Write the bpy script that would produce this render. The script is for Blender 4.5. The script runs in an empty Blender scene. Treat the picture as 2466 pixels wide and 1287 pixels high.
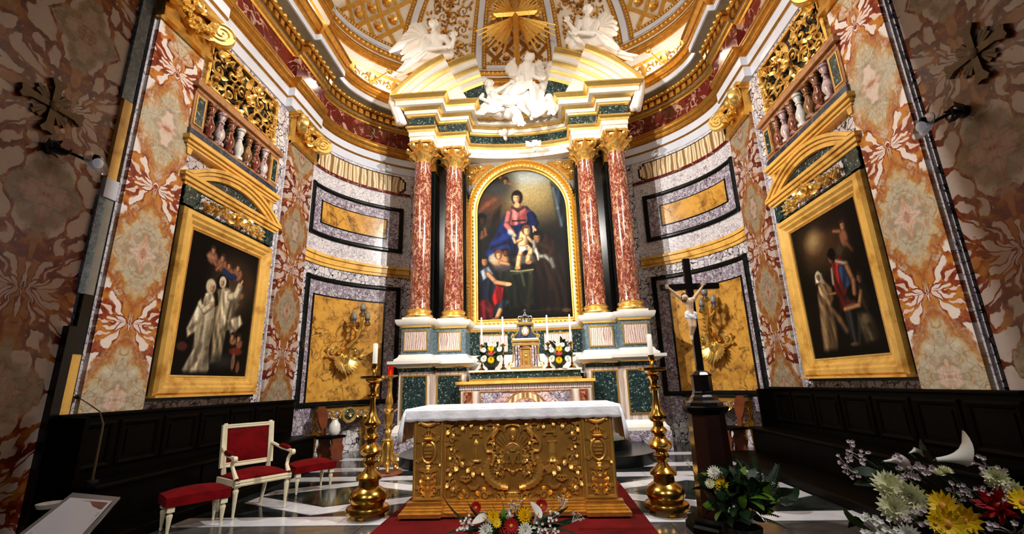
import bpy, bmesh, math, random
import numpy as np
from mathutils import Vector, Matrix
R = math.radians; PI = math.pi; sin = math.sin; cos = math.cos
random.seed(7)
SC = bpy.context.scene
COL = SC.collection

# ------------------------------------------------------------------ camera
F_PX, IW, IH = 1070.2, 2466, 1287
CAM = Vector((0.34, 0.0, 1.30))
_p, _r, _y = 0.257614, -0.028583, -0.058612
_fw = Vector((sin(_y)*cos(_p), cos(_y)*cos(_p), sin(_p)))
_rt = Vector((cos(_y), -sin(_y), 0)); _up = _rt.cross(_fw)
CR = _rt*cos(_r) + _up*sin(_r); CU = _up*cos(_r) - _rt*sin(_r)
cd = bpy.data.cameras.new('camera'); cam = bpy.data.objects.new('camera', cd); COL.objects.link(cam)
cd.sensor_fit = 'HORIZONTAL'; cd.sensor_width = 36.0; cd.lens = 36.0*F_PX/IW; cd.clip_start = 0.05; cd.clip_end = 200
_m = Matrix((CR, CU, -_fw)).transposed().to_4x4(); _m.translation = CAM; cam.matrix_world = _m
SC.camera = cam
def at(px, py, Y):
    "the place at depth Y that the photograph shows at pixel (px, py)"
    d = CR*((px-IW/2)/F_PX) - CU*((py-IH/2)/F_PX) + _fw
    return CAM + d*((Y-CAM.y)/d.y)

# ------------------------------------------------------------------ world, lamps, exposure
w = bpy.data.worlds.new('nave_light'); SC.world = w; w.use_nodes = True
w.node_tree.nodes['Background'].inputs[0].default_value = (0.92, 0.95, 1.0, 1)
w.node_tree.nodes['Background'].inputs[1].default_value = 0.035
def lamp(name, loc, power, color=(1, .93, .84), radius=.12):
    l = bpy.data.lights.new(name, 'POINT'); l.energy = power; l.color = color; l.shadow_soft_size = radius
    o = bpy.data.objects.new(name, l); COL.objects.link(o); o.location = loc; return o
def spot(name, loc, aim, power, angle, blend=.5, color=(1, .95, .88), radius=.10):
    l = bpy.data.lights.new(name, 'SPOT'); l.energy = power; l.color = color; l.shadow_soft_size = radius; l.spot_size = R(angle); l.spot_blend = blend
    o = bpy.data.objects.new(name, l); COL.objects.link(o); o.location = loc; o.rotation_euler = (Vector(aim)-Vector(loc)).to_track_quat('-Z', 'Y').to_euler(); return o
# unseen floodlights at the back of the added arch wall
for s in (-1, 1):
    spot('arch_floodlight', (s*3.9, 4.505, 7.6), (-s*4.4, 6.8, 2.6), 1650, 108, .7, radius=.035)
    spot('arch_floodlight', (s*2.6, 4.52, 6.6), (-s*2.0, 10.4, 4.6), 1050, 84, .7, radius=.05)
    spot('arch_floodlight', (s*1.2, 4.62, 7.9), (s*1.5, 9.6, 9.2), 200, 60, .8)
# added spots, unseen behind the camera, to brighten altar and bouquet
for s in (-1, 1): spot('added_altar_spot', (s*2.6, -1.6, 6.2), (s*.4, 5.0, .5), 620, 58, .8)
# lamps hidden on top of the cornice, washing the dome
for x, y, e in ((-3.75, 7.2, 36), (3.75, 7.2, 36), (-3.3, 9.6, 26), (3.3, 9.6, 26), (0, 10.95, 12)):
    lamp('cornice_uplight', (x, y, 9.0), e, (1, .93, .84), .08)
vs = SC.view_settings
SC.display_settings.display_device = 'sRGB'
vs.view_transform = 'Standard'; vs.look = 'None'; vs.gamma = 1.0; vs.use_curve_mapping = False; vs.exposure = 0.35

# ------------------------------------------------------------------ materials
def srgb(r, g, b):
    f = lambda c: c/12.92 if c <= .04045 else ((c+.055)/1.055)**2.4
    return (f(r/255), f(g/255), f(b/255), 1.0)
class NT:
    def __init__(s, name, rough=.4, metal=0.0, spec=.5):
        s.m = bpy.data.materials.new(name); s.m.use_nodes = True; s.t = s.m.node_tree; s.b = s.t.nodes['Principled BSDF']
        s.b.inputs['Roughness'].default_value = rough; s.b.inputs['Metallic'].default_value = metal
        s.b.inputs['Specular IOR Level'].default_value = spec
        s.tc = s.t.nodes.new('ShaderNodeTexCoord')
    def n(s, typ, **kw):
        nd = s.t.nodes.new(typ)
        for k, v in kw.items(): setattr(nd, k, v)
        return nd
    def put(s, sock, v):
        if hasattr(v, 'is_linked') or isinstance(v, bpy.types.NodeSocket): s.t.links.new(v, sock)
        elif v is not None: sock.default_value = v
    def M(s, op, a, b=None, c=None):
        nd = s.n('ShaderNodeMath', operation=op)
        for i, v in enumerate((a, b, c)):
            if v is not None: s.put(nd.inputs[i], v)
        return nd.outputs[0]
    def xyz(s, v=None):
        nd = s.n('ShaderNodeSeparateXYZ'); s.put(nd.inputs[0], v or s.tc.outputs['Object']); return nd.outputs
    def vec(s, x, y, z=0.0):
        nd = s.n('ShaderNodeCombineXYZ')
        for i, v in enumerate((x, y, z)): s.put(nd.inputs[i], v)
        return nd.outputs[0]
    def mapn(s, v, scale=(1, 1, 1), loc=(0, 0, 0), rot=(0, 0, 0)):
        nd = s.n('ShaderNodeMapping'); s.put(nd.inputs[0], v); nd.inputs[1].default_value = loc; nd.inputs[2].default_value = rot; nd.inputs[3].default_value = scale
        return nd.outputs[0]
    def noise(s, v, scale, detail=3, rough=.55, dist=0.0, col=False):
        nd = s.n('ShaderNodeTexNoise'); s.put(nd.inputs['Vector'], v or s.tc.outputs['Object'])
        nd.inputs['Scale'].default_value = scale; nd.inputs['Detail'].default_value = detail; nd.inputs['Roughness'].default_value = rough; nd.inputs['Distortion'].default_value = dist
        return nd.outputs[1 if col else 0]
    def vor(s, v, scale, feature='F1', out=0, rnd=1.0):
        nd = s.n('ShaderNodeTexVoronoi', feature=feature); s.put(nd.inputs['Vector'], v or s.tc.outputs['Object'])
        nd.inputs['Scale'].default_value = scale; nd.inputs['Randomness'].default_value = rnd
        return nd.outputs[out]
    def wave(s, v, scale, dist, det=2, dscale=1.0, dirn='X'):
        nd = s.n('ShaderNodeTexWave', bands_direction=dirn); s.put(nd.inputs['Vector'], v or s.tc.outputs['Object'])
        nd.inputs['Scale'].default_value = scale; nd.inputs['Distortion'].default_value = dist; nd.inputs['Detail'].default_value = det; nd.inputs['Detail Scale'].default_value = dscale
        return nd.outputs[0]
    def ramp(s, f, stops, interp='LINEAR'):
        nd = s.n('ShaderNodeValToRGB'); s.put(nd.inputs[0], f); cr = nd.color_ramp; cr.interpolation = interp
        while len(cr.elements) < len(stops): cr.elements.new(0.5)
        for e, (p, c) in zip(cr.elements, stops): e.position = p; e.color = c if len(c) == 4 else (*c, 1)
        return nd.outputs[0]
    def mix(s, f, a, b, blend='MIX'):
        nd = s.n('ShaderNodeMix', data_type='RGBA', blend_type=blend); s.put(nd.inputs[0], f); s.put(nd.inputs[6], a); s.put(nd.inputs[7], b)
        return nd.outputs[2]
    def warp(s, v, scale, amt):
        nz = s.noise(v, scale, 2, col=True)
        a = s.n('ShaderNodeVectorMath', operation='SUBTRACT'); s.put(a.inputs[0], nz); a.inputs[1].default_value = (.5, .5, .5)
        b = s.n('ShaderNodeVectorMath', operation='SCALE'); s.put(b.inputs[0], a.outputs[0]); b.inputs['Scale'].default_value = amt
        c = s.n('ShaderNodeVectorMath', operation='ADD'); s.put(c.inputs[0], v); s.put(c.inputs[1], b.outputs[0])
        return c.outputs[0]
    def color(s, c): s.put(s.b.inputs['Base Color'], c); return s
    def bump(s, h, strength=.3, dist=.01):
        nd = s.n('ShaderNodeBump'); nd.inputs['Strength'].default_value = strength; nd.inputs['Distance'].default_value = dist
        s.put(nd.inputs['Height'], h); s.t.links.new(nd.outputs[0], s.b.inputs['Normal']); return s
MAT = {}
def plain(key, c, rough=.5, metal=0.0, var=.12, scale=9.0, spec=.5, bump=0.0, bscale=40):
    t = NT(key, rough, metal, spec)
    lo = tuple(x*(1-var) for x in c[:3]); hi = tuple(min(1, x*(1+var)) for x in c[:3])
    t.color(t.ramp(t.noise(None, scale, 3), [(.3, lo), (.7, hi)]))
    if bump: t.bump(t.noise(None, bscale, 3), bump)
    MAT[key] = t.m; return t
plain('gold', srgb(228, 178, 86), .30, .85, .16, 14, bump=.25, bscale=22)
plain('gold_dark', srgb(186, 134, 56), .36, .8, .22, 12, bump=.3, bscale=26)
plain('gold_bright', srgb(244, 204, 116), .26, .82, .12, 14)
plain('brass', srgb(196, 150, 66), .20, 1.0, .18, 9)
plain('altar_gold', srgb(222, 172, 84), .34, .62, .2, 6, bump=.2, bscale=30)
plain('altar_field', srgb(176, 128, 56), .42, .5, .22, 5, bump=.25, bscale=18)
plain('statue', srgb(240, 235, 228), .5, 0, .04, 5)
plain('white_marble', srgb(226, 222, 214), .28, 0, .06, 6)
plain('fascia', srgb(206, 210, 222), .3, 0, .04, 3)  # white marble, the bluish cast of the light put into its colour
plain('grey_marble', srgb(132, 128, 118), .4, 0, .12, 7)
plain('vault_white', srgb(232, 226, 214), .6, 0, .03, 4)
plain('black_marble', srgb(13, 16, 15), .26, 0, .4, 6, spec=.35)
plain('black_lacquer', srgb(14, 9, 8), .18, 0, .3, 6)
plain('walnut', srgb(5, 3, 2), .45, 0, .4, 5, spec=.06)
plain('dark_oak', srgb(30, 11, 7), .3, 0, .35, 5)
plain('oak', srgb(104, 50, 24), .4, 0, .25, 7)
plain('cream_paint', srgb(226, 216, 186), .42, 0, .06, 12)
plain('wax', srgb(240, 238, 230), .5, 0, .02, 6)
plain('linen', srgb(232, 233, 240), .85, 0, .03, 16, bump=.25, bscale=30)
plain('bronze', srgb(82, 66, 44), .4, .6, .25, 20)
plain('iron', srgb(16, 15, 15), .5, .3, .2, 10)
plain('silver', srgb(120, 122, 128), .3, .8, .2, 20)
plain('flesh', srgb(214, 176, 140), .5, 0, .08, 20)
plain('hair', srgb(42, 26, 18), .7, 0, .2, 20)
plain('leaf', srgb(20, 44, 18), .45, 0, .4, 9)
plain('leaf_light', srgb(84, 120, 34), .45, 0, .3, 9)
plain('stem', srgb(40, 62, 28), .6, 0, .3, 9)
plain('petal_white', srgb(244, 244, 236), .6, 0, .03, 20)
plain('petal_cream', srgb(232, 232, 196), .6, 0, .05, 20)
plain('petal_yellow', srgb(244, 206, 18), .55, 0, .08, 20)
plain('petal_red', srgb(168, 14, 22), .5, 0, .2, 20)
plain('petal_pink', srgb(206, 190, 196), .55, 0, .08, 20)
plain('spadix', srgb(232, 160, 60), .6, 0, .1, 20)
plain('paper', srgb(160, 155, 160), .5, 0, .03, 8)
plain('print_dark', srgb(92, 52, 44), .5, 0, .35, 26)
plain('print_grey', srgb(136, 131, 138), .5, 0, .1, 60)
plain('perspex', srgb(92, 86, 84), .12, 0, .1, 5)
plain('dark_soil', srgb(12, 14, 10), .8, 0, .3, 9)
plain('porcelain', srgb(220, 216, 210), .3, 0, .03, 9)
def velvet(key, c, scale=7):
    t = NT(key, .85, spec=.08); t.b.inputs['Sheen Weight'].default_value = .05; t.b.inputs['Sheen Tint'].default_value = srgb(255, 120, 120)
    lo = tuple(x*.55 for x in c[:3]); t.color(t.ramp(t.noise(None, scale, 5, .65), [(.36, lo), (.62, c)])); t.bump(t.noise(None, 90, 2), .15, .004); MAT[key] = t.m
velvet('red_velvet', srgb(112, 7, 13)); velvet('carpet', srgb(92, 8, 11), 3)
def giallo(key, a=srgb(234, 184, 92), b=srgb(190, 132, 52), rough=.2, vein=None, vs_=2.4):
    t = NT(key, rough); o = t.tc.outputs['Object']; wv = t.warp(o, 2.0, .5)
    c = t.ramp(t.noise(wv, 3.2, 5, .6), [(.32, b), (.5, a), (.72, tuple(min(1, x*1.18) for x in a[:3]))])
    if vein:
        e = t.vor(t.warp(o, 3.0, .35), vs_, 'DISTANCE_TO_EDGE'); g = t.noise(o, 1.7, 3)
        f = t.M('MULTIPLY', t.ramp(e, [(0.0, (1, 1, 1)), (.05, (0, 0, 0))]), t.ramp(g, [(.46, (0, 0, 0)), (.6, (1, 1, 1))]))
        c = t.mix(f, c, vein)
        f2 = t.ramp(t.noise(t.warp(o, 3.2, .7), 4.0, 6, .7), [(.52, (0, 0, 0)), (.64, (.85, .85, .85))])
        c = t.mix(f2, c, vein)
    t.color(c); MAT[key] = t.m
giallo('giallo'); giallo('giallo_veined', srgb(208, 154, 66), srgb(160, 108, 42), .25, srgb(86, 54, 38), 3.0)
giallo('sienna', srgb(180, 128, 84), srgb(126, 78, 44), .3, srgb(120, 74, 44), 4)
def breccia(key, cell, gap, edge, scale, vein=.06, rough=.22, warp=.25, aniso=(1, 1, 1), rnd=1.0, soft=.03):
    "broken stones of the colours in cell, set in a matrix"
    t = NT(key, rough); o = t.mapn(t.tc.outputs['Object'], aniso); wv = t.warp(o, scale*.9, warp/scale*2.2)
    e = t.vor(wv, scale, 'DISTANCE_TO_EDGE', rnd=rnd); cid = t.vor(wv, scale, 'F1', 1, rnd=rnd)
    g = t.n('ShaderNodeSeparateColor'); t.put(g.inputs[0], cid)
    c = t.ramp(g.outputs[0], [((i+.5)/len(cell), q) for i, q in enumerate(cell)], 'CONSTANT')
    c = t.mix(.35, c, t.ramp(t.noise(wv, scale*3, 4, .65), [(.3, gap), (.6, cell[0])]))
    thr = t.M('MULTIPLY', t.ramp(t.noise(o, scale*.7, 3), [(.35, (.1, .1, .1)), (.7, (1, 1, 1))]), vein)
    f = t.M('SMOOTH_MIN', 1.0, t.M('MAXIMUM', 0.0, t.M('DIVIDE', t.M('SUBTRACT', t.M('ADD', thr, soft), e), soft)), .05)
    t.color(t.mix(f, c, t.mix(t.ramp(t.noise(o, scale*1.3, 2), [(.42, (0, 0, 0)), (.58, (1, 1, 1))]), gap, edge))); MAT[key] = t.m
W1, W2, W3 = srgb(232, 226, 228), srgb(206, 198, 208), srgb(178, 170, 186)
breccia('white_breccia', [W1, W2, W1, W3, W1], srgb(26, 24, 28), srgb(52, 46, 52), 8.5, .05, warp=.5, soft=.035)
breccia('white_breccia_fine', [W1, W2, W1, W1], srgb(70, 66, 80), srgb(120, 112, 128), 13, .02, warp=.7, soft=.035)
breccia('purple_breccia', [srgb(200, 194, 202), srgb(164, 154, 170), srgb(128, 112, 130), srgb(208, 203, 211), srgb(146, 134, 150)], srgb(58, 44, 60), srgb(96, 66, 84), 15, .05, warp=.9, soft=.06)
breccia('red_breccia', [srgb(126, 56, 38), srgb(146, 76, 46), srgb(102, 40, 30), srgb(192, 146, 112), srgb(132, 60, 40), srgb(150, 84, 52), srgb(112, 44, 32)], srgb(80, 26, 20), srgb(206, 172, 146), 17, .07, warp=1.0, rough=.14, aniso=(1, 1, .6))
breccia('red_frieze', [srgb(98, 28, 22), srgb(112, 36, 26), srgb(86, 22, 18), srgb(104, 30, 24), srgb(206, 168, 146)], srgb(64, 14, 12), srgb(196, 160, 138), 2.8, .03, warp=1.2, rough=.2, soft=.05)
breccia('verde', [srgb(44, 62, 60), srgb(26, 40, 40), srgb(60, 84, 80), srgb(20, 30, 32), srgb(160, 178, 174)], srgb(18, 26, 26), srgb(44, 64, 62), 40, .05, warp=.9, rough=.18)
breccia('verde_light', [srgb(112, 132, 146), srgb(90, 112, 122), srgb(142, 158, 166), srgb(80, 100, 106)], srgb(48, 66, 72), srgb(120, 136, 142), 30, .05, warp=.9, rough=.2)
breccia('brown_breccia', [srgb(150, 104, 60), srgb(120, 70, 36), srgb(176, 140, 98), srgb(206, 190, 170), srgb(136, 84, 44)], srgb(84, 44, 24), srgb(150, 96, 52), 7, .05, warp=1.0, aniso=(1.4, 1.4, .6))
breccia('pink_breccia', [srgb(220, 196, 190), srgb(200, 166, 166), srgb(232, 218, 210), srgb(150, 98, 104)], srgb(104, 52, 62), srgb(160, 110, 106), 9, .05, warp=.7, rough=.25)
breccia('navy_marble', [srgb(52, 62, 82), srgb(36, 44, 62), srgb(82, 92, 110)], srgb(22, 28, 42), srgb(70, 80, 100), 18, .05, warp=.8, aniso=(1, 1, .4))
def alabaster(key, a, b, c, scale=5.0):
    t = NT(key, .25); x, y, z = t.xyz()
    v = t.vec(t.M('SUBTRACT', t.M('ABSOLUTE', x), y), t.M('MULTIPLY', z, .35), 0.0)
    f = t.wave(v, scale, 7.5, 3, 1.1)
    t.color(t.ramp(f, [(.08, c), (.3, b), (.55, a), (.8, a), (.95, b)])); MAT[key] = t.m
alabaster('alabaster', srgb(232, 220, 192), srgb(196, 168, 122), srgb(140, 104, 62), 1.5)
alabaster('alabaster_pink', srgb(232, 218, 212), srgb(212, 188, 178), srgb(164, 128, 116), 7.0)
alabaster('alabaster_grey', srgb(226, 216, 206), srgb(214, 200, 188), srgb(190, 170, 158), 2.2)
def bookmatch(key, half, period, z0, mirror_x=None, rough=.22, gain=1.0, cracks=1.0, thr=.78):
    "veined slabs opened like a book: mirrored left to right and top to bottom"
    t = NT(key, rough); x, y, z = t.xyz()
    ax = t.M('ABSOLUTE', x) if mirror_x is None else t.M('PINGPONG', x, mirror_x)
    s = t.M('PINGPONG', t.M('SUBTRACT', z, z0), period)
    o = t.vec(ax, s, t.M('MULTIPLY', t.M('FLOOR', t.M('DIVIDE', t.M('SUBTRACT', z, z0), period*2)), 1.7))
    o2 = t.warp(o, 4.5, .22)
    q = t.xyz(o2); ax2, s2 = q[0], q[1]
    d = t.M('ADD', t.M('MULTIPLY', t.M('ABSOLUTE', ax2), .95), t.M('MULTIPLY', t.M('SUBTRACT', period, s2), .80))
    d = t.M('DIVIDE', d, half*2.0)
    d = t.M('ADD', d, t.M('MULTIPLY', t.M('SUBTRACT', t.noise(o, 7, 4, .6), .5), .22))
    pinkc, grey, grey2, ochre, red, rust = srgb(222, 196, 182), srgb(190, 184, 160), srgb(154, 150, 128), srgb(188, 128, 46), srgb(130, 42, 22), srgb(168, 82, 40)
    dia = t.ramp(d, [(.02, rust), (.08, pinkc), (.16, pinkc), (.2, grey2), (.28, grey), (.40, grey), (.45, srgb(206, 190, 150)), (.52, ochre), (.6, rust), (.66, ochre), (.76, red)])
    stre = t.ramp(t.noise(t.mapn(o2, (5, 2.2, 1)), 3.0, 5, .7, 1.2), [(.42, (0, 0, 0)), (.58, (.75, .75, .75))])
    dia = t.mix(stre, dia, t.ramp(t.noise(o2, 5, 3), [(.35, srgb(224, 214, 196)), (.5, srgb(176, 118, 56)), (.65, srgb(214, 200, 176))]))
    dia = t.mix(t.ramp(t.vor(o2, 6, 'DISTANCE_TO_EDGE'), [(0, (.5, .5, .5)), (.03, (0, 0, 0))]), dia, srgb(96, 70, 48))
    ang = t.M('ARCTAN2', ax2, t.M('ADD', s2, .02)); rr = t.M('SQRT', t.M('ADD', t.M('MULTIPLY', ax2, ax2), t.M('MULTIPLY', s2, s2)))
    pv = t.vec(t.M('MULTIPLY', ang, 2.0*cracks), t.M('MULTIPLY', rr, 2.2*cracks/(half*2)), 2.3)
    pv = t.warp(pv, 2.5, .35)
    e = t.vor(pv, 1.25, 'DISTANCE_TO_EDGE'); cid = t.n('ShaderNodeSeparateColor'); t.put(cid.inputs[0], t.vor(pv, 1.25, 'F1', 1))
    frag = t.ramp(cid.outputs[0], [(0, srgb(240, 222, 214)), (.45, srgb(232, 206, 194)), (.66, srgb(242, 230, 222)), (.86, srgb(198, 128, 54))], 'CONSTANT')
    frag = t.mix(t.ramp(t.noise(o2, 12, 4), [(.45, (0, 0, 0)), (.75, (.5, .5, .5))]), frag, pinkc)
    matrix = t.ramp(t.noise(o2, 6, 4, .6), [(.36, srgb(104, 30, 18)), (.5, srgb(150, 62, 30)), (.62, srgb(196, 124, 44))])
    bur = t.mix(t.ramp(e, [(.085, (1, 1, 1)), (.11, (0, 0, 0))]), frag, matrix)
    f = t.ramp(t.M('ADD', d, t.M('MULTIPLY', t.M('SUBTRACT', t.noise(o, 5, 3), .5), .15)), [(thr-.02, (0, 0, 0)), (thr+.02, (1, 1, 1))])
    c = t.mix(f, dia, bur)
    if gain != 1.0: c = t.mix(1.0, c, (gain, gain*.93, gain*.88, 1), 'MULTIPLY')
    t.color(c); MAT[key] = t.m
bookmatch('breccia_pilaster', .47, .85, 2.10, thr=.66)
bookmatch('breccia_pilaster_brown', .40, .80, 1.95, gain=.56, cracks=1.3, thr=.70)
bookmatch('breccia_nave_shaded', .62, .95, 2.3, mirror_x=.80, gain=.55, cracks=1.5, thr=.30)  # pilaster marble again, with the nave's shade multiplied into its colour
def paint_mat(key):
    t = NT(key, .5, spec=.10); a = t.n('ShaderNodeVertexColor'); a.layer_name = 'paint'; t.color(a.outputs[0]); MAT[key] = t.m
paint_mat('oil_paint')
def glassm(key, c, rough=.05):
    t = NT(key, rough); t.b.inputs['Base Color'].default_value = c; t.b.inputs['Transmission Weight'].default_value = .9; t.b.inputs['IOR'].default_value = 1.45; MAT[key] = t.m
glassm('clear_glass', (.9, .92, .95, 1)); glassm('ruby_glass', (.8, .02, .01, 1))
def glow(key, c, e):
    t = NT(key, .4); t.b.inputs['Base Color'].default_value = c; t.b.inputs['Emission Color'].default_value = c; t.b.inputs['Emission Strength'].default_value = e; MAT[key] = t.m
glow('bulb_glass', srgb(216, 216, 226), .12)
def floor_mat(key, a, b, rough):
    t = NT(key, rough); o = t.tc.outputs['Object']
    c = t.ramp(t.noise(t.warp(o, 1.5, .6), 3, 6, .65), [(.35, a), (.62, b), (.75, tuple(min(1, x*2.2) for x in b[:3]))]); t.color(c); MAT[key] = t.m
floor_mat('floor_dark', srgb(20, 24, 25), srgb(46, 52, 52), .10); floor_mat('floor_green', srgb(12, 20, 17), srgb(32, 44, 38), .08)
floor_mat('floor_grey', srgb(58, 56, 56), srgb(96, 92, 90), .14); floor_mat('floor_white', srgb(196, 198, 206), srgb(220, 220, 226), .14)

# ------------------------------------------------------------------ mesh helpers
class MB:
    "collects shapes; build() links them as one mesh object"
    def __init__(s): s.v = []; s.f = []
    def add(s, vs, fs, M=None):
        o = len(s.v)
        s.v += [tuple(M @ Vector(p)) for p in vs] if M is not None else [tuple(p) for p in vs]
        s.f += [tuple(o+i for i in f) for f in fs]; return s
    def join(s, other, M=None): return s.add(other.v, other.f, M)
    def box(s, x0, x1, y0, y1, z0, z1, M=None, taper=0.0):
        t = taper
        vs = [(x0, y0, z0), (x1, y0, z0), (x1, y1, z0), (x0, y1, z0), (x0+t, y0+t, z1), (x1-t, y0+t, z1), (x1-t, y1-t, z1), (x0+t, y1-t, z1)]
        return s.add(vs, [(0, 3, 2, 1), (4, 5, 6, 7), (0, 1, 5, 4), (1, 2, 6, 5), (2, 3, 7, 6), (3, 0, 4, 7)], M)
    def bbox(s, x0, x1, y0, y1, z0, z1, b=.01, M=None):
        "box with chamfered vertical and top edges"
        pr = [(x0+b, y0), (x1-b, y0), (x1, y0+b), (x1, y1-b), (x1-b, y1), (x0+b, y1), (x0, y1-b), (x0, y0+b)]
        cx, cy = (x0+x1)/2, (y0+y1)/2; sx = (x1-x0-2*b)/max(1e-6, x1-x0); sy = (y1-y0-2*b)/max(1e-6, y1-y0)
        vs = []
        for z, k in ((z0, 1), (z0+b, 0), (z1-b, 0), (z1, 1)):
            vs += [((cx+(x-cx)*sx, cy+(y-cy)*sy, z) if k else (x, y, z)) for x, y in pr]
        fs = [(i+8*j, (i+1) % 8+8*j, (i+1) % 8+8*j+8, i+8*j+8) for j in range(3) for i in range(8)]
        fs += [tuple(range(7, -1, -1)), tuple(range(24, 32))]
        return s.add(vs, fs, M)
    def lathe(s, prof, seg=20, c=(0, 0, 0), M=None, a0=0, a1=2*PI, cap=True, sx=1.0, sy=1.0):
        full = abs(a1-a0-2*PI) < 1e-6; n = seg if full else seg+1; vs = []
        for r, z in prof:
            for i in range(n):
                a = a0+(a1-a0)*i/seg; vs.append((c[0]+r*cos(a)*sx, c[1]+r*sin(a)*sy, c[2]+z))
        fs = []
        for j in range(len(prof)-1):
            for i in range(seg):
                k = (i+1) % n if full else i+1
                fs.append((j*n+i, j*n+k, (j+1)*n+k, (j+1)*n+i))
        if cap and full: fs += [tuple(range(n-1, -1, -1)), tuple((len(prof)-1)*n+i for i in range(n))]
        return s.add(vs, fs, M)
    def tube(s, pts, rad, seg=6, closed=False, flat=None, M=None, cap=True):
        P = [Vector(p) for p in pts]; n = len(P)
        rs = rad if isinstance(rad, (list, tuple)) else [rad]*n
        T = []
        for i in range(n):
            a = P[(i-1) % n] if closed or i else P[0]; b = P[(i+1) % n] if closed or i < n-1 else P[-1]
            d = b-a; T.append(d.normalized() if d.length > 1e-9 else Vector((0, 0, 1)))
        if flat is not None: up = Vector(flat)
        else: up = Vector((0, 0, 1)) if abs(T[0].z) < .9 else Vector((0, 1, 0))
        vs = []; U = None
        for i in range(n):
            if flat is not None or U is None:
                q = up - T[i]*up.dot(T[i])
                U = q.normalized() if q.length > 1e-6 else T[i].orthogonal().normalized()
            else:
                q = U - T[i]*U.dot(T[i]); U = q.normalized() if q.length > 1e-6 else T[i].orthogonal().normalized()
            V = T[i].cross(U); r = rs[i]; ru, rv = r if isinstance(r, (tuple, list)) else (r, r)
            for k in range(seg):
                a = 2*PI*k/seg; vs.append(P[i]+U*(ru*cos(a))+V*(rv*sin(a)))
        fs = []
        for i in range(n if closed else n-1):
            for k in range(seg):
                j = (i+1) % n; fs.append((i*seg+k, i*seg+(k+1) % seg, j*seg+(k+1) % seg, j*seg+k))
        if cap and not closed: fs += [tuple(range(seg-1, -1, -1)), tuple((n-1)*seg+k for k in range(seg))]
        return s.add(vs, fs, M)
    def ball(s, c, r, seg=8, rings=5, M=None, rot=None):
        rx, ry, rz = r if isinstance(r, (tuple, list)) else (r, r, r); c = Vector(c); vs = []
        for j in range(1, rings):
            ph = PI*j/rings
            for i in range(seg):
                a = 2*PI*i/seg; p = Vector((rx*sin(ph)*cos(a), ry*sin(ph)*sin(a), rz*cos(ph)))
                vs.append(c+(rot @ p if rot is not None else p))
        t = Vector((0, 0, rz)); top = len(vs); vs += [c+(rot @ t if rot is not None else t), c-(rot @ t if rot is not None else t)]
        fs = [((j)*seg+i, (j+1)*seg+i, (j+1)*seg+(i+1) % seg, j*seg+(i+1) % seg) for j in range(rings-2) for i in range(seg)]
        for i in range(seg): fs += [(top, i, (i+1) % seg), (top+1, (rings-2)*seg+(i+1) % seg, (rings-2)*seg+i)]
        return s.add(vs, fs, M)
    def prism(s, poly, y0, y1, M=None):
        "polygon in x, z pushed along y"
        n = len(poly); vs = [(x, y0, z) for x, z in poly]+[(x, y1, z) for x, z in poly]
        fs = [tuple(range(n)), tuple(range(2*n-1, n-1, -1))]+[(i, i+n, (i+1) % n+n, (i+1) % n) for i in range(n)]
        return s.add(vs, fs, M)
    def plan(s, poly, z0, z1, M=None):
        n = len(poly); vs = [(x, y, z0) for x, y in poly]+[(x, y, z1) for x, y in poly]
        fs = [tuple(range(n-1, -1, -1)), tuple(range(n, 2*n))]+[(i, (i+1) % n, (i+1) % n+n, i+n) for i in range(n)]
        return s.add(vs, fs, M)
    def sweep(s, path, prof, closed=False, cap=True):
        "closed profile [(out, z)] carried along path [(x, y, nx, ny)]"
        n = len(prof); vs = []
        for x, y, nx, ny in path:
            for o, z in prof: vs.append((x+nx*o, y+ny*o, z))
        m = len(path); fs = []
        for i in range(m if closed else m-1):
            j = (i+1) % m
            for k in range(n): fs.append((i*n+k, j*n+k, j*n+(k+1) % n, i*n+(k+1) % n))
        if cap and not closed: fs += [tuple(range(n)), tuple((m-1)*n+k for k in range(n-1, -1, -1))]
        return s.add(vs, fs)
    def leaf(s, base, d, up, L, Wd, curl=.4, seg=5, thick=.0, M=None):
        "pointed leaf from base along d, curling towards up"
        base, d, up = Vector(base), Vector(d).normalized(), Vector(up).normalized(); sd = d.cross(up).normalized(); vs = []
        for i in range(seg+1):
            t = i/seg; a = curl*t*1.5; c = base+d*(L*t*cos(a*.6))+up*(L*t*sin(a*.6)); wd = Wd*sin(PI*min(1, t*.92+.06))**.8
            th = Wd*.22*(1-t)+thick
            vs += [c-sd*wd, c+up*th, c+sd*wd, c-up*th*.3]
        fs = [(i*4+k, i*4+(k+1) % 4, i*4+4+(k+1) % 4, i*4+4+k) for i in range(seg) for k in range(4)]
        fs += [(3, 2, 1, 0), (seg*4, seg*4+1, seg*4+2, seg*4+3)]
        return s.add(vs, fs, M)
    def mesh(s, name, mat=None, smooth=40):
        me = bpy.data.meshes.new(name); me.from_pydata(s.v, [], s.f); me.validate()
        bm = bmesh.new(); bm.from_mesh(me); bmesh.ops.recalc_face_normals(bm, faces=bm.faces); bm.to_mesh(me); bm.free()
        if smooth:
            me.polygons.foreach_set('use_smooth', [True]*len(me.polygons)); me.set_sharp_from_angle(angle=R(smooth))
        if mat: me.materials.append(MAT[mat])
        return me
    def build(s, name, mat, parent=None, smooth=40): return ob(name, s.mesh(name, mat, smooth), parent)
def ob(name, me, parent=None, loc=None, rotz=None, M=None):
    o = bpy.data.objects.new(name, me); COL.objects.link(o)
    if parent is not None: o.parent = parent
    if M is not None: o.matrix_basis = M
    if loc is not None: o.location = loc
    if rotz is not None: o.rotation_euler = (0, 0, rotz)
    return o
def tag(o, label=None, cat=None, group=None, kind=None):
    for k, v in (('label', label), ('category', cat), ('group', group), ('kind', kind)):
        if v: o[k] = v
    return o
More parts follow.
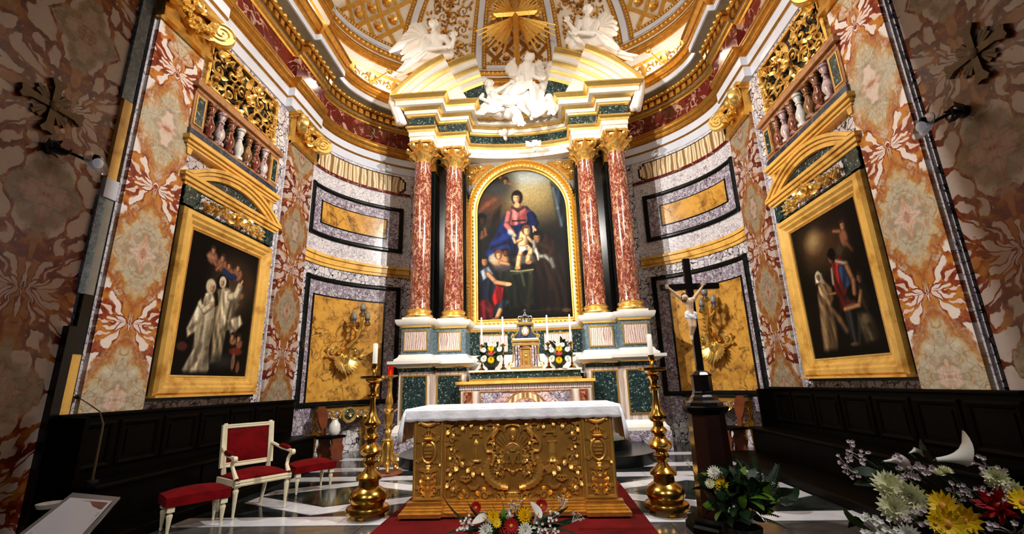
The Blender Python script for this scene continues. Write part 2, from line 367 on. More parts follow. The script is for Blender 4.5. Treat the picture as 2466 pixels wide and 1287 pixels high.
def thing(name, label, cat, loc=(0, 0, 0), rotz=0.0, group=None):
    return tag(ob(name, None, None, loc, rotz), label, cat, group)
def struct(o, label=None): return tag(o, label, kind='structure')
def copy_tree(o, parent=None, loc=None, rotz=None, label=None, group=None):
    c = o.copy(); COL.objects.link(c); c.parent = parent
    if loc is not None: c.location = loc
    if rotz is not None: c.rotation_euler = (0, 0, rotz)
    if label: c['label'] = label
    if group: c['group'] = group
    for ch in list(o.children): copy_tree(ch, c)
    return c
def T(x, y, z): return Matrix.Translation((x, y, z))
def RX(a): return Matrix.Rotation(a, 4, 'X')
def RY(a): return Matrix.Rotation(a, 4, 'Y')
def RZ(a): return Matrix.Rotation(a, 4, 'Z')
def S(x, y=None, z=None): return Matrix.Diagonal((x, x if y is None else y, x if z is None else z, 1))
def spiral(cx, cz, r, turns, a0, sgn=1, n=18, y=0.0, rin=.12, lift=0.0):
    "points of a volute in the x, z plane"
    out = []
    for i in range(n+1):
        t = i/n; a = a0+sgn*turns*2*PI*t; q = r*(1-(1-rin)*t); out.append((cx+q*cos(a), y-lift*t, cz+q*sin(a)))
    return out
def scroll(mb, cx, cz, r, a0, sgn, th, y=0.0, turns=1.35, leaves=3, seg=5, n=16, M=None):
    "acanthus scroll: a tapering volute with a bud and leaves"
    pts = spiral(cx, cz, r, turns, a0, sgn, n, y)
    mb.tube(pts, [(th*.8, th*(1-.55*i/n)) for i in range(n+1)], seg, flat=(0, 1, 0), M=M)
    e = pts[-1]; mb.ball(e, (th*1.5, th*1.1, th*1.5), 6, 4, M=M)
    for k in range(leaves):
        i = 1+int(k*n*.5/max(1, leaves)); p = Vector(pts[i]); d = (Vector(pts[i+1])-p).normalized(); nrm = Vector((d.z*sgn, 0, -d.x*sgn))
        mb.leaf(p, nrm*.8+d*.6, (0, -1, 0), th*5.0, th*1.7, .5, 3, M=M)
def rosette(mb, c, r, M=None, petals=6, y=(0, -1, 0)):
    c = Vector(c); mb.ball(c+Vector(y)*r*.25, r*.32, 6, 4, M=M)
    for k in range(petals):
        a = 2*PI*k/petals; d = Vector((cos(a), 0, sin(a))); mb.leaf(c, d, y, r, r*.36, .5, 3, M=M)
def frame_rect(mb, x0, x1, z0, z1, prof, M=None):
    "mitred frame; prof = closed [(inward, y)]"
    n = len(prof); vs = []
    for sx, sz, ix, iz in ((x0, z0, 1, 1), (x1, z0, -1, 1), (x1, z1, -1, -1), (x0, z1, 1, -1)):
        for d, y in prof: vs.append((sx+ix*d, y, sz+iz*d))
    fs = [(i*n+k, ((i+1) % 4)*n+k, ((i+1) % 4)*n+(k+1) % n, i*n+(k+1) % n) for i in range(4) for k in range(n)]
    return mb.add(vs, fs, M)

# ------------------------------------------------------------------ plan of the place
WX, EA, EB, EY = 4.50, 4.50, 2.85, 8.50          # side walls at x = +-4.5, apse a half ellipse beyond y = 8.5
def ell(th, off=0.0):
    x, y = EA*cos(th), EY+EB*sin(th); nx, ny = -cos(th)/EA, -sin(th)/EB; l = math.hypot(nx, ny); nx /= l; ny /= l
    return (x+nx*off, y+ny*off, nx, ny)
def apath(t0, t1, n=24, off=0.0): return [ell(t0+(t1-t0)*i/n, off) for i in range(n+1)]
def wall_M(side, y, z=0.0, off=0.0):
    "frame on a side wall: x along the wall, -y out of it; side -1 = the wall with the two nuns"
    return T(side*(WX-off), y, z) @ RZ(-side*PI/2)
def apse_M(th, off=0.0, z=0.0):
    x, y, nx, ny = ell(th, off); return T(x, y, z) @ RZ(math.atan2(ny, nx)+PI/2)
NUN = 'on the wall with the two nuns'; CAPE = 'on the wall with the red caped man'
def side_txt(s): return NUN if s < 0 else CAPE
def th_at(x, left=False):
    a = math.acos(min(1, abs(x)/EA)); return PI-a if x < 0 else a

# ================================================================== SETTING
# ---------------------------------------------------------------- floor
fl = struct(MB().box(-4.7, 4.7, -3.0, 11.6, -.10, 0).build('floor', 'floor_dark', smooth=0), 'polished black, green and white marble floor with bands and lozenges')
def slab(poly, mat, name='floor_slab', z=.004): return MB().plan(poly, -.01, z).build(name, mat, fl, 0)
def rect(x0, x1, y0, y1): return [(x0, y0), (x1, y0), (x1, y1), (x0, y1)]
for i in range(6): slab(rect(-4.4+i*1.47, -4.4+i*1.47+1.46, 3.1, 4.72), 'floor_grey', z=.002)
for y0, y1 in ((4.75, 5.05), (6.87, 7.17), (7.61, 7.92), (8.70, 8.98)):
    for i in range(4):
        if i in (1, 2) and y0 > 7.3: continue
        slab(rect(-3.5+i*1.75, -3.5+i*1.75+1.744, y0, y1), 'floor_white')
for cx in (-2.2, 0.0, 2.2):
    slab([(cx-.80, 6.0), (cx, 5.44), (cx+.80, 6.0), (cx, 6.56)], 'floor_green', z=.003)
    for sx in (-1, 1):
        for sy in (-1, 1):
            q = [(cx, 6+sy*.575), (cx+sx*1.1, 6+sy*.02), (cx+sx*1.1, 6+sy*.33), (cx, 6+sy*.88)]
            slab(q if sx*sy > 0 else q[::-1], 'floor_white')
# ---------------------------------------------------------------- side walls and nave piers
for s, nm in ((-1, 'left'), (1, 'right')):
    wl = MB().box(-2.03, 2.03, 0, .25, 0, 10.4).build('wall_'+nm, 'white_breccia', smooth=0); wl.matrix_basis = wall_M(s, 6.47); struct(wl)
    nv = MB().box(-3.7, 3.7, 0, .25, 0, 9.0).build('wall_nave_'+nm, 'breccia_nave_shaded', smooth=0); nv.matrix_basis = wall_M(s, .70 if s > 0 else .58); struct(nv)
# edge of the nave pier beside the nuns' wall: stacked strips of different stone
edge = struct(ob('trim_pier', None)); edge.matrix_basis = wall_M(-1, 4.33)
for nm, m, x0, x1, y0, z0, z1 in (('gilt_strip', 'giallo', -.02, .09, -.05, 0, 1.72), ('black_strip', 'black_marble', -.11, -.02, -.07, 0, 2.0), ('black_strip', 'black_marble', -.02, .09, -.05, 1.72, 2.35),
        ('marble_strip', 'verde_light', -.08, .0, -.04, 2.35, 3.45), ('marble_strip', 'grey_marble', .0, .09, -.04, 2.35, 3.45), ('block', 'fascia', -.06, .09, -.06, 3.45, 3.68), ('gilt_strip', 'giallo', -.05, .06, -.05, 3.68, 4.7), ('marble_strip', 'verde_light', -.08, .06, -.04, 4.7, 6.4)):
    MB().box(x0, x1, y0, .0, z0, z1).build(nm, m, edge, 0)
arch = struct(MB().box(-4.75, 4.75, 4.02, 4.46, 6.45, 14.5).build('wall_light_baffle', 'white_marble', smooth=0))  # added unseen wall, shaped to keep the floodlights off the nave walls
# ---------------------------------------------------------------- apse wall
ap = struct(MB().sweep(apath(0, PI, 72), [(0, 0), (0, 10.4), (-.25, 10.4), (-.25, 0)]).build('wall_back', 'white_breccia'), 'curved apse wall of white breccia with framed marble panels')
def cslab(name, mat, t0, t1, z0, z1, o0=-.01, o1=.02, parent=None, n=14):
    return MB().sweep(apath(t0, t1, n), [(o0, z0), (o1, z0), (o1, z1), (o0, z1)]).build(name, mat, parent or ap, 30)
def cframe(name, mat, t0, t1, z0, z1, wd, o1, parent=None):
    m = MB(); dt = wd/3.6
    pr = lambda a, b: [(-.01, a), (o1*.7, a), (o1, a+(b-a)*.3), (o1, a+(b-a)*.7), (o1*.7, b), (-.01, b)]
    m.sweep(apath(t0, t1, 14), pr(z0, z0+wd)); m.sweep(apath(t0, t1, 14), pr(z1-wd, z1))
    for a, b in ((t0, t0+dt), (t1-dt, t1)):
        m.sweep(apath(a, b, 2), [(-.01, z0), (o1, z0), (o1, z1), (-.01, z1)])
    return m.build(name, mat, parent or ap, 30)
for s in (1, -1):
    A = (lambda d: R(d)) if s > 0 else (lambda d: PI-R(d))
    def span(a, b): return (A(a), A(b)) if s > 0 else (A(b), A(a))
    cslab('wall_slab', 'white_breccia_fine', *span(.5, 50), 4.20, 6.12, -.01, .012)
    cslab('wall_slab', 'white_breccia_fine', *span(.5, 50), 6.20, 6.72, -.01, .012)
    cslab('string_course', 'giallo', *span(.2, 50), 3.93, 4.00, -.01, .035); cslab('string_course', 'giallo', *span(.2, 50), 4.00, 4.12, -.01, .06); cslab('string_course', 'giallo', *span(.2, 50), 4.12, 4.18, -.01, .09)
    cslab('string_course', 'red_frieze', *span(.2, 50), 6.12, 6.19, -.01, .04)
    cframe('panel_frame', 'black_marble', *span(3, 47), 4.56, 5.76, .10, .06)
    cslab('panel', 'purple_breccia', *span(3.5, 46.5), 4.62, 5.70, -.01, .025)
    cframe('panel_frame', 'black_marble', *span(9.5, 41), 4.88, 5.42, .035, .045); cslab('panel', 'giallo_veined', *span(10, 40.5), 4.90, 5.40, -.01, .038)
    cframe('panel_frame', 'black_marble', *span(4.5, 47), .95, 3.68, .10, .06)
    cslab('panel', 'purple_breccia', *span(5, 46.5), 1.0, 3.60, -.01, .025)
    cframe('panel_frame', 'black_marble', *span(9.0, 41.5), 1.02, 3.29, .04, .05); cslab('panel', 'giallo_veined', *span(9.4, 41.1), 1.05, 3.26, -.01, .042)
    cslab('wall_slab', 'purple_breccia', *span(1, 50), .45, .95, -.01, .02)
    # alabaster band with stepped ends
    m = MB(); zc = 6.41
    for (a, b, h) in ((5, 45.2, .215), (45.2, 46.3, .16), (46.3, 47.0, .10)): m.sweep(apath(*span(a, b), 14), [(-.01, zc-h), (.03, zc-h), (.03, zc+h), (-.01, zc+h)])
    m.build('alabaster_panel', 'alabaster', ap, 30)
    m = MB()
    for (a, b, h) in ((4.3, 45.8, .245), (45.8, 46.9, .19), (46.9, 47.7, .13)): m.sweep(apath(*span(a, b), 14), [(-.01, zc-h), (.02, zc-h), (.02, zc+h), (-.01, zc+h)])
    m.build('panel_frame', 'black_marble', ap, 30)
# ---------------------------------------------------------------- entablature round the whole choir
def straight(s, y0, y1, ex): return [(s*(WX-ex), y0, -s, 0.0), (s*(WX-ex), y1, -s, 0.0)]
RES = .13
STRETCH = [apath(0, PI, 96)]
for s in (-1, 1): STRETCH += [straight(s, 4.46, 5.45, RES), straight(s, 5.45, 7.36, 0.0), straight(s, 7.36, 8.50, RES)]
def mould(name, mat, prof, parent, ss=STRETCH, sm=35):
    m = MB()
    for p in ss: m.sweep(p, prof)
    return m.build(name, mat, parent, sm)
en = struct(ob('trim_entablature', None), 'gilded and red marble entablature running round choir and apse')
B0 = -.02-RES
mould('lower_fascia', 'fascia', [(B0, 6.72), (.03, 6.72), (.03, 6.92), (B0, 6.92)], en)
mould('bead_strip', 'gold_dark', [(B0, 6.92), (.05, 6.92), (.065, 6.94), (.05, 6.96), (B0, 6.96)], en)
mould('upper_fascia', 'fascia', [(B0, 6.96), (.06, 6.96), (.06, 7.14), (B0, 7.14)], en)
mould('crown_moulding', 'gold_dark', [(B0, 7.14), (.07, 7.14), (.085, 7.155), (.07, 7.17), (.09, 7.175), (.09, 7.21), (.10, 7.215), (.115, 7.25), (.14, 7.275), (.14, 7.29), (.155, 7.295), (.16, 7.34), (.17, 7.345), (.17, 7.38), (B0, 7.38)], en)
mould('frieze', 'red_frieze', [(B0, 7.38), (.05, 7.38), (.05, 7.88), (B0, 7.88)], en)
mould('bed_moulding', 'gold', [(B0, 7.88), (.07, 7.88), (.09, 7.92), (.13, 7.94), (.15, 7.97), (B0, 7.97)], en)
mould('fillet', 'grey_marble', [(B0, 7.97), (.165, 7.97), (.165, 7.985), (B0, 7.985)], en)
mould('dentil_band', 'gold_dark', [(B0, 7.985), (.11, 7.985), (.11, 8.15), (B0, 8.15)], en)
mould('bead_band', 'gold_dark', [(B0, 8.15), (.23, 8.15), (.26, 8.18), (.27, 8.23), (B0, 8.23)], en)
mould('soffit', 'grey_marble', [(B0, 8.23), (.47, 8.23), (.47, 8.25), (B0, 8.25)], en)
mould('corona', 'fascia', [(B0, 8.25), (.49, 8.25), (.49, 8.38), (B0, 8.38)], en)
mould('bead_strip', 'gold_dark', [(B0, 8.38), (.50, 8.38), (.515, 8.40), (.50, 8.42), (B0, 8.42)], en)
mould('cyma', 'gold_dark', [(B0, 8.42), (.51, 8.42), (.52, 8.445), (.53, 8.45), (.53, 8.47), (.545, 8.475), (.56, 8.50), (.58, 8.52), (.60, 8.55), (.605, 8.57), (.62, 8.572), (.62, 8.59), (.635, 8.592), (.635, 8.62), (B0, 8.62)], en)
dent = MB().box(-.055, .055, -.10, .02, 0, .13, taper=0).mesh('dentil', 'gold', 0)
bead = MB().ball((0, 0, 0), (.048, .045, .05), 8, 6).mesh('bead', 'gold_bright')
def along(path, step):
    L = [0.0]
    for a, b in zip(path, path[1:]): L.append(L[-1]+math.hypot(b[0]-a[0], b[1]-a[1]))
    k = max(1, round(L[-1]/step)); out = []
    for i in range(k):
        d = (i+.5)*L[-1]/k; j = max(q for q in range(len(path)-1) if L[q] <= d); f = (d-L[j])/max(1e-9, L[j+1]-L[j])
        out.append(tuple(path[j][c]+(path[j+1][c]-path[j][c])*f for c in range(4)))
    return out
for p in STRETCH:
    if len(p) > 2: p = apath(0, PI, 200)
    for x, y, nx, ny in along([(x+nx*.12, y+ny*.12, nx, ny) for x, y, nx, ny in p], .185): ob('dentil', dent, en, (x, y, 8.0), math.atan2(ny, nx)+PI/2)
    for x, y, nx, ny in along([(x+nx*.275, y+ny*.275, nx, ny) for x, y, nx, ny in p], .155): ob('bead', bead, en, (x, y, 8.185))
# ---------------------------------------------------------------- drum above the cornice
dr = struct(ob('trim_drum', None), 'white and gold attic band between cornice and dome')
mould('ledge', 'vault_white', [(B0, 8.62), (.40, 8.62), (.40, 8.66), (B0, 8.66)], dr)
mould('scroll_field', 'vault_white', [(B0, 8.66), (.02, 8.66), (.02, 9.50), (B0, 9.50)], dr)
mould('gold_moulding', 'gold', [(B0, 9.48), (.03, 9.48), (.07, 9.52), (.03, 9.57), (B0, 9.57)], dr)
mould('gold_moulding', 'gold_dark', [(B0, 9.82), (.03, 9.82), (.04, 9.84), (.03, 9.86), (.05, 9.865), (.06, 9.90), (.05, 9.92), (.07, 9.925), (.09, 9.97), (.09, 9.99), (.105, 9.995), (.105, 10.03), (.09, 10.06), (B0, 10.06)], dr)
mould('white_band', 'vault_white', [(B0, 9.57), (.015, 9.57), (.015, 10.4), (B0, 10.4)], dr)
mould('gold_moulding', 'gold_dark', [(B0, 10.18), (.06, 10.18), (.09, 10.26), (.07, 10.33), (B0, 10.33)], dr)
bead2 = MB().ball((0, 0, 0), (.05, .04, .055), 6, 5).mesh('bead', 'gold')
for x, y, nx, ny in along([(x+nx*.08, y+ny*.08, nx, ny) for x, y, nx, ny in apath(0, PI, 200)], .13): ob('bead', bead2, dr, (x, y, 10.25))
sm = MB()
for sg in (-1, 1): scroll(sm, sg*.14, 0, .13, 0 if sg > 0 else PI, sg, .022, 0, 1.2, 3)
sm.leaf((0, 0, -.18), (0, 0, 1), (0, -1, 0), .36, .07, .4, 4); rosette(sm, (0, -.01, -.02), .07)
acs = sm.mesh('acanthus_scroll', 'gold')
for x, y, nx, ny in along(apath(R(2), PI-R(2), 200), .62): ob('acanthus_scroll', acs, dr, (x+nx*.03, y+ny*.03, 9.24), math.atan2(ny, nx)+PI/2)
# ---------------------------------------------------------------- semi-dome
DZ, DH = 10.4, 3.5
def dome(th, ph, off=0.0):
    c = cos(ph); p = Vector((EA*cos(th)*c, EY+EB*sin(th)*c, DZ+DH*sin(ph)))
    n = Vector((-cos(th)*c/EA, -sin(th)*c/EB, -sin(ph)/DH)).normalized(); return p+n*off
def on_dome(mb, thc, z0=0.0):
    "flat ornament (x along, z up, -y out) laid on the dome"
    o = MB(); o.f = mb.f
    for x, y, z in mb.v:
        k = math.hypot(EA*sin(thc), EB*cos(thc)); o.v.append(tuple(dome(thc-x/k, (z+z0)/DH, -y)))
    return o
m = MB(); NT_, NP = 72, 20
for j in range(NP+1):
    for i in range(NT_+1): m.v.append(tuple(dome(PI*i/NT_, R(90)*j/NP*.999)))
m.f = [(j*(NT_+1)+i, j*(NT_+1)+i+1, (j+1)*(NT_+1)+i+1, (j+1)*(NT_+1)+i) for j in range(NP) for i in range(NT_)]
ce = struct(m.build('ceiling', 'vault_white', None, 60), 'white semi-dome with gilded coffers and ribs')
m = MB()
for i in range(25):
    a = PI*i/24; m.v += [(EA*cos(a), 4.3, DZ+DH*sin(a)), (EA*cos(a), EY, DZ+DH*sin(a))]
m.f = [(2*i, 2*i+1, 2*i+3, 2*i+2) for i in range(24)]
m.build('barrel_vault', 'vault_white', ce, 60)
PHT = 1.15
def dribbon(name, mat, pts, wd, o0, o1, parent=ce):
    "bar on the dome along [(theta, phi)]"
    m = MB(); n = len(pts); P = [dome(t, p, 0) for t, p in pts]
    for i, (t, p) in enumerate(pts):
        N_ = (dome(t, p, 1)-P[i]).normalized(); d = (P[min(n-1, i+1)]-P[max(0, i-1)]).normalized(); q = d.cross(N_).normalized()*(wd/2)
        m.v += [tuple(P[i]-q+N_*o0), tuple(P[i]-q+N_*o1), tuple(P[i]+q+N_*o1), tuple(P[i]+q+N_*o0)]
    m.f = [(i*4+k, i*4+4+k, i*4+4+(k+1) % 4, i*4+(k+1) % 4) for i in range(n-1) for k in range(4)]+[(0, 1, 2, 3), (4*n-1, 4*n-2, 4*n-3, 4*n-4)]
    return m.build(name, mat, parent, 30)
def merid(d, p0, p1, n=14): return [(R(d), p0+(p1-p0)*i/n) for i in range(n+1)]
def paral(d0, d1, p, n=16): return [(R(d0+(d1-d0)*i/n), p) for i in range(n+1)]
beadstud = MB().ball((0, 0, 0), .035, 6, 4).mesh('bead', 'gold_bright')
for d in (46.5, 75.2, 104.8, 133.5):
    dribbon('rib', 'fascia', merid(d, 0, PHT), .17, -.02, .09)
    for e in (-1, 1):
        k = math.hypot(EA*sin(R(d)), EB*cos(R(d))); dd = math.degrees(.17/k)*e
        dribbon('rib_moulding', 'gold_dark', merid(d+dd, 0, PHT), .11, -.02, .06)
        for i in range(26): ob('bead', beadstud, ce, dome(R(d+dd), .03+i*.028, .07))
FIELDS = ((78, 102, 'mid'), (49.6, 72.2, 'scroll'), (107.8, 130.4, 'scroll'), (8, 43.6, 'coffer'), (136.4, 172, 'coffer'))
for d0, d1, kind in FIELDS:
    dc = (d0+d1)/2; k = math.hypot(EA*sin(R(dc)), EB*cos(R(dc))); hw = R(d1-d0)/2*k; zt = PHT*DH
    dribbon('field_border', 'fascia', paral(d0-1.2, d1+1.2, .022), .12, -.02, .05)
    dribbon('field_border', 'gold_dark', paral(d0, d1, .055), .09, -.02, .05)
    for i in range(int(hw*2/.085)): ob('bead', beadstud, ce, dome(R(d0+(d1-d0)*(i+.5)/int(hw*2/.085)), .055, .055))
    if kind == 'scroll':
        rng = random.Random(int(d0)); m = MB()
        for row in range(5):
            z = .42+row*.55
            for sg in (-1, 1):
                for (fx, r, tw) in ((.25, .20, 1), (.70, .18, -1)):
                    x = sg*hw*fx*(1-.1*row); scroll(m, x, z+(.26 if tw < 0 else 0), r, (PI/2 if tw > 0 else -PI/2), sg*tw, .022, -.02, 1.3, 4, 4, 14)
            m.tube([(0, -.03, z-.28), (.03, -.03, z), (0, -.03, z+.28)], .025, 5)
            rosette(m, (0, -.03, z+.12), .11)
        for _ in range(170):
            x = rng.uniform(-.92, .92)*hw; z = rng.uniform(.25, 2.9); a = rng.uniform(0, 2*PI)
            for q in (-.7, 0, .7): m.leaf((x, -.02, z), (cos(a+q), 0, sin(a+q)), (0, -1, 0), .10, .03, .6, 2)
        o = on_dome(m, R(dc)).build('arabesque', 'gold_dark', ce); o['kind'] = 'stuff'
    else:
        mid = kind == 'mid'; sp = .46 if mid else .52; bw = .055 if mid else .05
        if mid: cf = MB(); n = 20; [cf.v.extend([tuple(dome(R(d0), .07+i*(PHT-.07)/n, .012)), tuple(dome(R(dc-4), .07+i*(PHT-.07)/n, .012)), tuple(dome(R(dc+4), .07+i*(PHT-.07)/n, .012)), tuple(dome(R(d1), .07+i*(PHT-.07)/n, .012))]) for i in range(n+1)]; cf.f = [(i*4+q, i*4+q+1, i*4+5+q, i*4+4+q) for i in range(n) for q in range(3)]; cf.build('field', 'vault_white', ce)
        # diagonal lattice
        zs = 2.9
        for sg in (-1, 1):
            c = -hw*2-zs
            while c < hw*2+zs:
                # line x*sg + ... : z = sg*(x) + c
                pts = []
                for i in range(81):
                    x = -hw+2*hw*i/80; z = sg*x*(1.0 if mid else 1.25)+c
                    if .24 <= z <= zs: pts.append((R(dc)-x/k, z/DH))
                if len(pts) > 3: dribbon('lattice_bar', 'gold_dark' if mid else 'gold', pts[::3]+[pts[-1]] if (len(pts)-1) % 3 else pts[::3], bw*2, 0, .06 if sg > 0 else .057)
                c += sp*(1.4 if mid else 1.5)
        g = 1.0 if mid else 1.25; st = sp*(1.4 if mid else 1.5)
        rm = MB(); rosette(rm, (0, 0, 0), .13 if mid else .17, petals=8); rm.ball((0, -.04, 0), .05, 6, 4); ros = rm.mesh('rosette', 'gold_dark' if mid else 'gold')
        c0 = -hw*2-zs
        for i in range(60):
            for j in range(60):
                ca = c0+st*(i+.5); cb = c0+st*(j+.5); x = (cb-ca)/(2*g); z = (ca+cb)/2
                if abs(x) < hw*.93 and .36 < z < 2.8:
                    P0 = dome(R(dc)-x/k, z/DH, .02); N_ = (dome(R(dc)-x/k, z/DH, 1)-P0).normalized()
                    zx = Vector((-sin(R(dc)-x/k)*EA, cos(R(dc)-x/k)*EB, 0)).normalized()*-1; up = N_.cross(zx)*-1
                    M3 = Matrix((zx, -N_, up)).transposed().to_4x4(); M3.translation = P0; ob('rosette', ros, ce, M=M3)
# cross of rays inside the middle field is a thing of its own (see below)

# ================================================================== HIGH ALTAR AND ITS RETABLE
def mitre(pts, closed=False):
    "path with mitred outward normals (outside on the right of the direction of travel)"
    n = len(pts); E = []
    for i in range(n if closed else n-1):
        a, b = pts[i], pts[(i+1) % n]; dx, dy = b[0]-a[0], b[1]-a[1]; l = math.hypot(dx, dy); E.append((dy/l, -dx/l))
    out = []
    for i, p in enumerate(pts):
        n1 = E[i-1] if (i or closed) else E[0]; n2 = E[i] if (i < len(E)) else E[-1]
        k = 1+n1[0]*n2[0]+n1[1]*n2[1]; out.append((p[0], p[1], (n1[0]+n2[0])/k, (n1[1]+n2[1])/k))
    return out
def retpath(x1=2.62, x2=2.0, x3=1.30, y1=9.40, y2=9.75, yc=10.32, sag=.18, yw=10.95, wall=True):
    L = [(-x1, yw), (-x1, y1), (-x2, y1), (-x2, y2), (-x3, y2), (-x3, yc)]
    C = [(-x3+2*x3*i/12, yc+sag*(1-((i-6)/6)**2)) for i in range(1, 12)]
    return mitre(L+C+[(-x, y) for x, y in L[::-1]])
RP = retpath()
HALF = [mitre([(-2.62, 10.95), (-2.62, 9.40), (-2.0, 9.40), (-2.0, 9.75), (-1.30, 9.75), (-1.30, 10.5)]), mitre([(1.30, 10.5), (1.30, 9.75), (2.0, 9.75), (2.0, 9.40), (2.62, 9.40), (2.62, 10.95)])]
def band(name, mat, prof, parent, paths=(RP,), sm=30):
    back = -.30; pr = [(back, prof[0][1])]+list(prof)+[(back, prof[-1][1])]
    for p in paths: MB().sweep(p, pr).build(name, mat, parent, sm)
# ---- pedestals
pe = thing('altar_retable', 'white, green and gold marble retable with pedestals, entablature and broken curved pediment', 'retable', (0, 0, 0))
for nm, mt, pr, pa in (
    ('plinth', 'purple_breccia', [(.16, 0), (.16, .36)], HALF), ('base', 'white_marble', [(.14, .36), (.14, .42), (.10, .46), (.08, .50), (.05, .55)], HALF),
    ('lower_dado', 'alabaster_grey', [(.02, .55), (.02, 1.60)], HALF), ('green_strip', 'verde', [(.04, 1.60), (.04, 1.68)], HALF), ('gold_fillet', 'gold_bright', [(.05, 1.68), (.07, 1.705)], HALF),
    ('ledge', 'white_marble', [(.10, 1.705), (.13, 1.73), (.22, 1.76), (.22, 1.82)], HALF), ('upper_base', 'white_marble', [(.12, 1.82), (.12, 1.86), (.06, 1.90), (.03, 1.96)], HALF),
    ('upper_dado', 'verde_light', [(.0, 1.96), (.0, 2.53)], HALF), ('gold_moulding', 'gold_bright', [(.01, 2.53), (.05, 2.57)], HALF),
    ('cap', 'white_marble', [(.07, 2.57), (.10, 2.60), (.12, 2.66), (.12, 2.70)], HALF)): band(nm, mt, pr, pe, pa)
for s in (-1, 1):
    for xc, y in ((2.31, 9.40), (1.65, 9.75)):
        x = s*xc
        m = MB(); frame_rect(m, x-.265, x+.265, 2.02, 2.47, [(0, y), (0, y-.02), (.03, y-.02), (.03, y)]); m.build('gold_frame', 'gold_bright', pe, 0)
        MB().box(x-.24, x+.24, y-.012, y+.01, 2.04, 2.45).build('alabaster_panel', 'alabaster_pink', pe, 0)
        m = MB(); frame_rect(m, x-.27, x+.27, .66, 1.53, [(0, y-.01), (0, y-.045), (.03, y-.045), (.03, y-.01)]); m.build('gold_frame', 'gold', pe, 0)
        MB().box(x-.245, x+.245, y-.034, y+.01, .68, 1.51).build('green_panel', 'verde', pe, 0)
# middle part behind the tabernacle
cm = mitre([(-1.30, 10.42)]+[(-1.30+2.6*i/12, 10.42+.14*(1-((i-6)/6)**2)) for i in range(1, 12)]+[(1.30, 10.42)])
for nm, mt, pr in (('upper_base', 'white_marble', [(.08, 1.5), (.08, 1.86), (.03, 1.96)]), ('upper_dado', 'verde', [(0, 1.96), (0, 2.50)]), ('gold_moulding', 'gold', [(.01, 2.50), (.05, 2.55)]), ('cap', 'white_marble', [(.07, 2.55), (.11, 2.60), (.11, 2.66)])): band(nm, mt, pr, pe, (cm,))
for s in (-1, 1):
    seg = [c for c in cm if .28 < s*c[0] < 1.18]
    m = MB(); m.sweep(seg, [(-.02, 2.04), (.02, 2.04), (.02, 2.42), (-.02, 2.42)]); m.build('alabaster_panel', 'alabaster_pink', pe)
    for z in (2.02, 2.415): MB().sweep(seg, [(-.02, z), (.028, z), (.028, z+.025), (-.02, z+.025)]).build('gold_frame', 'gold', pe)
# ---- black backing with pilasters behind the columns
bk = pe
for s in (-1, 1):
    MB().box(min(s*1.36, s*2.60), max(s*1.36, s*2.60), 10.28, 10.95, 2.70, 7.02).build('black_slab', 'black_marble', bk, 0)
    for x in (2.31, 1.62): MB().bbox(s*x-.2, s*x+.2, 10.12 if x < 2 else 10.05, 10.3, 2.70, 6.5, .02).build('black_pilaster', 'black_marble', bk, 0); MB().box(s*x-.22, s*x+.22, 10.08 if x < 2 else 10.0, 10.3, 6.5, 7.02).build('pilaster_capital', 'gold', bk, 0)
# ---- columns
def acanthus_capital(r, h):
    m = MB(); m.lathe([(r*.98, 0), (r*1.02, .02), (r*.95, .04), (r*1.0, h*.5), (r*1.25, h*.86)], 16)
    for ring, (z, n, L, k) in enumerate(((.03, 8, h*.42, 0), (h*.22, 8, h*.46, .5), (h*.50, 8, h*.36, 0))):
        for i in range(n):
            a = 2*PI*(i+k)/n; d = Vector((cos(a), sin(a), 0)); rr = r*(1.0+.05*ring)
            m.leaf(d*rr+Vector((0, 0, z)), Vector((0, 0, 1))+d*.25, d, L, r*.36, .9, 5, .01)
            m.ball(d*(rr+.10+.03*ring)+Vector((0, 0, z+L*.86)), (.045, .045, .03), 6, 4)
    for i in range(4):
        a = PI/4+i*PI/2; M = RZ(a+PI/2)
        for q in (-1, 1): m.tube([(p[0]*.0+q*.012, -(r*1.10)-(p[0]), p[2]) for p in spiral(.10, h*.80, .075, 1.4, PI, -1, 12)], .022, 5, M=M)
    ab = []
    for i in range(4):
        a = PI/4+i*PI/2; b = a+PI/4; ab += [(r*1.72*cos(a-.10), r*1.72*sin(a-.10)), (r*1.72*cos(a+.10), r*1.72*sin(a+.10)), (r*1.27*cos(b), r*1.27*sin(b))]
    m.plan(ab, h*.90, h)
    for i in range(4): a = i*PI/2; m.ball((r*1.32*cos(a), r*1.32*sin(a), h*.93), .05, 6, 5)
    return m
colm = {'plinth': (MB().box(-.30, .30, -.30, .30, 0, .05), 'white_marble'),
        'base': (MB().lathe([(.30, .05), (.31, .08), (.30, .115), (.265, .13), (.25, .16), (.26, .175), (.275, .19), (.275, .215), (.255, .235), (.235, .25)], 28), 'gold_bright'),
        'shaft': (MB().lathe([(.235, .25), (.228, .27)]+[(.228-.032*(i/8)**1.6, .27+3.48*i/8) for i in range(1, 9)]+[(.208, 3.77), (.208, 3.79)], 32), 'red_breccia')}
colme = {k: m.mesh(k, mt) for k, (m, mt) in colm.items()}
capme = acanthus_capital(.205, .53).mesh('capital', 'gold_bright')
for s in (-1, 1):
    for xc, y, nm in ((2.31, 9.64, 'outer'), (1.62, 9.99, 'inner')):
        near = 'the gooseneck candelabrum' if s < 0 else 'the crucifix'
        c = thing('column', 'red marble column with gilded capital, %s of the pair on the %s side' % (nm, 'armchair' if s < 0 else 'crucifix'), 'column', (s*xc, y, 2.70), 0, 'four red marble columns of the high altar')
        for k, me in colme.items(): ob(k, me, c)
        ob('capital', capme, c, (0, 0, 3.79))
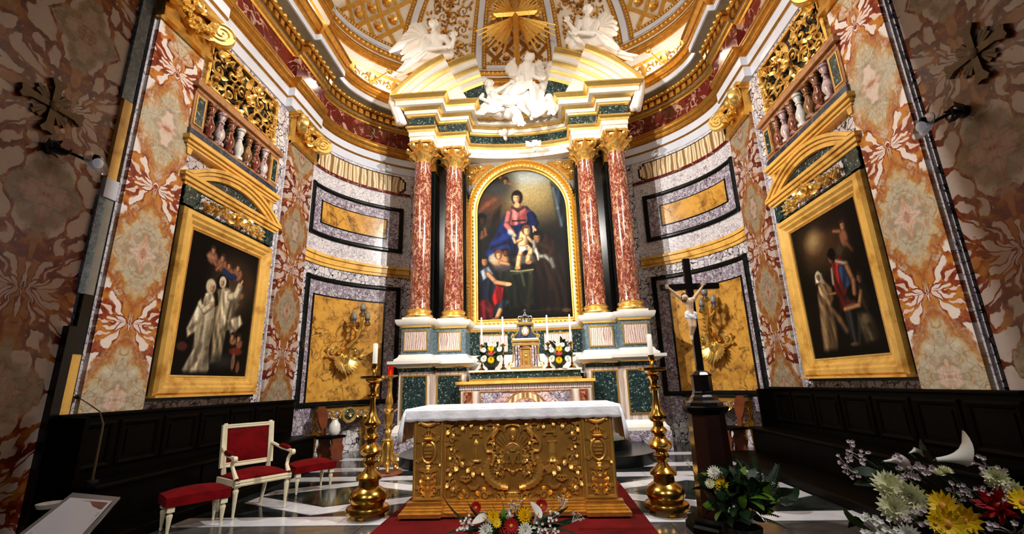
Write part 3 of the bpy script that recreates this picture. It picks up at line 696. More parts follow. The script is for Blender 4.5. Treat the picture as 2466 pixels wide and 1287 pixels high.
# ---- entablature and broken pediment
et = pe
for nm, mt, pr in (('architrave', 'white_marble', [(-.02, 7.02), (-.02, 7.14), (.0, 7.145), (.0, 7.26)]), ('gold_moulding', 'gold_bright', [(.02, 7.26), (.03, 7.31), (.07, 7.35), (.07, 7.39)]),
    ('frieze', 'verde', [(0, 7.39), (0, 7.63)]), ('gold_moulding', 'gold_bright', [(.02, 7.63), (.05, 7.66), (.06, 7.70)]), ('white_band', 'white_marble', [(.09, 7.70), (.10, 7.78)]),
    ('gold_moulding', 'gold_bright', [(.12, 7.78), (.14, 7.81), (.19, 7.84)]), ('corona', 'white_marble', [(.27, 7.84), (.27, 7.96)]), ('gold_cyma', 'gold_bright', [(.29, 7.96), (.30, 8.0), (.35, 8.03), (.38, 8.06), (.38, 8.09)])):
    band(nm, mt, pr, et)
MB().plan([(p[0]-.06*p[2], p[1]-.06*p[3]) for p in RP], 7.03, 7.60).build('core', 'grey_marble', et, 0)
pd = pe
PZ = 5.73
PROF = (('gold_cyma', 'gold_bright', [(3.70, .28), (3.73, .30), (3.76, .34), (3.79, .38), (3.82, .38)]), ('corona', 'white_marble', [(3.57, .26), (3.70, .27)]), ('gold_moulding', 'gold_bright', [(3.49, .12), (3.52, .14), (3.57, .19)]),
        ('white_band', 'white_marble', [(3.38, .09), (3.49, .10)]), ('gold_moulding', 'gold_bright', [(3.31, .05), (3.34, .06), (3.38, .08)]), ('white_band', 'white_marble', [(3.17, .04), (3.31, .045)]), ('gold_moulding', 'gold_bright', [(3.10, .02), (3.13, .03), (3.17, .05)]), ('tympanum', None, [(2.6, 0), (3.11, 0)]))
for s in (-1, 1):
    for a0, a1, y0 in ((51.6, 27.0, 9.40), (34.0, 15.4, 9.75)):
        for nm, mt, pr in PROF:
            m = MB(); q = [(pr[0][0], -.55)]+list(pr)+[(pr[-1][0], -.55)]; n = len(q); K = 14
            for i in range(K+1):
                a = s*R(a0+(a1-a0)*i/K)
                for r, o in q: m.v.append((r*sin(a), y0-o, max(PZ+r*cos(a), 8.07)))
            m.f = [(i*n+k, i*n+n+k, i*n+n+(k+1) % n, i*n+(k+1) % n) for i in range(K) for k in range(n)]+[tuple(range(n)), tuple(K*n+k for k in range(n-1, -1, -1))]
            m.build(nm, mt or ('white_marble' if y0 < 9.5 else 'verde'), pd, 30)
# ---- altarpiece: arched frame (the picture itself comes with the paintings)
AY, AZ, AR = 10.70, 5.60, 1.16
af = thing('altarpiece_frame', 'arched gilded picture frame of the high altar with carved leaf border', 'picture frame', (0, AY, 0))
def arch_pts(r, z0=2.80, n=28): return [(-r, z0)]+[(r*cos(PI-PI*i/n), AZ+r*sin(PI*i/n)) for i in range(n+1)]+[(r, z0)]
def arch_frame(mb, prof, z0=2.80):
    "prof closed [(radius, y)]: jambs, arch and sill"
    n = len(prof); rings = []
    K = 28
    st = [(-1, None)]+[PI-PI*i/K for i in range(K+1)]+[(1, None)]
    for q in st:
        for r, y in prof:
            if isinstance(q, tuple): mb.v.append((q[0]*r, y, z0-(r-AR)))
            else: mb.v.append((r*cos(q), y, AZ+r*sin(q)))
    m_ = len(st); o = len(mb.v)-m_*n
    mb.f += [(o+i*n+k, o+((i+1) % m_)*n+k, o+((i+1) % m_)*n+(k+1) % n, o+i*n+(k+1) % n) for i in range(m_) for k in range(n)]
m = MB(); arch_frame(m, [(AR-.02, 0), (AR-.02, -.05), (AR+.01, -.06), (AR+.02, -.03), (AR+.02, 0)]); m.build('inner_fillet', 'gold_dark', af)
m = MB(); arch_frame(m, [(AR+.01, 0), (AR+.01, -.06), (AR+.05, -.10), (AR+.12, -.11), (AR+.15, -.08), (AR+.15, 0)]); m.build('frame_moulding', 'gold', af)
m = MB(); arch_frame(m, [(AR+.15, 0), (AR+.15, -.10), (AR+.18, -.14), (AR+.23, -.14), (AR+.25, -.10), (AR+.25, 0)]); m.build('outer_moulding', 'gold', af)
lf = MB().leaf((0, 0, 0), (0, 0, 1), (0, -1, 0), .085, .026, .5, 3).mesh('leaf', 'gold_bright')
egg = MB().ball((0, 0, 0), (.022, .025, .034), 6, 5).mesh('bead', 'gold_bright')
def place_on_arch(r, step, me, name, y, mode):
    L = [(-r, 2.80+i*step, 0.0) for i in range(int((AZ-2.8)/step))]; k = int(PI*r/step)
    L += [(r*cos(PI-PI*(i+.5)/k), AZ+r*sin(PI*(i+.5)/k), PI*(i+.5)/k) for i in range(k)]
    L += [(r, AZ-i*step, PI) for i in range(int((AZ-2.8)/step))]+[(r-(i+.5)*step, 2.80-(r-AR), -PI/2) for i in range(int(2*r/step))]
    for x, z, a in L[:300]: ob(name, me, af, M=T(x, y, z) @ RY(a))
place_on_arch(AR+.085, .10, lf, 'leaf', -.11, 0); place_on_arch(AR+.205, .085, egg, 'bead', -.145, 0)
m = MB(); n = 28; P = [(-1.42, 2.5), (-1.42, 7.05), (1.42, 7.05), (1.42, 2.5)]
MB().prism([(-1.42, 5.2), (-1.42, 7.05), (0, 7.05)]+[((AR+.24)*cos(PI/2+PI/2*i/12), AZ+(AR+.24)*sin(PI/2+PI/2*i/12)) for i in range(13)], -.02, .1).build('surround', 'grey_marble', af, 0)
MB().prism([(1.42, 5.2), (1.42, 7.05), (0, 7.05)]+[((AR+.24)*cos(PI/2-PI/2*i/12), AZ+(AR+.24)*sin(PI/2-PI/2*i/12)) for i in range(13)], -.02, .1).build('surround', 'grey_marble', af, 0)
for s in (-1, 1):
    q = [(s*1.36, 6.40), (s*1.36, 6.95), (s*.74, 6.95)]+[(s*1.46*cos(R(a)), AZ+1.46*sin(R(a))) for a in (62, 54, 46, 38, 33)]
    MB().prism(q, -.04, .0).build('spandrel', 'gold_dark', af, 0)
    m = MB(); scroll(m, s*1.22, 6.80, .10, PI/2, s, .016, -.05, 1.3, 4); scroll(m, s*1.27, 6.58, .06, PI/2, -s, .014, -.05); scroll(m, s*1.0, 6.87, .055, 0, s, .014, -.05); m.build('spandrel_scroll', 'gold_bright', af)
MB().box(-1.42, 1.42, .1, .18, 2.4, 7.05).build('back_board', 'black_marble', af, 0)
# ---- steps
def rstep(hw, y0, y1, r, n=10):
    P = [(hw, y1)]+[(hw-r+r*cos(PI/2*i/n), y0+r-r*sin(PI/2*i/n)) for i in range(n+1)]
    return P[::-1]+[] , P
def step_poly(hw, y0, y1, r):
    right = [(hw-r+r*sin(PI/2*i/10), y0+r-r*cos(PI/2*i/10)) for i in range(11)]
    left = [(-x, y) for x, y in right[::-1]]
    return left+right+[(hw, y1), (-hw, y1)]
st = thing('altar_step', 'two rounded black marble steps at the foot of the high altar', 'steps')
MB().plan(step_poly(2.22, 7.40, 10.9, .95), .004, .17).build('lower_step', 'black_marble', st, 30); MB().plan(step_poly(1.88, 7.85, 10.9, .8), .17, .34).build('upper_step', 'black_marble', st, 30)
MB().plan(step_poly(1.60, 8.3, 10.9, .6), .34, .36).build('dais', 'black_marble', st, 30)
# ---- mensa
ha = thing('high_altar', 'marble high altar table with yellow top and inlaid front behind the white cloth', 'altar', (0, 9.0, .36))
MB().box(-1.27, 1.27, .04, .8, 0, .94).build('body', 'alabaster_grey', ha, 0)
MB().box(-1.30, 1.30, .02, .8, .85, .94).build('cornice', 'alabaster_pink', ha, 0)
m = MB(); m.box(-1.37, 1.37, -.04, .8, .955, 1.01); m.box(-1.34, 1.34, -.01, .8, .935, .955); m.build('table_top', 'giallo', ha, 0)
for s in (-1, 1):
    MB().box(s*1.13-.08, s*1.13+.08, .025, .06, .50, .80).build('inlay_panel', 'red_breccia', ha, 0)
    m = MB(); frame_rect(m, s*1.13-.095, s*1.13+.095, .49, .82, [(0, .05), (0, .015), (.02, .015), (.02, .05)]); m.build('inlay_frame', 'sienna', ha, 0)
    MB().box(min(s*.30, s*.88), max(s*.30, s*.88), .025, .06, .40, .79).build('inlay_panel', 'pink_breccia', ha, 0)
    MB().prism([(s*.88, .79), (s*.45, .79), (s*.5, .7), (s*.66, .6), (s*.88, .5)], .02, .06).build('inlay_panel', 'purple_breccia', ha, 0)
m = MB(); frame_rect(m, -.90, .90, .36, .82, [(0, .05), (0, .01), (.025, .01), (.025, .05)]); m.build('inlay_frame', 'sienna', ha, 0)
for r, mt, y in ((.44, 'sienna', .018), (.40, 'alabaster', .012), (.30, 'sienna', .008), (.27, 'pink_breccia', .004)):
    MB().prism([(r*cos(R(a))*1.0, .38+r*sin(R(a))) for a in range(0, 181, 12)], y, .06).build('arch_inlay', mt, ha, 0)
gr = thing('altar_gradine', 'green marble shelf behind the high altar table carrying candles and flowers', 'shelf', (0, 9.0, 1.37))
m = MB(); m.box(-1.14, 1.14, .22, 1.5, 0, .045); m.build('gold_ledge', 'gold', gr, 0); MB().box(-1.12, 1.12, .25, 1.5, .045, .175).build('green_riser', 'verde', gr, 0); MB().bbox(-1.15, 1.15, .20, 1.5, .175, .215, .008).build('shelf_top', 'white_marble', gr, 0)
# ---- tabernacle
tb = thing('tabernacle', 'small marble tabernacle with golden door, blue stone and side volutes', 'tabernacle', (.03, 9.36, 1.585))
MB().box(-.33, .33, -.07, .28, 0, .05).build('base', 'gold_bright', tb, 0)
MB().box(-.24, .24, 0, .28, .05, .52).build('body', 'sienna', tb, 0)
m = MB(); frame_rect(m, -.12, .12, .05, .44, [(0, .01), (0, -.04), (.03, -.04), (.03, .01)]); m.build('door_frame', 'sienna', tb, 0)
d_ = MB().bbox(-.085, .085, -.025, .01, .06, .40, .01).build('door', 'gold_bright', tb, 0)
m = MB(); m.ball((0, -.03, .26), (.035, .015, .045), 8, 5); m.ball((0, -.03, .33), .02, 6, 4); m.leaf((0, -.025, .1), (0, 0, 1), (0, -1, 0), .12, .03); m.build('door_relief', 'gold', d_)
for x in (-.20, -.145, .145, .20):
    q = MB().lathe([(.026, .05), (.022, .08), (.02, .43), (.028, .46), (.03, .48)], 10, (x, -.035, 0)).build('column', 'purple_breccia', tb)
m = MB(); m.prism([(-.10, .44), (.10, .44), (0, .50)], -.045, 0); m.build('door_pediment', 'sienna', tb, 0)
m = MB(); m.box(-.28, .28, -.06, .28, .48, .52); m.box(-.30, .30, -.07, .28, .56, .60); m.build('entablature', 'gold_bright', tb, 0); MB().box(-.275, .275, -.05, .28, .52, .56).build('entablature_band', 'sienna', tb, 0); MB().box(-.27, .27, -.05, .28, .60, .63).build('upper_base', 'white_marble', tb, 0)
m = MB(); m.prism([(-.24, .63), (.24, .63), (.13, .74), (.12, .90), (-.12, .90), (-.13, .74)], -.03, .25); m.build('upper_stage', 'navy_marble', tb, 0)
MB().ball((0, -.04, .78), (.065, .02, .085), 14, 8).build('oval_medallion', 'alabaster_pink', tb)
m = MB(); m.tube([(.075*cos(a*PI/10), -.045, .78+.097*sin(a*PI/10)) for a in range(20)], .010, 5, True); m.build('medallion_rim', 'gold_bright', tb)
for s in (-1, 1):
    m = MB(); m.tube([(s*.13, -.03, .90), (s*.17, -.03, .88), (s*.155, -.03, .82), (s*.16, -.03, .76), (s*.21, -.03, .70)]+[(s*p[0], -.03, p[2]) for p in spiral(.255, .665, .05, 1.2, PI*.7, -1, 10)], .016, 6); m.build('upper_volute', 'gold_bright', tb)
    m = MB(); m.tube([(s*.255, -.02, .47), (s*.262, -.02, .3), (s*.27, -.02, .2)]+[(s*p[0], -.02, p[2]) for p in spiral(.32, .10, .055, 1.2, PI*.75, -1, 10)], .017, 6); m.build('side_volute', 'gold_bright', tb)
m = MB(); m.box(-.16, .16, -.06, .27, .90, .925); m.box(-.18, .18, -.08, .28, .925, .96); m.build('top_cornice', 'gold_bright', tb, 0)
cr = MB().lathe([(.13, 0), (.14, .01), (.135, .045), (.12, .05), (.115, .02)], 18).build('crown', 'silver', tb); cr.location = (0, .10, .96); cr['label'] = 'dark silver openwork crown'
m = MB()
for k in range(6):
    a = k*PI/3; m.tube([(.13*cos(a), .13*sin(a), .04), (.155*cos(a), .155*sin(a), .09), (.13*cos(a), .13*sin(a), .15), (.05*cos(a), .05*sin(a), .14), (.0, 0, .20)], .012, 5); m.leaf((.13*cos(a+.5), .13*sin(a+.5), .04), (0, 0, 1), (cos(a), sin(a), 0), .06, .02)
m.build('arches', 'silver', cr)
m = MB(); m.ball((0, 0, .215), .026, 8, 6); m.box(-.008, .008, -.008, .008, .235, .31); m.box(-.03, .03, -.008, .008, .27, .286); m.build('orb_cross', 'silver', cr)
# ---- four altar candles
for i, (x, near) in enumerate(((-.90, 'at the armchair end of the altar shelf'), (-.45, 'between bouquet and tabernacle on the armchair side'), (.49, 'between tabernacle and bouquet on the crucifix side'), (.97, 'at the crucifix end of the altar shelf'))):
    y = 9.42; c = thing('altar_candlestick', 'thin white candle in a slim brass candlestick, '+near, 'candlestick', (x, y, 1.585), 0, 'four candles on the high altar')
    MB().lathe([(.075, 0), (.075, .02), (.05, .04), (.022, .07), (.03, .10), (.016, .14), (.014, .26), (.028, .30), (.013, .34), (.012, .44), (.03, .48), (.06, .50), (.06, .515), (.02, .525), (.02, .55)], 14).build('stick', 'brass', c)
    MB().lathe([(.02, .54), (.018, 1.10), (.008, 1.115)], 12).build('candle', 'wax', c)

# ================================================================== SIDE WALLS
# ---------------------------------------------------------------- pilasters with gilded capitals
def volute_disc(r, th):
    m = MB(); m.lathe([(r*.96, -th/2), (r, -th*.3), (r, th*.3), (r*.96, th/2)], 24)
    m2 = MB(); m2.join(m, RX(PI/2))
    for s in (-1, 1): m2.tube([(p[0], s*th*.5, p[2]) for p in spiral(0, 0, r*.88, 2.2, 0, 1, 40, 0, .08)], r*.085, 6)
    return m2
def pilaster_capital(hw):
    parts = {}
    m = MB(); m.box(-hw, hw, -.16, .0, 0, .10); m.box(-hw*.97, hw*.97, -.14, 0, .10, .55); m.box(-hw-.05, hw+.05, -.24, 0, .60, .68); m.box(-hw-.02, hw+.02, -.20, 0, .55, .60); m.box(-hw-.02, hw+.02, -.18, 0, -.03, .02); parts['block'] = (m, 'gold')
    for s in (-1, 1):
        m = MB(); m.join(volute_disc(.19, .13), T(s*(hw-.02), -.27, .38) @ RZ(-s*R(45)))
        m.tube([(s*(hw-.30), -.20, .56), (s*(hw-.12), -.24, .57), (s*(hw-.0), -.28, .55)], [.06, .07, .05], 6); parts['volute', s] = (m, 'gold_bright')
    g = MB(); rng = random.Random(4)
    for i in range(46):
        t = i/45; x = (t*2-1)*(hw-.12); z = .42-.20*(1-(t*2-1)**2); r = rng.uniform(.03, .05)
        g.ball((x+rng.uniform(-.03, .03), -.20-rng.uniform(0, .09), z+rng.uniform(-.055, .055)), r, 6, 4)
    for i in range(10):
        t = i/9; x = (t*2-1)*(hw-.15); z = .36-.24*(1-(t*2-1)**2); g.leaf((x, -.2, z), (rng.uniform(-1, 1), -.3, rng.uniform(-1, .4)), (0, -1, 0), .13, .04, .5, 3)
    parts['fruit_garland'] = (g, 'gold_bright')
    g = MB(); g.ball((0, -.22, .52), (.09, .07, .08), 10, 6)
    for k in range(7): a = PI*k/6; g.leaf((0, -.20, .50), (cos(a), 0, sin(a)), (0, -1, 0), .14, .04, .4, 3)
    parts['shell'] = (g, 'gold_bright')
    return {k: (mb.mesh(k if isinstance(k, str) else k[0], mt)) for k, (mb, mt) in parts.items()}
capN, capF = pilaster_capital(.42), pilaster_capital(.44)
def pilaster(side, yc, hw, mat, capd, label, zcap=6.10):
    p = thing('pilaster', label, 'pilaster', group='breccia pilasters of the choir'); p.matrix_basis = wall_M(side, yc)
    MB().box(-hw, hw, -.09, 0, .0, zcap).build('shaft', mat, p, 0)
    MB().box(-hw-.03, hw+.02, -.04, 0, 0, zcap).build('back_strip', 'white_breccia_fine', p, 0)
    for k, me in capd.items(): ob(me.name.split('.')[0], me, p, (0, 0, zcap-.03))
    return p
for s in (-1, 1):
    who = side_txt(s)
    pilaster(s, 4.855, .385, 'breccia_pilaster', capN, 'broad red, white and ochre marble pilaster '+who)
    pilaster(s, 8.03, .46, 'breccia_pilaster_brown', capF, 'narrow brown marble pilaster '+who)
# ---------------------------------------------------------------- side altarpieces
def seg_arc(w, h, n=16):
    "segmental arc of half width w and rise h: (x, z) and normal angle"
    r = (w*w+h*h)/(2*h); a = math.asin(w/r); return r, a
def side_altarpiece(side):
    s = side
    t = thing('side_altarpiece', ('painting of two nuns in white' if s < 0 else 'painting of a man in a red cape')+' in a yellow marble frame with pediment', 'painting'); t.matrix_basis = wall_M(s, 6.30)
    MB().box(-1.05, 1.05, -.06, 0, 1.215, 3.80).build('black_surround', 'black_marble', t, 0)
    m = MB(); frame_rect(m, -1.0, 1.0, 1.28, 3.76, [(0, -.06), (0, -.12), (.03, -.16), (.09, -.17), (.12, -.14), (.15, -.14), (.19, -.10), (.22, -.10), (.24, -.07), (.24, -.06)]); m.build('yellow_frame', 'giallo', t, 30)
    m = MB(); m.box(-1.03, 1.03, -.19, -.06, 1.255, 1.285); m.build('sill', 'giallo', t, 0)
    m = MB(); frame_rect(m, -.77, .77, 1.51, 3.53, [(0, -.06), (0, -.095), (.025, -.09), (.03, -.06)]); m.build('gilt_fillet', 'gold_bright', t, 30)
    # frieze
    MB().box(-1.02, 1.02, -.09, 0, 3.80, 4.06).build('frieze', 'verde', t, 0); MB().box(-.72, .72, -.10, 0, 3.82, 4.04).build('frieze_panel', 'white_breccia', t, 0)
    for q in (-1, 1): MB().box(q*.92-.10, q*.92+.10, -.11, 0, 3.80, 4.06).build('end_block', 'verde', t, 0)
    g = MB(); rng = random.Random(11)
    g.ball((0, -.14, 3.93), (.13, .06, .11), 12, 7); rosette(g, (0, -.18, 3.93), .13, petals=8)
    for q in (-1, 1):
        scroll(g, q*.19, 3.93, .09, PI/2, -q, .022, -.14)
        for i in range(16):
            x = q*(.27+i*.026); z = 3.93+.05*sin(i*.9)-.03*i/16
            g.leaf((x, -.10, z), (q, -.2, (-1)**i*.9), (0, -1, 0), .11, .032, .6, 3); g.ball((x, -.15, z+rng.uniform(-.03, .03)), .026, 6, 4)
    g.build('gilded_festoon', 'gold_bright', t)
    # horizontal cornice and segmental pediment
    m = MB(); m.box(-1.06, 1.06, -.12, 0, 4.06, 4.11); m.box(-1.10, 1.10, -.15, 0, 4.11, 4.17); m.box(-1.14, 1.14, -.18, 0, 4.17, 4.22); m.build('cornice', 'giallo', t, 0)
    W_, H_ = 1.14, .42; r, a = seg_arc(W_, H_); zc = 4.18+H_-r
    for nm, mt, r0, r1, o in (('pediment_moulding', 'giallo', r-.05, r, .19), ('pediment_moulding', 'giallo', r-.10, r-.05, .16), ('pediment_moulding', 'giallo', r-.17, r-.10, .13)):
        m = MB(); K = 20
        for i in range(K+1):
            b = -a+2*a*i/K
            for rr, y in ((r0, 0), (r0, -o), (r1, -o), (r1, 0)): m.v.append((rr*sin(b), y, max(4.215, zc+rr*cos(b))))
        m.f = [(i*4+k, i*4+4+k, i*4+4+(k+1) % 4, i*4+(k+1) % 4) for i in range(K) for k in range(4)]+[(0, 1, 2, 3), (K*4+3, K*4+2, K*4+1, K*4)]
        m.build(nm, mt, t, 30)
    rr = r-.16; aa = math.acos(min(1, (4.22-zc)/rr)); MB().prism([(rr*sin(-aa+2*aa*i/12), zc+rr*cos(-aa+2*aa*i/12)) for i in range(13)], -.08, 0).build('tympanum', 'verde', t, 0)
    return t
SIDEP = {s: side_altarpiece(s) for s in (-1, 1)}
# ---------------------------------------------------------------- balconies
def baluster():
    return MB().lathe([(.075, 0), (.075, .05), (.045, .06), (.05, .09), (.078, .17), (.07, .24), (.04, .32), (.034, .37), (.05, .38), (.05, .40), (.035, .41), (.06, .47), (.055, .50), (.075, .51), (.075, .55)], 12)
BALM = ['red_breccia', 'pink_breccia', 'red_breccia', 'white_marble', 'brown_breccia', 'red_breccia', 'pink_breccia']
balme = {m: baluster().mesh('baluster', m) for m in set(BALM)}
for s in (-1, 1):
    b = thing('balcony', 'marble balcony with turned balusters '+side_txt(s), 'balcony'); b.matrix_basis = wall_M(s, 6.20)
    m = MB(); m.box(-1.06, 1.06, -.15, 0, 4.64, 4.69); m.box(-1.03, 1.03, -.12, 0, 4.60, 4.64); m.box(-1.09, 1.09, -.19, 0, 4.69, 4.75); m.build('yellow_ledge', 'giallo', b, 0)
    for q in (-1, 1):
        for k in range(5): MB().prism([(q*.96-.05, 4.60), (q*.96+.05, 4.60), (q*.96+.03, 4.50), (q*.96-.03, 4.50)], -.11+.022*k, -.093+.022*k).build('guttae', 'giallo', b, 0)
    MB().box(-1.04, 1.04, -.13, 0, 4.75, 4.88).build('slate_band', 'navy_marble', b, 0)
    MB().box(-1.02, 1.02, -.12, 0, 4.88, 4.92).build('base_rail', 'sienna', b, 0)
    m = MB(); m.box(-1.02, 1.02, -.12, 0, 5.47, 5.53); m.box(-1.07, 1.07, -.17, 0, 5.53, 5.60); m.box(-1.04, 1.04, -.14, 0, 5.60, 5.66); m.build('handrail', 'sienna', b, 0)
    for q in (-1, 1):
        MB().box(q*.91-.12, q*.91+.12, -.11, 0, 4.92, 5.47).build('end_pier', 'sienna', b, 0); MB().box(q*.91-.07, q*.91+.07, -.118, -.1, 4.98, 5.41).build('green_inset', 'verde', b, 0)
        m = MB(); frame_rect(m, q*.91-.085, q*.91+.085, 4.965, 5.425, [(0, -.10), (0, -.122), (.018, -.122), (.018, -.10)]); m.build('inset_frame', 'giallo', b, 0)
    MB().box(-.8, .8, -.004, 0, 4.92, 5.47).build('dark_opening', 'black_marble', b, 0)
    for i in range(7): ob('baluster', balme[BALM[i]], b, (-.66+i*.22, -.075, 4.92))
    # grille
    g = thing('gilded_grille', 'gilded openwork grille above the balcony '+side_txt(s), 'grille'); g.matrix_basis = wall_M(s, 6.22)
    MB().box(-.84, .84, -.03, 0, 5.74, 6.56).build('dark_opening', 'black_marble', g, 0)
    m = MB(); frame_rect(m, -.87, .87, 5.71, 6.59, [(0, 0), (0, -.07), (.02, -.09), (.05, -.08), (.06, -.05), (.06, 0)]); m.build('frame', 'gold', g)
    rng = random.Random(5)
    m = MB(); scroll(m, -.12, 6.10, .14, 0, 1, .022, -.07, 1.3, 3); scroll(m, .12, 6.10, .14, PI, -1, .022, -.07, 1.3, 3)
    rosette(m, (0, -.08, 6.08), .14, petals=8); m.leaf((0, -.07, 6.2), (0, 0, 1), (0, -1, 0), .28, .07); m.leaf((0, -.07, 5.96), (0, 0, -1), (0, -1, 0), .26, .07)
    m.build('centre_ornament', 'gold_bright', g)
    for q in (-1, 1):
        for (x, z, r, a, d) in ((.38, 6.24, .17, 0, 1), (.38, 5.90, .16, PI, -1), (.66, 6.12, .15, PI/2, -1), (.68, 5.80, .12, -PI/2, 1), (.68, 6.40, .10, 0, 1), (.20, 6.40, .09, PI, 1), (.20, 5.76, .09, 0, -1)):
            m = MB(); scroll(m, q*x, z, r, a if q > 0 else PI-a, d*q, .024, -.065, 1.35, 5); m.build('scroll', 'gold_bright', g)
    m = MB()
    for i in range(60):
        x = rng.uniform(-.78, .78); z = rng.uniform(5.70, 6.46); a = rng.uniform(0, 2*PI); m.leaf((x, -.06, z), (cos(a), -.15, sin(a)), (0, -1, 0), .13, .035, .6, 3)
    o = m.build('leafwork', 'gold', g); o['kind'] = 'stuff'
# ---------------------------------------------------------------- sconces
def torch(mb_base, mb_cone): pass
for s in (-1, 1):
    th = R(25.5) if s > 0 else PI-R(25.5)
    c = thing('wall_sconce', 'gilded winged bracket with grey torch lamps, '+('behind the tall brass candlestick' if s < 0 else 'behind the crucifix'), 'wall lamp'); c.matrix_basis = apse_M(th, .04, 1.95)
    m = MB(); m.ball((0, -.10, .0), (.12, .09, .14), 12, 8); m.ball((0, -.14, .12), (.08, .08, .09), 10, 6); m.ball((0, -.20, .0), .03, 6, 4)
    for q in (-1, 1): m.ball((q*.04, -.19, .05), .018, 6, 4)
    for k in range(9): a = PI*k/8; m.leaf((.10*cos(a), -.10, .10+.06*sin(a)), (cos(a), -.2, sin(a)+.2), (0, -1, 0), .13, .035, .5, 3)
    m.build('mask', 'gold_bright', c)
    for q in (-1, 1):
        m = MB()
        for k in range(7):
            a = R(-100+k*16); d = (q*cos(a), -.15, sin(a)); m.leaf((q*.08, -.10, -.02), d, (0, -1, 0), .34-.02*k, .045, .35, 4)
        m.build('wing', 'gold_bright', c)
        m = MB(); scroll(m, q*.30, .12, .10, -PI/2, q, .026, -.09, 1.4, 3); m.tube([(q*.05, -.1, .05), (q*.18, -.12, .0), (q*.30, -.1, .02)], .03, 6); m.build('scroll', 'gold_bright', c)
    m = MB()
    for k in range(5): m.leaf((0, -.10, -.10), ((k-2)*.35, -.1, -1), (0, -1, 0), .30-.04*abs(k-2), .045, .4, 4)
    m.build('pendant_leaves', 'gold_bright', c)
    br = MB().tube([(.0, -.16, .10), (.05*s, -.30, .22), (.10, -.38, .40), (.16, -.40, .62)], [.05, .045, .04, .05], 8).build('branch', 'gold', c)
    m = MB()
    for k in range(16):
        t_ = k/15; bx, by, bz = .02+.15*t_, -.20-.20*t_, .14+.46*t_; a = k*2.4; m.leaf((bx, by, bz), (cos(a), -.3, .6+.4*sin(a)), (0, -1, 0), .13, .035, .6, 3)
    m.tube([(.02, -.20, .14), (.17, -.40, .60)], .03, 6); m.build('branch_leaves', 'gold_bright', c)
    for (x, y, z) in ((.02, -.36, .72), (.32, -.40, .74), (.17, -.44, .93)):
        MB().tube([(.15, -.40, .58), (x*.6+.06, y, z-.14), (x, y, z-.06)], .034, 6).build('arm', 'gold', c)
        MB().lathe([(.02, -.06), (.07, -.03), (.085, 0), (.06, .01)], 12, (x, y, z)).build('drip_pan', 'gold', c)
        l = MB().lathe([(.045, 0), (.07, .03), (.05, .05), (.035, .07), (.06, .10), (.06, .12)], 12, (x, y, z)).build('torch_cup', 'silver', c)
        MB().lathe([(.055, .12), (.065, .16), (.055, .21), (.03, .26), (.006, .29)], 12, (x, y, z)).build('torch_flame', 'grey_marble', l)
# ---------------------------------------------------------------- gilded console tables in the apse
for s in (-1, 1):
    th = R(26) if s > 0 else PI-R(26)
    c = thing('console_table', 'gilded carved console table with dark oval medallion, '+('near the red stools' if s < 0 else 'behind the crucifix pedestal'), 'console table'); c.matrix_basis = apse_M(th, .05, 0)
    MB().bbox(-.66, .66, -.42, .0, .93, .97, .01).build('top', 'black_marble', c, 0)
    MB().box(-.60, .60, -.39, 0, .86, .93).build('apron_rail', 'gold', c, 0)
    for q in (-1, 1):
        m = MB()
        for i in range(5): scroll(m, q*(.22+.09*i), .80-.02*(i % 2), .06, PI/2, q*(-1)**i, .014, -.39, 1.2, 2)
        m.build('apron_scrolls', 'gold_bright', c)
    MB().box(-.50, .50, -.37, -.30, .74, .88).build('apron', 'purple_breccia', c, 0)
    md = MB().lathe([(.10, 0), (.12, .03), (.155, .035), (.165, .01), (.165, 0)], 24, M=T(0, -.385, .78) @ RX(PI/2)).build('medallion_rim', 'gold_bright', c)
    MB().ball((0, -.39, .78), (.11, .03, .11), 16, 6).build('medallion', 'verde', c); m = MB(); rosette(m, (0, -.42, .78), .05); m.build('medallion_flower', 'gold_bright', c)
    for q in (-1, 1):
        for y in (-.34, -.04):
            lg = MB(); x = q*.54
            lg.box(x-.07, x+.07, y-.05, y+.05, .74, .93); lg.lathe([(.07, .62), (.075, .66), (.05, .68), (.06, .72), (.065, .74)], 12, (x, y, 0)); lg.lathe([(.05, .48), (.035, .50), (.045, .60), (.06, .62)], 12, (x, y, 0)); lg.box(x-.075, x+.075, y-.06, y+.06, .35, .48); lg.lathe([(.018, .03), (.03, .0), (.03, .0), (.022, .04), (.05, .33), (.055, .35)], 12, (x, y, 0))
            l = lg.build('leg', 'gold', c)
            if y < -.1:
                MB().box(x-.045, x+.045, y-.057, y-.04, .79, .89).build('dark_inset', 'verde', l, 0); MB().box(x-.045, x+.045, y-.067, y-.05, .37, .46).build('dark_inset', 'verde', l, 0)
                for z in (.84, .415): MB().ball((x, y-.065, z), (.025, .015, .025), 8, 5).build('stud', 'gold_bright', l)

# ================================================================== FURNITURE
# ---------------------------------------------------------------- carpet, free-standing altar, cloth
tag(MB().bbox(-1.29, 1.29, 2.6, 6.62, .004, .018, .004).build('carpet', 'carpet', smooth=0), 'dark red carpet under the golden altar', 'carpet')
AL = thing('golden_altar', 'gilded free-standing altar with carved front on the red carpet', 'altar', (0, 5.0, .018))
def A(cx, cy):
    p = at(940+cx/3.785, 930+cy/3.785, 5.0); return p.x, p.z-.018
MB().box(-1.04, 1.04, .0, .92, .12, 1.02).build('body', 'altar_field', AL, 0)
m = MB()
for o, z0, z1 in ((.13, .02, .055), (.10, .055, .075), (.075, .075, .095), (.05, .095, .12), (.03, .12, .14)): m.box(-.98-o, .98+o, -o-.02, .92+o, z0, z1)
m.build('base_moulding', 'gold', AL, 0); MB().box(-1.12, 1.12, -.14, 1.05, 0, .02).build('plinth', 'black_lacquer', AL, 0)
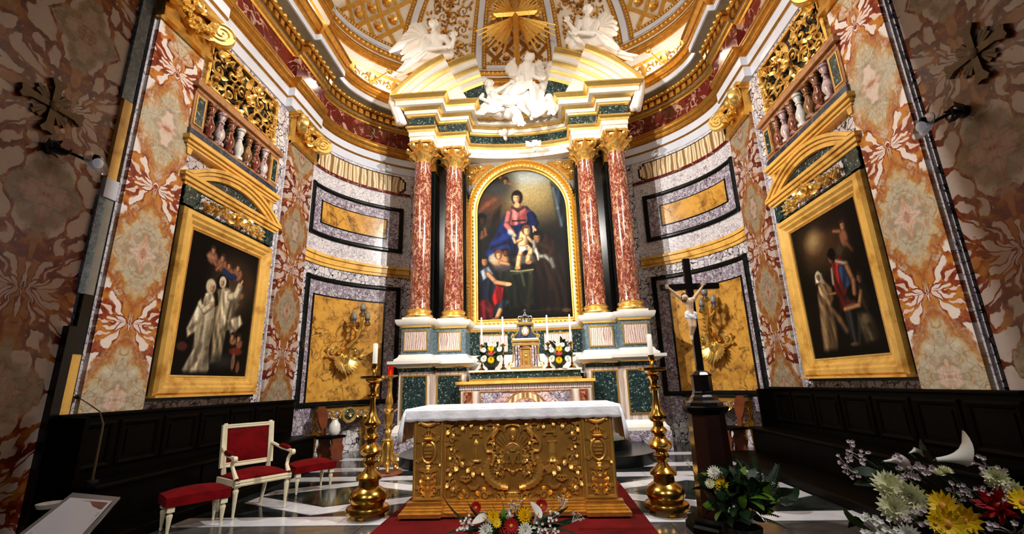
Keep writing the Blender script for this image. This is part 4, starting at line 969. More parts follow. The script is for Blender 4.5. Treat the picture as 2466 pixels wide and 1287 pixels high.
for s in (-1, 1):
    x = s*.885
    p = MB().box(x-.165, x+.165, -.045, 0, .14, 1.02).build('corner_pilaster', 'altar_field', AL, 0)
    m = MB()
    for o, z0, z1 in ((.145, .02, .055), (.11, .055, .08), (.08, .08, .10), (.055, .10, .14)): m.box(x-.165-(.02+o if s < 0 else 0)*.6, x+.165+(.02+o if s > 0 else 0)*.6, -o-.05, 0, z0, z1)
    m.build('pilaster_base', 'gold', p, 0)
    m = MB(); frame_rect(m, x-.15, x+.15, .16, 1.0, [(0, -.04), (0, -.065), (.018, -.062), (.024, -.04)]); m.build('panel_border', 'altar_gold', p, 30)
    y = -.055
    m = MB(); m.tube([(x+.075*cos(a*PI/12), y, .615+.105*sin(a*PI/12)) for a in range(24)], .013, 6, True); m.build('oval_rim', 'altar_gold', p)
    m = MB(); m.ball((x, y+.01, .615), (.066, .02, .095), 16, 6); m.build('oval_boss', 'altar_field', p)
    m = MB()
    for i, w_ in enumerate((.040, .046, .040, .030)): m.box(x-w_, x+w_, y-.018, y, .665-i*.034, .677-i*.034)
    for k in (-2, -1, 0, 1, 2): m.box(x+k*.017-.004, x+k*.017+.004, y-.018, y, .64, .67)
    m.build('oval_lettering', 'altar_gold', p); 
    m = MB(); m.lathe([(.05, 0), (.055, .015), (.04, .025), (.045, .04)], 12, (x, y, .735))
    for k in range(5): a = R(30+k*30); m.tube([(x+.03*cos(a), y, .76), (x+.07*cos(a), y-.01, .77+.05*sin(a)), (x, y-.005, .84)], .008, 5)
    m.ball((x, y-.005, .845), .012, 6, 4); m.build('crown_relief', 'altar_gold', p)
    m = MB(); m.tube([(x+.11*cos(a*PI/10), y, .965-.085*sin(a*PI/10)) for a in range(11)], [.010+.012*sin(a*PI/10) for a in range(11)], 6)
    for q in (-1, 1): scroll(m, x+q*.095, .945, .032, PI/2, -q, .009, y, 1.2, 2)
    m.ball((x, y, .90), (.03, .015, .02), 8, 4); m.build('festoon_relief', 'altar_gold', p)
    m = MB(); m.ball((x, y-.012, .445), (.026, .026, .03), 10, 7); m.ball((x, y-.008, .478), (.028, .02, .014), 8, 4)
    for q in (-1, 1): m.leaf((x+q*.02, y, .43), (q, 0, .35), (0, -1, 0), .085, .025, .4, 3)
    m.build('cherub_relief', 'altar_gold', p)
    m = MB()
    for q in (-1, 1):
        scroll(m, x+q*.062, .385, .045, PI*.5, q, .010, y, 1.2, 3); scroll(m, x+q*.070, .245, .052, -PI/2, -q, .012, y, 1.3, 4); scroll(m, x+q*.085, .725, .025, 0, q, .008, y, 1.2, 2); scroll(m, x+q*.10, .52, .025, 0, -q, .008, y, 1.2, 2)
        for k in range(4): m.leaf((x, y, .19+.05*k), (q, 0, .9), (0, -1, 0), .09, .022, .5, 3)
    m.tube([(x, y, .17), (x, y, .42)], .012, 6)
    o = m.build('leaf_scrolls', 'altar_gold', p); o['kind'] = 'stuff'
# middle field
y0 = -.004
m = MB(); frame_rect(m, -.72, .72, .13, 1.0, [(0, 0), (0, -.03), (.014, -.03), (.02, -.005), (.02, 0)]); m.build('field_border', 'altar_gold', AL, 30)
def rel(pts, r, name='scroll_relief', seg=6, mat='altar_gold', both=True, taper=True):
    P = [A(*q) for q in pts]
    # smooth by Catmull-Rom
    Q = []
    for i in range(len(P)-1):
        p0, p1, p2, p3 = P[max(0, i-1)], P[i], P[i+1], P[min(len(P)-1, i+2)]
        for k in range(5):
            t = k/5; Q.append(tuple(.5*(2*p1[c]+(p2[c]-p0[c])*t+(2*p0[c]-5*p1[c]+4*p2[c]-p3[c])*t*t+(3*p1[c]-p0[c]-3*p2[c]+p3[c])*t**3) for c in (0, 1)))
    Q.append(P[-1]); n = len(Q)
    for s in ((1, -1) if both else (1,)):
        xc = A(1118, 600)[0]
        m = MB(); m.tube([((x if s > 0 else 2*xc-x), y0-.012, z) for x, z in Q], [(.016, r*(1-.5*abs(2*i/n-.9)) if taper else r) for i in range(n)], seg, flat=(0, 1, 0))
        m.build(name, mat, AL)
def relball(cx, cy, r, name, both=True, mat='altar_gold', dy=.0):
    x, z = A(cx, cy); xc = A(1118, 600)[0]
    for s in ((1, -1) if both else (1,)): MB().ball((x if s > 0 else 2*xc-x, y0-dy-.005, z), r, 10, 6).build(name, mat, AL)
rel([(985, 400), (930, 440), (880, 500), (870, 560), (900, 600), (940, 570), (930, 520), (890, 520)], .018, 'cartouche_scroll')
rel([(880, 600), (930, 600), (945, 660), (920, 720), (900, 640)], .016, 'cartouche_scroll')
rel([(1040, 420), (1050, 370), (1118, 345)], .016, 'arch_rim'); relball(1118, 420, (.045, .02, .05), 'face_relief', False); relball(1118, 470, (.02, .025, .03), 'face_relief', False, dy=.01)
# monogram shield and letter M
x, z = A(1118, 650); MB().ball((x, y0, z), (.10, .012, .14), 20, 10).build('monogram_shield', 'altar_field', AL); MB().tube([(x+.098*cos(k*PI/16), y0-.006, z+.138*sin(k*PI/16)) for k in range(32)], .009, 6, True).build('shield_rim', 'altar_gold', AL)
def let(pts, r=.0105, nm='monogram'):
    P = [A(*q) for q in pts]; MB().tube([(x, y0-.024, z) for x, z in P], r, 6).build(nm, 'gold_bright', AL)
let([(1072, 612), (1068, 680), (1058, 748), (1036, 752)]); let([(1060, 606), (1080, 612), (1118, 722), (1156, 612), (1176, 606)]); let([(1164, 612), (1168, 680), (1178, 748), (1200, 752)]); let([(1048, 690), (1092, 690)]); let([(1144, 690), (1188, 690)])
let([(1085, 560), (1100, 585), (1118, 590), (1136, 585), (1150, 560)], .008, 'monogram_crown'); let([(1090, 765), (1118, 800), (1146, 765)], .010, 'monogram_crescent')
for k in range(22):
    a = R(-20+k*10) if k < 22 else 0; c = A(1118, 640); r0, r1 = .15, .215+.02*(k % 2)
    if abs(sin(a)) < -.2: continue
    MB().tube([(c[0]+r0*cos(a), y0-.008, c[1]+r0*sin(a)*1.05), (c[0]+r1*cos(a), y0-.012, c[1]+r1*sin(a)*1.05)], [.004, .007], 5).build('ray', 'altar_gold', AL)
# cornucopias: ribbed horns with flowers
for s in (1, -1):
    xc = A(1118, 600)[0]; P = []
    ctrl = [(905, 660), (890, 700), (880, 750), (885, 800), (905, 850), (950, 890), (1010, 915), (1075, 925)]
    m = MB(); n = len(ctrl)*4
    for i in range(n):
        t = i/(n-1)*(len(ctrl)-1); k = min(len(ctrl)-2, int(t)); f = t-k
        cx = ctrl[k][0]+(ctrl[k+1][0]-ctrl[k][0])*f; cy = ctrl[k][1]+(ctrl[k+1][1]-ctrl[k][1])*f; px, pz = A(cx, cy)
        P.append(((px if s > 0 else 2*xc-px), y0-.015, pz))
    m.tube(P, [(.03, (.022+.018*sin(PI*i/n))*(1.15 if i % 3 else .85)) for i in range(n)], 8, flat=(0, 1, 0)); m.build('cornucopia', 'altar_gold', AL)
    m = MB(); rng = random.Random(3)
    for k in range(34):
        cx = rng.uniform(950, 1035); cy = rng.uniform(560, 830); px, pz = A(cx, cy); m.ball(((px if s > 0 else 2*xc-px), y0-.012, pz), rng.uniform(.010, .02), 6, 4)
    for k in range(12):
        cx = rng.uniform(950, 1030); cy = rng.uniform(480, 880); px, pz = A(cx, cy); a = rng.uniform(0, 2*PI); m.leaf(((px if s > 0 else 2*xc-px), y0-.01, pz), (cos(a), 0, sin(a)), (0, -1, 0), .05, .014, .5, 3)
    o = m.build('flower_relief', 'altar_gold', AL); o['kind'] = 'stuff'
    # putto lying on the scroll
    px, pz = A(955, 425); f = lambda dx: (px+dx if s > 0 else 2*xc-px-dx)
    m = MB(); m.ball((f(.035), y0-.03, pz+.07), .024, 8, 6); m.tube([(f(.03), y0-.02, pz+.05), (f(.0), y0-.022, pz+.01), (f(-.03), y0-.02, pz-.03)], [.02, .028, .024], 7); m.tube([(f(-.03), y0-.02, pz-.03), (f(-.01), y0-.02, pz-.075), (f(-.06), y0-.015, pz-.09)], [.022, .016, .01], 6); m.tube([(f(.02), y0-.02, pz+.04), (f(.07), y0-.02, pz+.03)], [.013, .008], 6)
    m.build('putto_relief', 'altar_gold', AL)
    # border of leaves, shells and fruit
    m = MB()
    for k, (cx, cy, r, a, d) in enumerate(((580, 400, .05, 90, 1), (560, 500, .045, -90, -1), (590, 560, .03, 90, 1), (575, 620, .035, 180, 1), (600, 690, .055, 90, -1), (570, 770, .04, 0, 1), (575, 880, .05, 90, 1), (600, 960, .035, -90, -1), (620, 1040, .05, 180, 1), (700, 1000, .05, 0, -1), (780, 1050, .04, 90, 1), (860, 1000, .055, -90, -1), (920, 1060, .035, 180, 1), (980, 1010, .045, 90, -1), (640, 350, .045, 180, -1), (760, 330, .04, 0, 1), (860, 345, .04, 180, 1), (960, 345, .035, 0, -1), (1000, 1080, .035, 90, 1))):
        px, pz = A(cx, cy); mm = MB(); scroll(mm, (px if s > 0 else 2*xc-px), pz, r, R(a) if s > 0 else PI-R(a), d*s, r*.26, y0-.012, 1.3, 4); mm.build('border_scroll', 'altar_gold', AL)
    m = MB(); px, pz = A(690, 850); X = lambda d: (px+d if s > 0 else 2*xc-px-d)
    m.tube([(X(-.06), y0-.015, pz), (X(0), y0-.02, pz-.02), (X(.06), y0-.015, pz)], [.008, .018, .008], 6)
    for k in range(7): m.ball((X(-.045+.015*k), y0-.02, pz+.015+.01*(k % 2)), .013, 6, 4)
    m.build('fruit_bowl_relief', 'altar_gold', AL)
    px, pz = A(765, 920); m = MB(); m.tube([(X(-.07), y0-.012, pz+.02), (X(-.03), y0-.014, pz-.012), (X(.02), y0-.014, pz-.012), (X(.06), y0-.012, pz+.025)], [.008, .018, .018, .006], 6); m.build('crescent_relief', 'altar_gold', AL)
    # hanging bar above lantern and tower, console below
    px, pz = A(780, 435); m = MB(); m.box(min(X(-.06), X(.06)), max(X(-.06), X(.06)), y0-.015, 0, pz-.006, pz+.008); m.tube([(X(0), y0-.01, pz), (X(0), y0-.01, pz+.05)], .004, 5)
    for q in (-1, 1): scroll(m, X(q*.06), pz-.022, .022, PI/2, q*s, .007, y0-.012, 1.1, 0)
    m.build('hanging_bar', 'altar_gold', AL)
    px, pz = A(785, 745); m = MB(); scroll(m, X(-.02), pz, .045, PI/2, s, .014, y0-.014, 1.2, 4); scroll(m, X(.04), pz-.02, .03, 0, -s, .010, y0-.014, 1.2, 2); m.build('bracket_relief', 'altar_gold', AL)
px, pz = A(783, 600); m = MB(); m.lathe([(.055, -.10), (.055, -.085), (.04, -.075)], 12, (px, y0, pz), sy=.5); m.lathe([(.038, .06), (.042, .07), (.03, .10), (.012, .115), (.004, .125)], 12, (px, y0, pz), sy=.5); m.lathe([(.026, -.075), (.026, .06)], 8, (px, y0, pz), sy=.5)
for k in range(6): a = PI+PI*k/5; m.tube([(px+.035*cos(a), y0+.018*sin(a), pz-.078), (px+.035*cos(a), y0+.018*sin(a), pz+.065)], .005, 5)
m.build('lantern_relief', 'altar_gold', AL)
px, pz = A(1478, 600); m = MB(); m.lathe([(.06, -.10), (.06, -.085), (.052, -.08), (.045, -.02), (.048, -.015), (.044, .0), (.038, .09), (.05, .095), (.05, .105), (.04, .11)], 12, (px, y0, pz), sy=.5); m.box(px-.008, px+.008, y0-.028, y0-.02, pz-.07, pz-.05); m.build('tower_relief', 'altar_gold', AL)
m = MB(); px, pz = A(1118, 1000); m.lathe([(.09, .03), (.07, .045), (.05, .05)], 16, (px, y0, pz), sy=.35); m.ball((px, y0, pz-.01), (.075, .02, .05), 14, 6)
for k in range(11): a = PI+PI*k/10; m.ball((px+.095*cos(a), y0-.01, pz+.075*sin(a)), .014, 6, 4)
m.build('shell_relief', 'altar_gold', AL)
# cloth
def cloth():
    m = MB(); hx, yf, yb, zt = 1.14, -.06, .98, 1.062; rng = random.Random(2)
    U = [(-hx-.075, .70), (-hx-.06, .80), (-hx-.045, .92), (-hx-.02, 1.03), (-hx, zt)]+[(-hx+2*hx*i/30, zt) for i in range(1, 30)]+[(hx, zt), (hx+.02, 1.03), (hx+.04, .92), (hx+.055, .80), (hx+.065, .69)]
    V = [yf+(yb-yf)*j/12 for j in range(13)]; nu = len(U)
    for j, y in enumerate(V):
        for i, (x, z) in enumerate(U):
            side = abs(x) > hx; w_ = .018*sin(j*1.9+i)*(1.06-z)*3 if side else .0015*sin(i*1.7)*sin(j*1.3)
            dz = (.05 if x < 0 else .02)*(j/12)*(zt-z)/.36 if side else 0
            m.v.append((x+(w_ if side else 0)*(1 if x > 0 else -1), y+(-.03*(zt-z)/.36 if (side and j == 0) else 0), z+(w_ if not side else 0)+dz))
    m.f = [(j*nu+i, j*nu+i+1, (j+1)*nu+i+1, (j+1)*nu+i) for j in range(12) for i in range(nu-1)]
    o = len(m.v); K = 60; zs = [zt, 1.045, 1.01, .98, .955]
    for r, z in enumerate(zs):
        for i in range(K+1):
            t = i/K; x = -hx+2*hx*t; f = r/(len(zs)-1); sc = .010*abs(sin(t*PI*15))*f*f
            m.v.append((x+(x/hx)*.02*f, yf-.006-.012*f-.006*sin(i*.9)*f, z-.010*f+sc*-1 if r else z))
    m.f += [(o+r*(K+1)+i, o+(r+1)*(K+1)+i, o+(r+1)*(K+1)+i+1, o+r*(K+1)+i+1) for r in range(len(zs)-1) for i in range(K)]
    # corner folds
    for s in (-1, 1):
        o = len(m.v); pts = [(s*hx, yf, zt), (s*(hx+.02), yf-.02, 1.0), (s*(hx+.05), yf-.045, .86), (s*(hx+.068), yf-.05, .70)]; q = [(s*(hx-.01), yf-.012, zt-.01), (s*(hx-.0), yf-.03, .96), (s*(hx+.01), yf-.04, .84), (s*(hx+.02), yf-.035, .735)]
        m.v += pts+q; m.f += [(o+i, o+i+1, o+i+5, o+i+4) for i in range(3)]
    return m
cl = cloth().build('altar_cloth', 'linen', None, 60); cl.location = (0, 5.0, 0); tag(cl, 'white linen cloth draped over the golden altar', 'tablecloth')
md = cl.modifiers.new('thickness', 'SOLIDIFY'); md.thickness = .006; md.offset = 1
# ---------------------------------------------------------------- tall brass candlesticks
PROF = [(.19, .05), (.22, .06), (.222, .085), (.21, .11), (.165, .13), (.175, .15), (.195, .19), (.19, .22), (.165, .26), (.105, .30), (.10, .355), (.13, .365), (.132, .39), (.115, .41), (.07, .445), (.046, .48), (.05, .505), (.078, .53), (.08, .55), (.058, .575), (.055, .59), (.105, .615), (.122, .65), (.105, .68), (.08, .70), (.05, .735), (.052, .75), (.075, .765), (.086, .79), (.07, .81), (.05, .83), (.05, .87), (.075, .885), (.092, .92), (.088, .945), (.055, .985), (.036, 1.06), (.027, 1.14), (.03, 1.19), (.058, 1.21), (.06, 1.225), (.036, 1.245), (.034, 1.29), (.055, 1.32), (.06, 1.335), (.04, 1.345), (.085, 1.375), (.09, 1.39), (.145, 1.40), (.148, 1.425), (.14, 1.425), (.10, 1.415), (.0, 1.415)]
stm = MB().lathe(PROF, 32).mesh('stem', 'brass')
soc = MB().lathe([(.05, 1.415), (.05, 1.425), (.022, 1.435), (.018, 1.46), (.026, 1.47), (.02, 1.49), (.034, 1.51), (.034, 1.56), (.026, 1.56), (.026, 1.54)], 16).mesh('socket', 'brass')
cdl = MB().lathe([(.027, 1.54), (.027, 1.775), (.02, 1.785), (.0, 1.783)], 16).mesh('candle', 'wax')
m = MB(); m.ball((0, 0, .03), (.035, .035, .03), 8, 6); m.tube([(0, .0, .03), (0, -.02, .06)], [.025, .035], 6); m.lathe([(.03, 0), (.035, .012), (.02, .02)], 10); foot = m.mesh('foot', 'brass')
for s in (-1, 1):
    c = thing('tall_candlestick', 'tall turned brass candlestick with white candle, '+('between armchair and golden altar' if s < 0 else 'between golden altar and crucifix'), 'candlestick', (s*1.53, 5.0, .02), 0, 'pair of tall brass candlesticks')
    if abs(s*1.53) > 1.29: c.location.z = .004
    ob('stem', stm, c); ob('socket', soc, c); ob('candle', cdl, c)
    for k in range(3): a = -PI/2+k*2*PI/3; ob('foot', foot, c, (.15*cos(a), .15*sin(a), 0), a+PI/2)
# ---------------------------------------------------------------- gilded candelabrum with the red lamp
c = thing('gilded_lampstand', 'carved gilded floor candelabrum with red glass lamp behind the brass candlestick', 'candelabrum', (-2.12, 7.30, .005))
MB().lathe([(.24, 0), (.25, .02), (.23, .04), (.10, .045)], 24).build('foot_plate', 'oak', c)
for k in range(3):
    a = -PI/2+.4+k*2*PI/3; M_ = RZ(a)
    l = MB(); l.tube([(.06, 0, .48), (.09, 0, .40), (.07, 0, .30), (.09, 0, .20), (.15, 0, .13)]+[(p[0], 0, p[2]) for p in spiral(.165, .085, .045, 1.1, PI/2, -1, 10)], [(.03, .028)]*5+[(.026, .02)]*11, 6, M=M_); l.build('scroll_leg', 'gold', c)
    l = MB(); scroll(l, .10, .22, .06, PI/2, -1, .016, 0, 1.2, 3, M=M_); l.build('leg_leaf', 'gold_bright', c)
MB().lathe([(.05, .1), (.055, .46), (.09, .48), (.09, .50), (.045, .52), (.04, .58), (.06, .62), (.035, .66), (.05, .72), (.075, .86), (.08, .92), (.06, .95), (.03, .97), (.04, 1.0), (.055, 1.03), (.06, 1.08), (.04, 1.18), (.028, 1.30), (.035, 1.34), (.03, 1.38), (.028, 1.42), (.05, 1.45), (.12, 1.47), (.125, 1.49), (.03, 1.495)], 18).build('stem', 'gold', c)
m = MB()
m.tube([(0, 0, .6), (0, 0, 1.0)], .03, 6)
for k in range(8): a = k*PI/4; m.leaf((.05*cos(a), .05*sin(a), .86), (cos(a)*.3, sin(a)*.3, 1), (cos(a), sin(a), 0), .14, .035, .7, 4); m.leaf((.028*cos(a), .028*sin(a), .66), (cos(a)*.4, sin(a)*.4, 1), (cos(a), sin(a), 0), .10, .025, .7, 3)
m.build('leaf_collar', 'gold_bright', c)
l = MB().lathe([(.035, 1.495), (.045, 1.52), (.045, 1.62), (.05, 1.64)], 16).build('red_lamp', 'ruby_glass', c)
glow('flame', (1, .12, .03, 1), 2.0); MB().lathe([(.004, 1.51), (.012, 1.53), (.01, 1.55), (.001, 1.58)], 8).build('flame', 'flame', l)
# ---------------------------------------------------------------- armchair
def fluted_leg(h, r=.024, n=12):
    m = MB(); m.box(-.03, .03, -.03, .03, h-.055, h)
    prof = [(r*.45, 0), (r*.62, .02), (r*.5, .035), (r*.55, .04), (r, h-.12), (r*1.15, h-.10), (r*1.2, h-.085), (r*.8, h-.07), (r*.85, h-.055)]
    vs = []; 
    for rr, z in prof:
        for i in range(n*2): a = PI*i/n; q = rr*(1 if i % 2 else .86); vs.append((q*cos(a), q*sin(a), z))
    k = n*2; fs = [(j*k+i, j*k+(i+1) % k, (j+1)*k+(i+1) % k, (j+1)*k+i) for j in range(len(prof)-1) for i in range(k)]+[tuple(range(k-1, -1, -1)), tuple((len(prof)-1)*k+i for i in range(k))]
    return m.add(vs, fs)
def cushion(x0, x1, y0, y1, z0, z1, dome_=.03, n=10):
    m = MB(); vs = []; nn = n+1
    for j in range(nn):
        for i in range(nn):
            u, v = i/n*2-1, j/n*2-1; e = (1-abs(u)**6)*(1-abs(v)**6); vs.append((x0+(x1-x0)*i/n, y0+(y1-y0)*j/n, z1+dome_*(1-u*u*.9)*(1-v*v*.9)-(.02*(1-e))))
    k = len(vs)
    for j in range(nn):
        for i in range(nn): vs.append((x0+(x1-x0)*i/n, y0+(y1-y0)*j/n, z0))
    fs = [(j*nn+i, j*nn+i+1, (j+1)*nn+i+1, (j+1)*nn+i) for j in range(n) for i in range(n)]
    bd = [i for i in range(nn)]+[j*nn+n for j in range(1, nn)]+[n*nn+i for i in range(n-1, -1, -1)]+[j*nn for j in range(n-1, 0, -1)]
    fs += [(bd[i], k+bd[i], k+bd[(i+1) % len(bd)], bd[(i+1) % len(bd)]) for i in range(len(bd))]+[tuple(k+b for b in bd[::-1])]
    return m.add(vs, fs)
ch = thing('armchair', 'red velvet armchair with cream painted carved frame between two red stools', 'armchair', (-2.99, 5.32, .006), R(56))
sw, sd, sh = .60, .50, .37
lg = fluted_leg(.36).mesh('leg', 'cream_paint')
for x in (-.27, .27): ob('leg', lg, ch, (x, -.21, 0))
for x in (-1, 1):
    m = MB(); m.tube([(x*.23, .30, 0), (x*.235, .25, .18), (x*.24, .22, .36), (x*.25, .24, .50), (x*.255, .30, .94)], [.016, .022, .028, .024, .020], 6); m.build('leg', 'cream_paint', ch)
m = MB(); frame_rect(m, -.31, .31, .31, .375, [(0, 0)]*0 or [(0, -.25), (0, -.225), (.01, -.22), (.01, -.25)]); 
m = MB(); m.box(-.30, .30, -.25, -.205, .315, .375); m.box(-.30, -.255, -.25, .25, .315, .375); m.box(.255, .30, -.25, .25, .315, .375); m.box(-.28, .28, .21, .25, .315, .375)
m.box(-.30, .30, -.256, -.25, .325, .337); m.box(-.30, .30, -.256, -.25, .352, .362); m.build('seat_rail', 'cream_paint', ch, 0)
cushion(-.275, .275, -.235, .22, .36, .41, .045).build('seat_cushion', 'red_velvet', ch, 50)
BM = T(0, .235, .46) @ RX(-R(8))
m = MB(); frame_rect(m, -.29, .29, 0, .47, [(0, -.022), (0, .022), (.05, .022), (.05, -.01), (.04, -.022), (.028, -.014), (.018, -.022)], M=BM); m.build('back_frame', 'cream_paint', ch, 0)
m = MB(); m.join(cushion(-.245, .245, .045, .425, -.012, .012, .03), BM @ RX(PI/2) @ T(0, 0, 0)); m.build('back_cushion', 'red_velvet', ch, 50)
MB().box(-.235, .235, .0, .014, .05, .42, M=BM).build('back_lining', 'red_velvet', ch, 0)
for x in (-1, 1):
    arm = MB(); arm.tube([(x*.27, .265, .68), (x*.285, .18, .66), (x*.305, .06, .625), (x*.315, -.06, .61), (x*.315, -.17, .60), (x*.315, -.20, .59)], [(.018, .02)]*4+[(.022, .024), (.028, .026)], 8); a_ = arm.build('arm', 'cream_paint', ch)
    MB().lathe([(.026, -.022), (.032, -.015), (.032, .015), (.026, .022)], 16, M=T(x*.315, -.205, .59) @ RY(PI/2)).build('arm_scroll', 'cream_paint', a_)
    MB().tube([(x*.315, -.17, .58), (x*.305, -.13, .52), (x*.285, -.15, .45), (x*.28, -.215, .38)], [.02, .018, .02, .026], 8).build('arm_support', 'cream_paint', ch)
    MB().tube([(x*.30, .09, .648), (x*.312, .02, .645), (x*.315, -.08, .635), (x*.315, -.13, .622)], [.016, .028, .028, .016], 8).build('arm_pad', 'red_velvet', a_)
# ---------------------------------------------------------------- stools
def stool(loc, rz, label):
    t = thing('stool', label, 'stool', loc, rz, 'red velvet stools by the armchair')
    for x in (-.22, .22):
        for y in (-.14, .14): ob('leg', lg2, t, (x, y, 0))
    cushion(-.27, .27, -.18, .18, .255, .36, .035).build('cushion', 'red_velvet', t, 50)
    return t
lg2 = fluted_leg(.262, .022).mesh('leg', 'cream_paint')
stool((-3.20, 4.70, .006), R(50), 'low red velvet stool on cream legs with the large pale floor band before it')
stool((-2.82, 6.28, .006), R(50), 'low red velvet stool on cream legs towards the gilded console table')
# ---------------------------------------------------------------- choir benches
for s in (-1, 1):
    b = thing('choir_bench', 'long black wooden choir bench with panelled back '+('behind the red armchair' if s < 0 else 'behind the foreground bouquet'), 'bench'); b.matrix_basis = wall_M(s, 6.30, 0, .0)
    MB().box(-2.05, 2.16, -.16, -.105, 0, 1.10).build('back_board', 'walnut', b, 0); MB().bbox(-2.08, 2.19, -.20, -.10, 1.09, 1.13, .01).build('top_rail', 'walnut', b, 0)
    for i in range(7):
        x = -2.0+i*.6; m = MB(); frame_rect(m, x, x+.55, .56, 1.04, [(0, -.16), (0, -.175), (.03, -.185), (.06, -.175), (.07, -.16)]); m.build('back_panel', 'walnut', b, 0)
        MB().box(x+.10, x+.45, -.17, -.155, .66, .94).build('panel_field', 'walnut', b, 0)
    MB().bbox(-2.05, 2.16, -.66, -.16, .44, .485, .012).build('seat', 'walnut', b, 0); MB().box(-2.03, 2.14, -.60, -.56, .10, .44).build('front_board', 'walnut', b, 0)
    for x in (-2.05, -.65, .75, 2.12): MB().prism([(x, 0), (x+.05, 0), (x+.05, .44), (x, .44)], -.60, -.16).build('support', 'walnut', b, 0)
    MB().bbox(-2.05, 2.10, -1.0 if s < 0 else -1.18, -.60, .0, .10, .012).build('foot_platform', 'walnut', b, 0)
    MB().prism([(-2.05, .10), (-2.0, .10), (-2.0, 1.1), (-2.05, 1.1)], -.42, -.16).build('end_panel', 'walnut', b, 0)
# ---------------------------------------------------------------- shaped wooden chairs in the apse
for s in (-1, 1):
    t = thing('hall_chair', 'brown wooden hall chair with vase-shaped back '+('near the white jar' if s < 0 else 'at the end of the bench behind the crucifix'), 'chair', (s*3.74, 8.80, 0), -s*R(70))
    out = [(.05, 0), (.06, .06), (.045, .12), (.09, .22), (.125, .34), (.12, .44), (.085, .52), (.05, .55)]
    MB().prism(out+[(-x, z) for x, z in out[::-1]], -.02, .02, M=T(0, .19, .43) @ RX(-R(10))).build('backrest', 'oak', t, 0)
    MB().plan([(-.19, -.19), (.19, -.19), (.21, -.1), (.21, .16), (.17, .21), (-.17, .21), (-.21, .16), (-.21, -.1)], .40, .44).build('seat', 'walnut', t, 0)
    fo = [(.16, 0), (.13, .10), (.17, .22), (.12, .30), (.14, .40)]
    for y in (-.16, .15): MB().prism(fo+[(-x, z) for x, z in fo[::-1]], y-.02, y+.02).build('leg_board', 'oak', t, 0)
jar = MB().lathe([(.05, 0), (.09, .03), (.11, .10), (.10, .20), (.06, .26), (.05, .29), (.065, .31), (.06, .31), (.045, .28)], 20).build('jar', 'porcelain'); jar.location = (-3.66, 8.76, .44); tag(jar, 'white porcelain jar standing on the dark hall chair seat', 'jar')
# ---------------------------------------------------------------- crucifix on its pedestal
pd_ = thing('wooden_pedestal', 'tall dark octagonal wooden pedestal carrying the crucifix', 'pedestal', (1.86, 4.50, .004))
oc = lambda r, z: (r/cos(PI/8), z)
MB().lathe([oc(.27, 0), oc(.27, .05), oc(.25, .07), oc(.25, .10), oc(.21, .12)], 8, M=RZ(PI/8)).build('base', 'walnut', pd_, 20)
MB().lathe([oc(.165, .12), oc(.15, .98)], 8, M=RZ(PI/8)).build('shaft', 'dark_oak', pd_, 20)
MB().lathe([oc(.16, .98), oc(.17, .99), oc(.19, 1.02), oc(.19, 1.04), oc(.15, 1.05)], 8, M=RZ(PI/8)).build('cap', 'walnut', pd_, 20)
cx = thing('crucifix', 'black wooden crucifix with pale carved figure of Christ', 'crucifix', (1.86, 4.50, 1.054))
MB().lathe([(.165, 0), (.16, .03), (.13, .05), (.12, .08), (.10, .10), (.10, .12), (.092, .13), (.092, .27), (.10, .28), (.08, .30), (.05, .32)], 8, M=RZ(PI/8)).build('turned_base', 'black_lacquer', cx, 20)
MB().bbox(-.033, .033, -.025, .025, .30, 1.44, .004).build('upright', 'black_lacquer', cx, 0); MB().bbox(-.29, .29, -.024, .024, 1.115, 1.178, .004).build('crossbar', 'black_lacquer', cx, 0)
# ---------------------------------------------------------------- reading panel, microphone, bowl
lp = thing('information_panel', 'slanted clear plastic panel with printed sheet beside the dark pier', 'sign', (-1.62, 2.0, 0))
FL, FR, NL, NR = (v-Vector((-1.62, 2.0, 0)) for v in (at(175, 1187, 2.15), at(290, 1198, 2.20), at(-10, 1330, 1.80), at(175, 1330, 1.80)))
nrm = (FR-FL).cross(NL-FL).normalized(); nrm = nrm if nrm.z > 0 else -nrm
def quad(a, b, c_, d, t0, t1):
    m = MB(); m.v = [tuple(p+nrm*t0) for p in (a, b, c_, d)]+[tuple(p+nrm*t1) for p in (a, b, c_, d)]; m.f = [(0, 1, 2, 3), (7, 6, 5, 4)]+[(i, (i+1) % 4, (i+1) % 4+4, i+4) for i in range(4)]; return m
quad(FL, FR, NR, NL, -.008, 0).build('plate', 'perspex', lp, 0)
def bil(u, v): return (FL*(1-u)+FR*u)*(1-v)+(NL*(1-u)+NR*u)*v
sh_ = quad(bil(.08, .10), bil(.92, .10), bil(.92, 1), bil(.08, 1), .0005, .0015).build('printed_sheet', 'paper', lp, 0)
quad(bil(.16, .14), bil(.86, .14), bil(.86, .28), bil(.16, .28), .0015, .002).build('printed_photo', 'print_dark', sh_, 0)
for u0, u1 in ((.14, .48), (.54, .88)):
    for k in range(5): quad(bil(u0, .34+.12*k), bil(u1, .34+.12*k), bil(u1, .43+.12*k), bil(u0, .43+.12*k), .0015, .0018).build('print_block', 'print_grey', sh_, 0)
MB().tube([tuple(bil(.5, .6)-nrm*.01), (tuple(bil(.5, .6))[0], tuple(bil(.5, .6))[1], .02)], .02, 10).build('post', 'iron', lp); MB().lathe([(.16, 0), (.16, .015), (.03, .025)], 20, (bil(.5, .6).x, bil(.5, .6).y, 0)).build('base', 'iron', lp)
mc = thing('gooseneck_microphone', 'thin black gooseneck microphone rising from the choir bench', 'microphone', (-4.06, 4.42, .485))
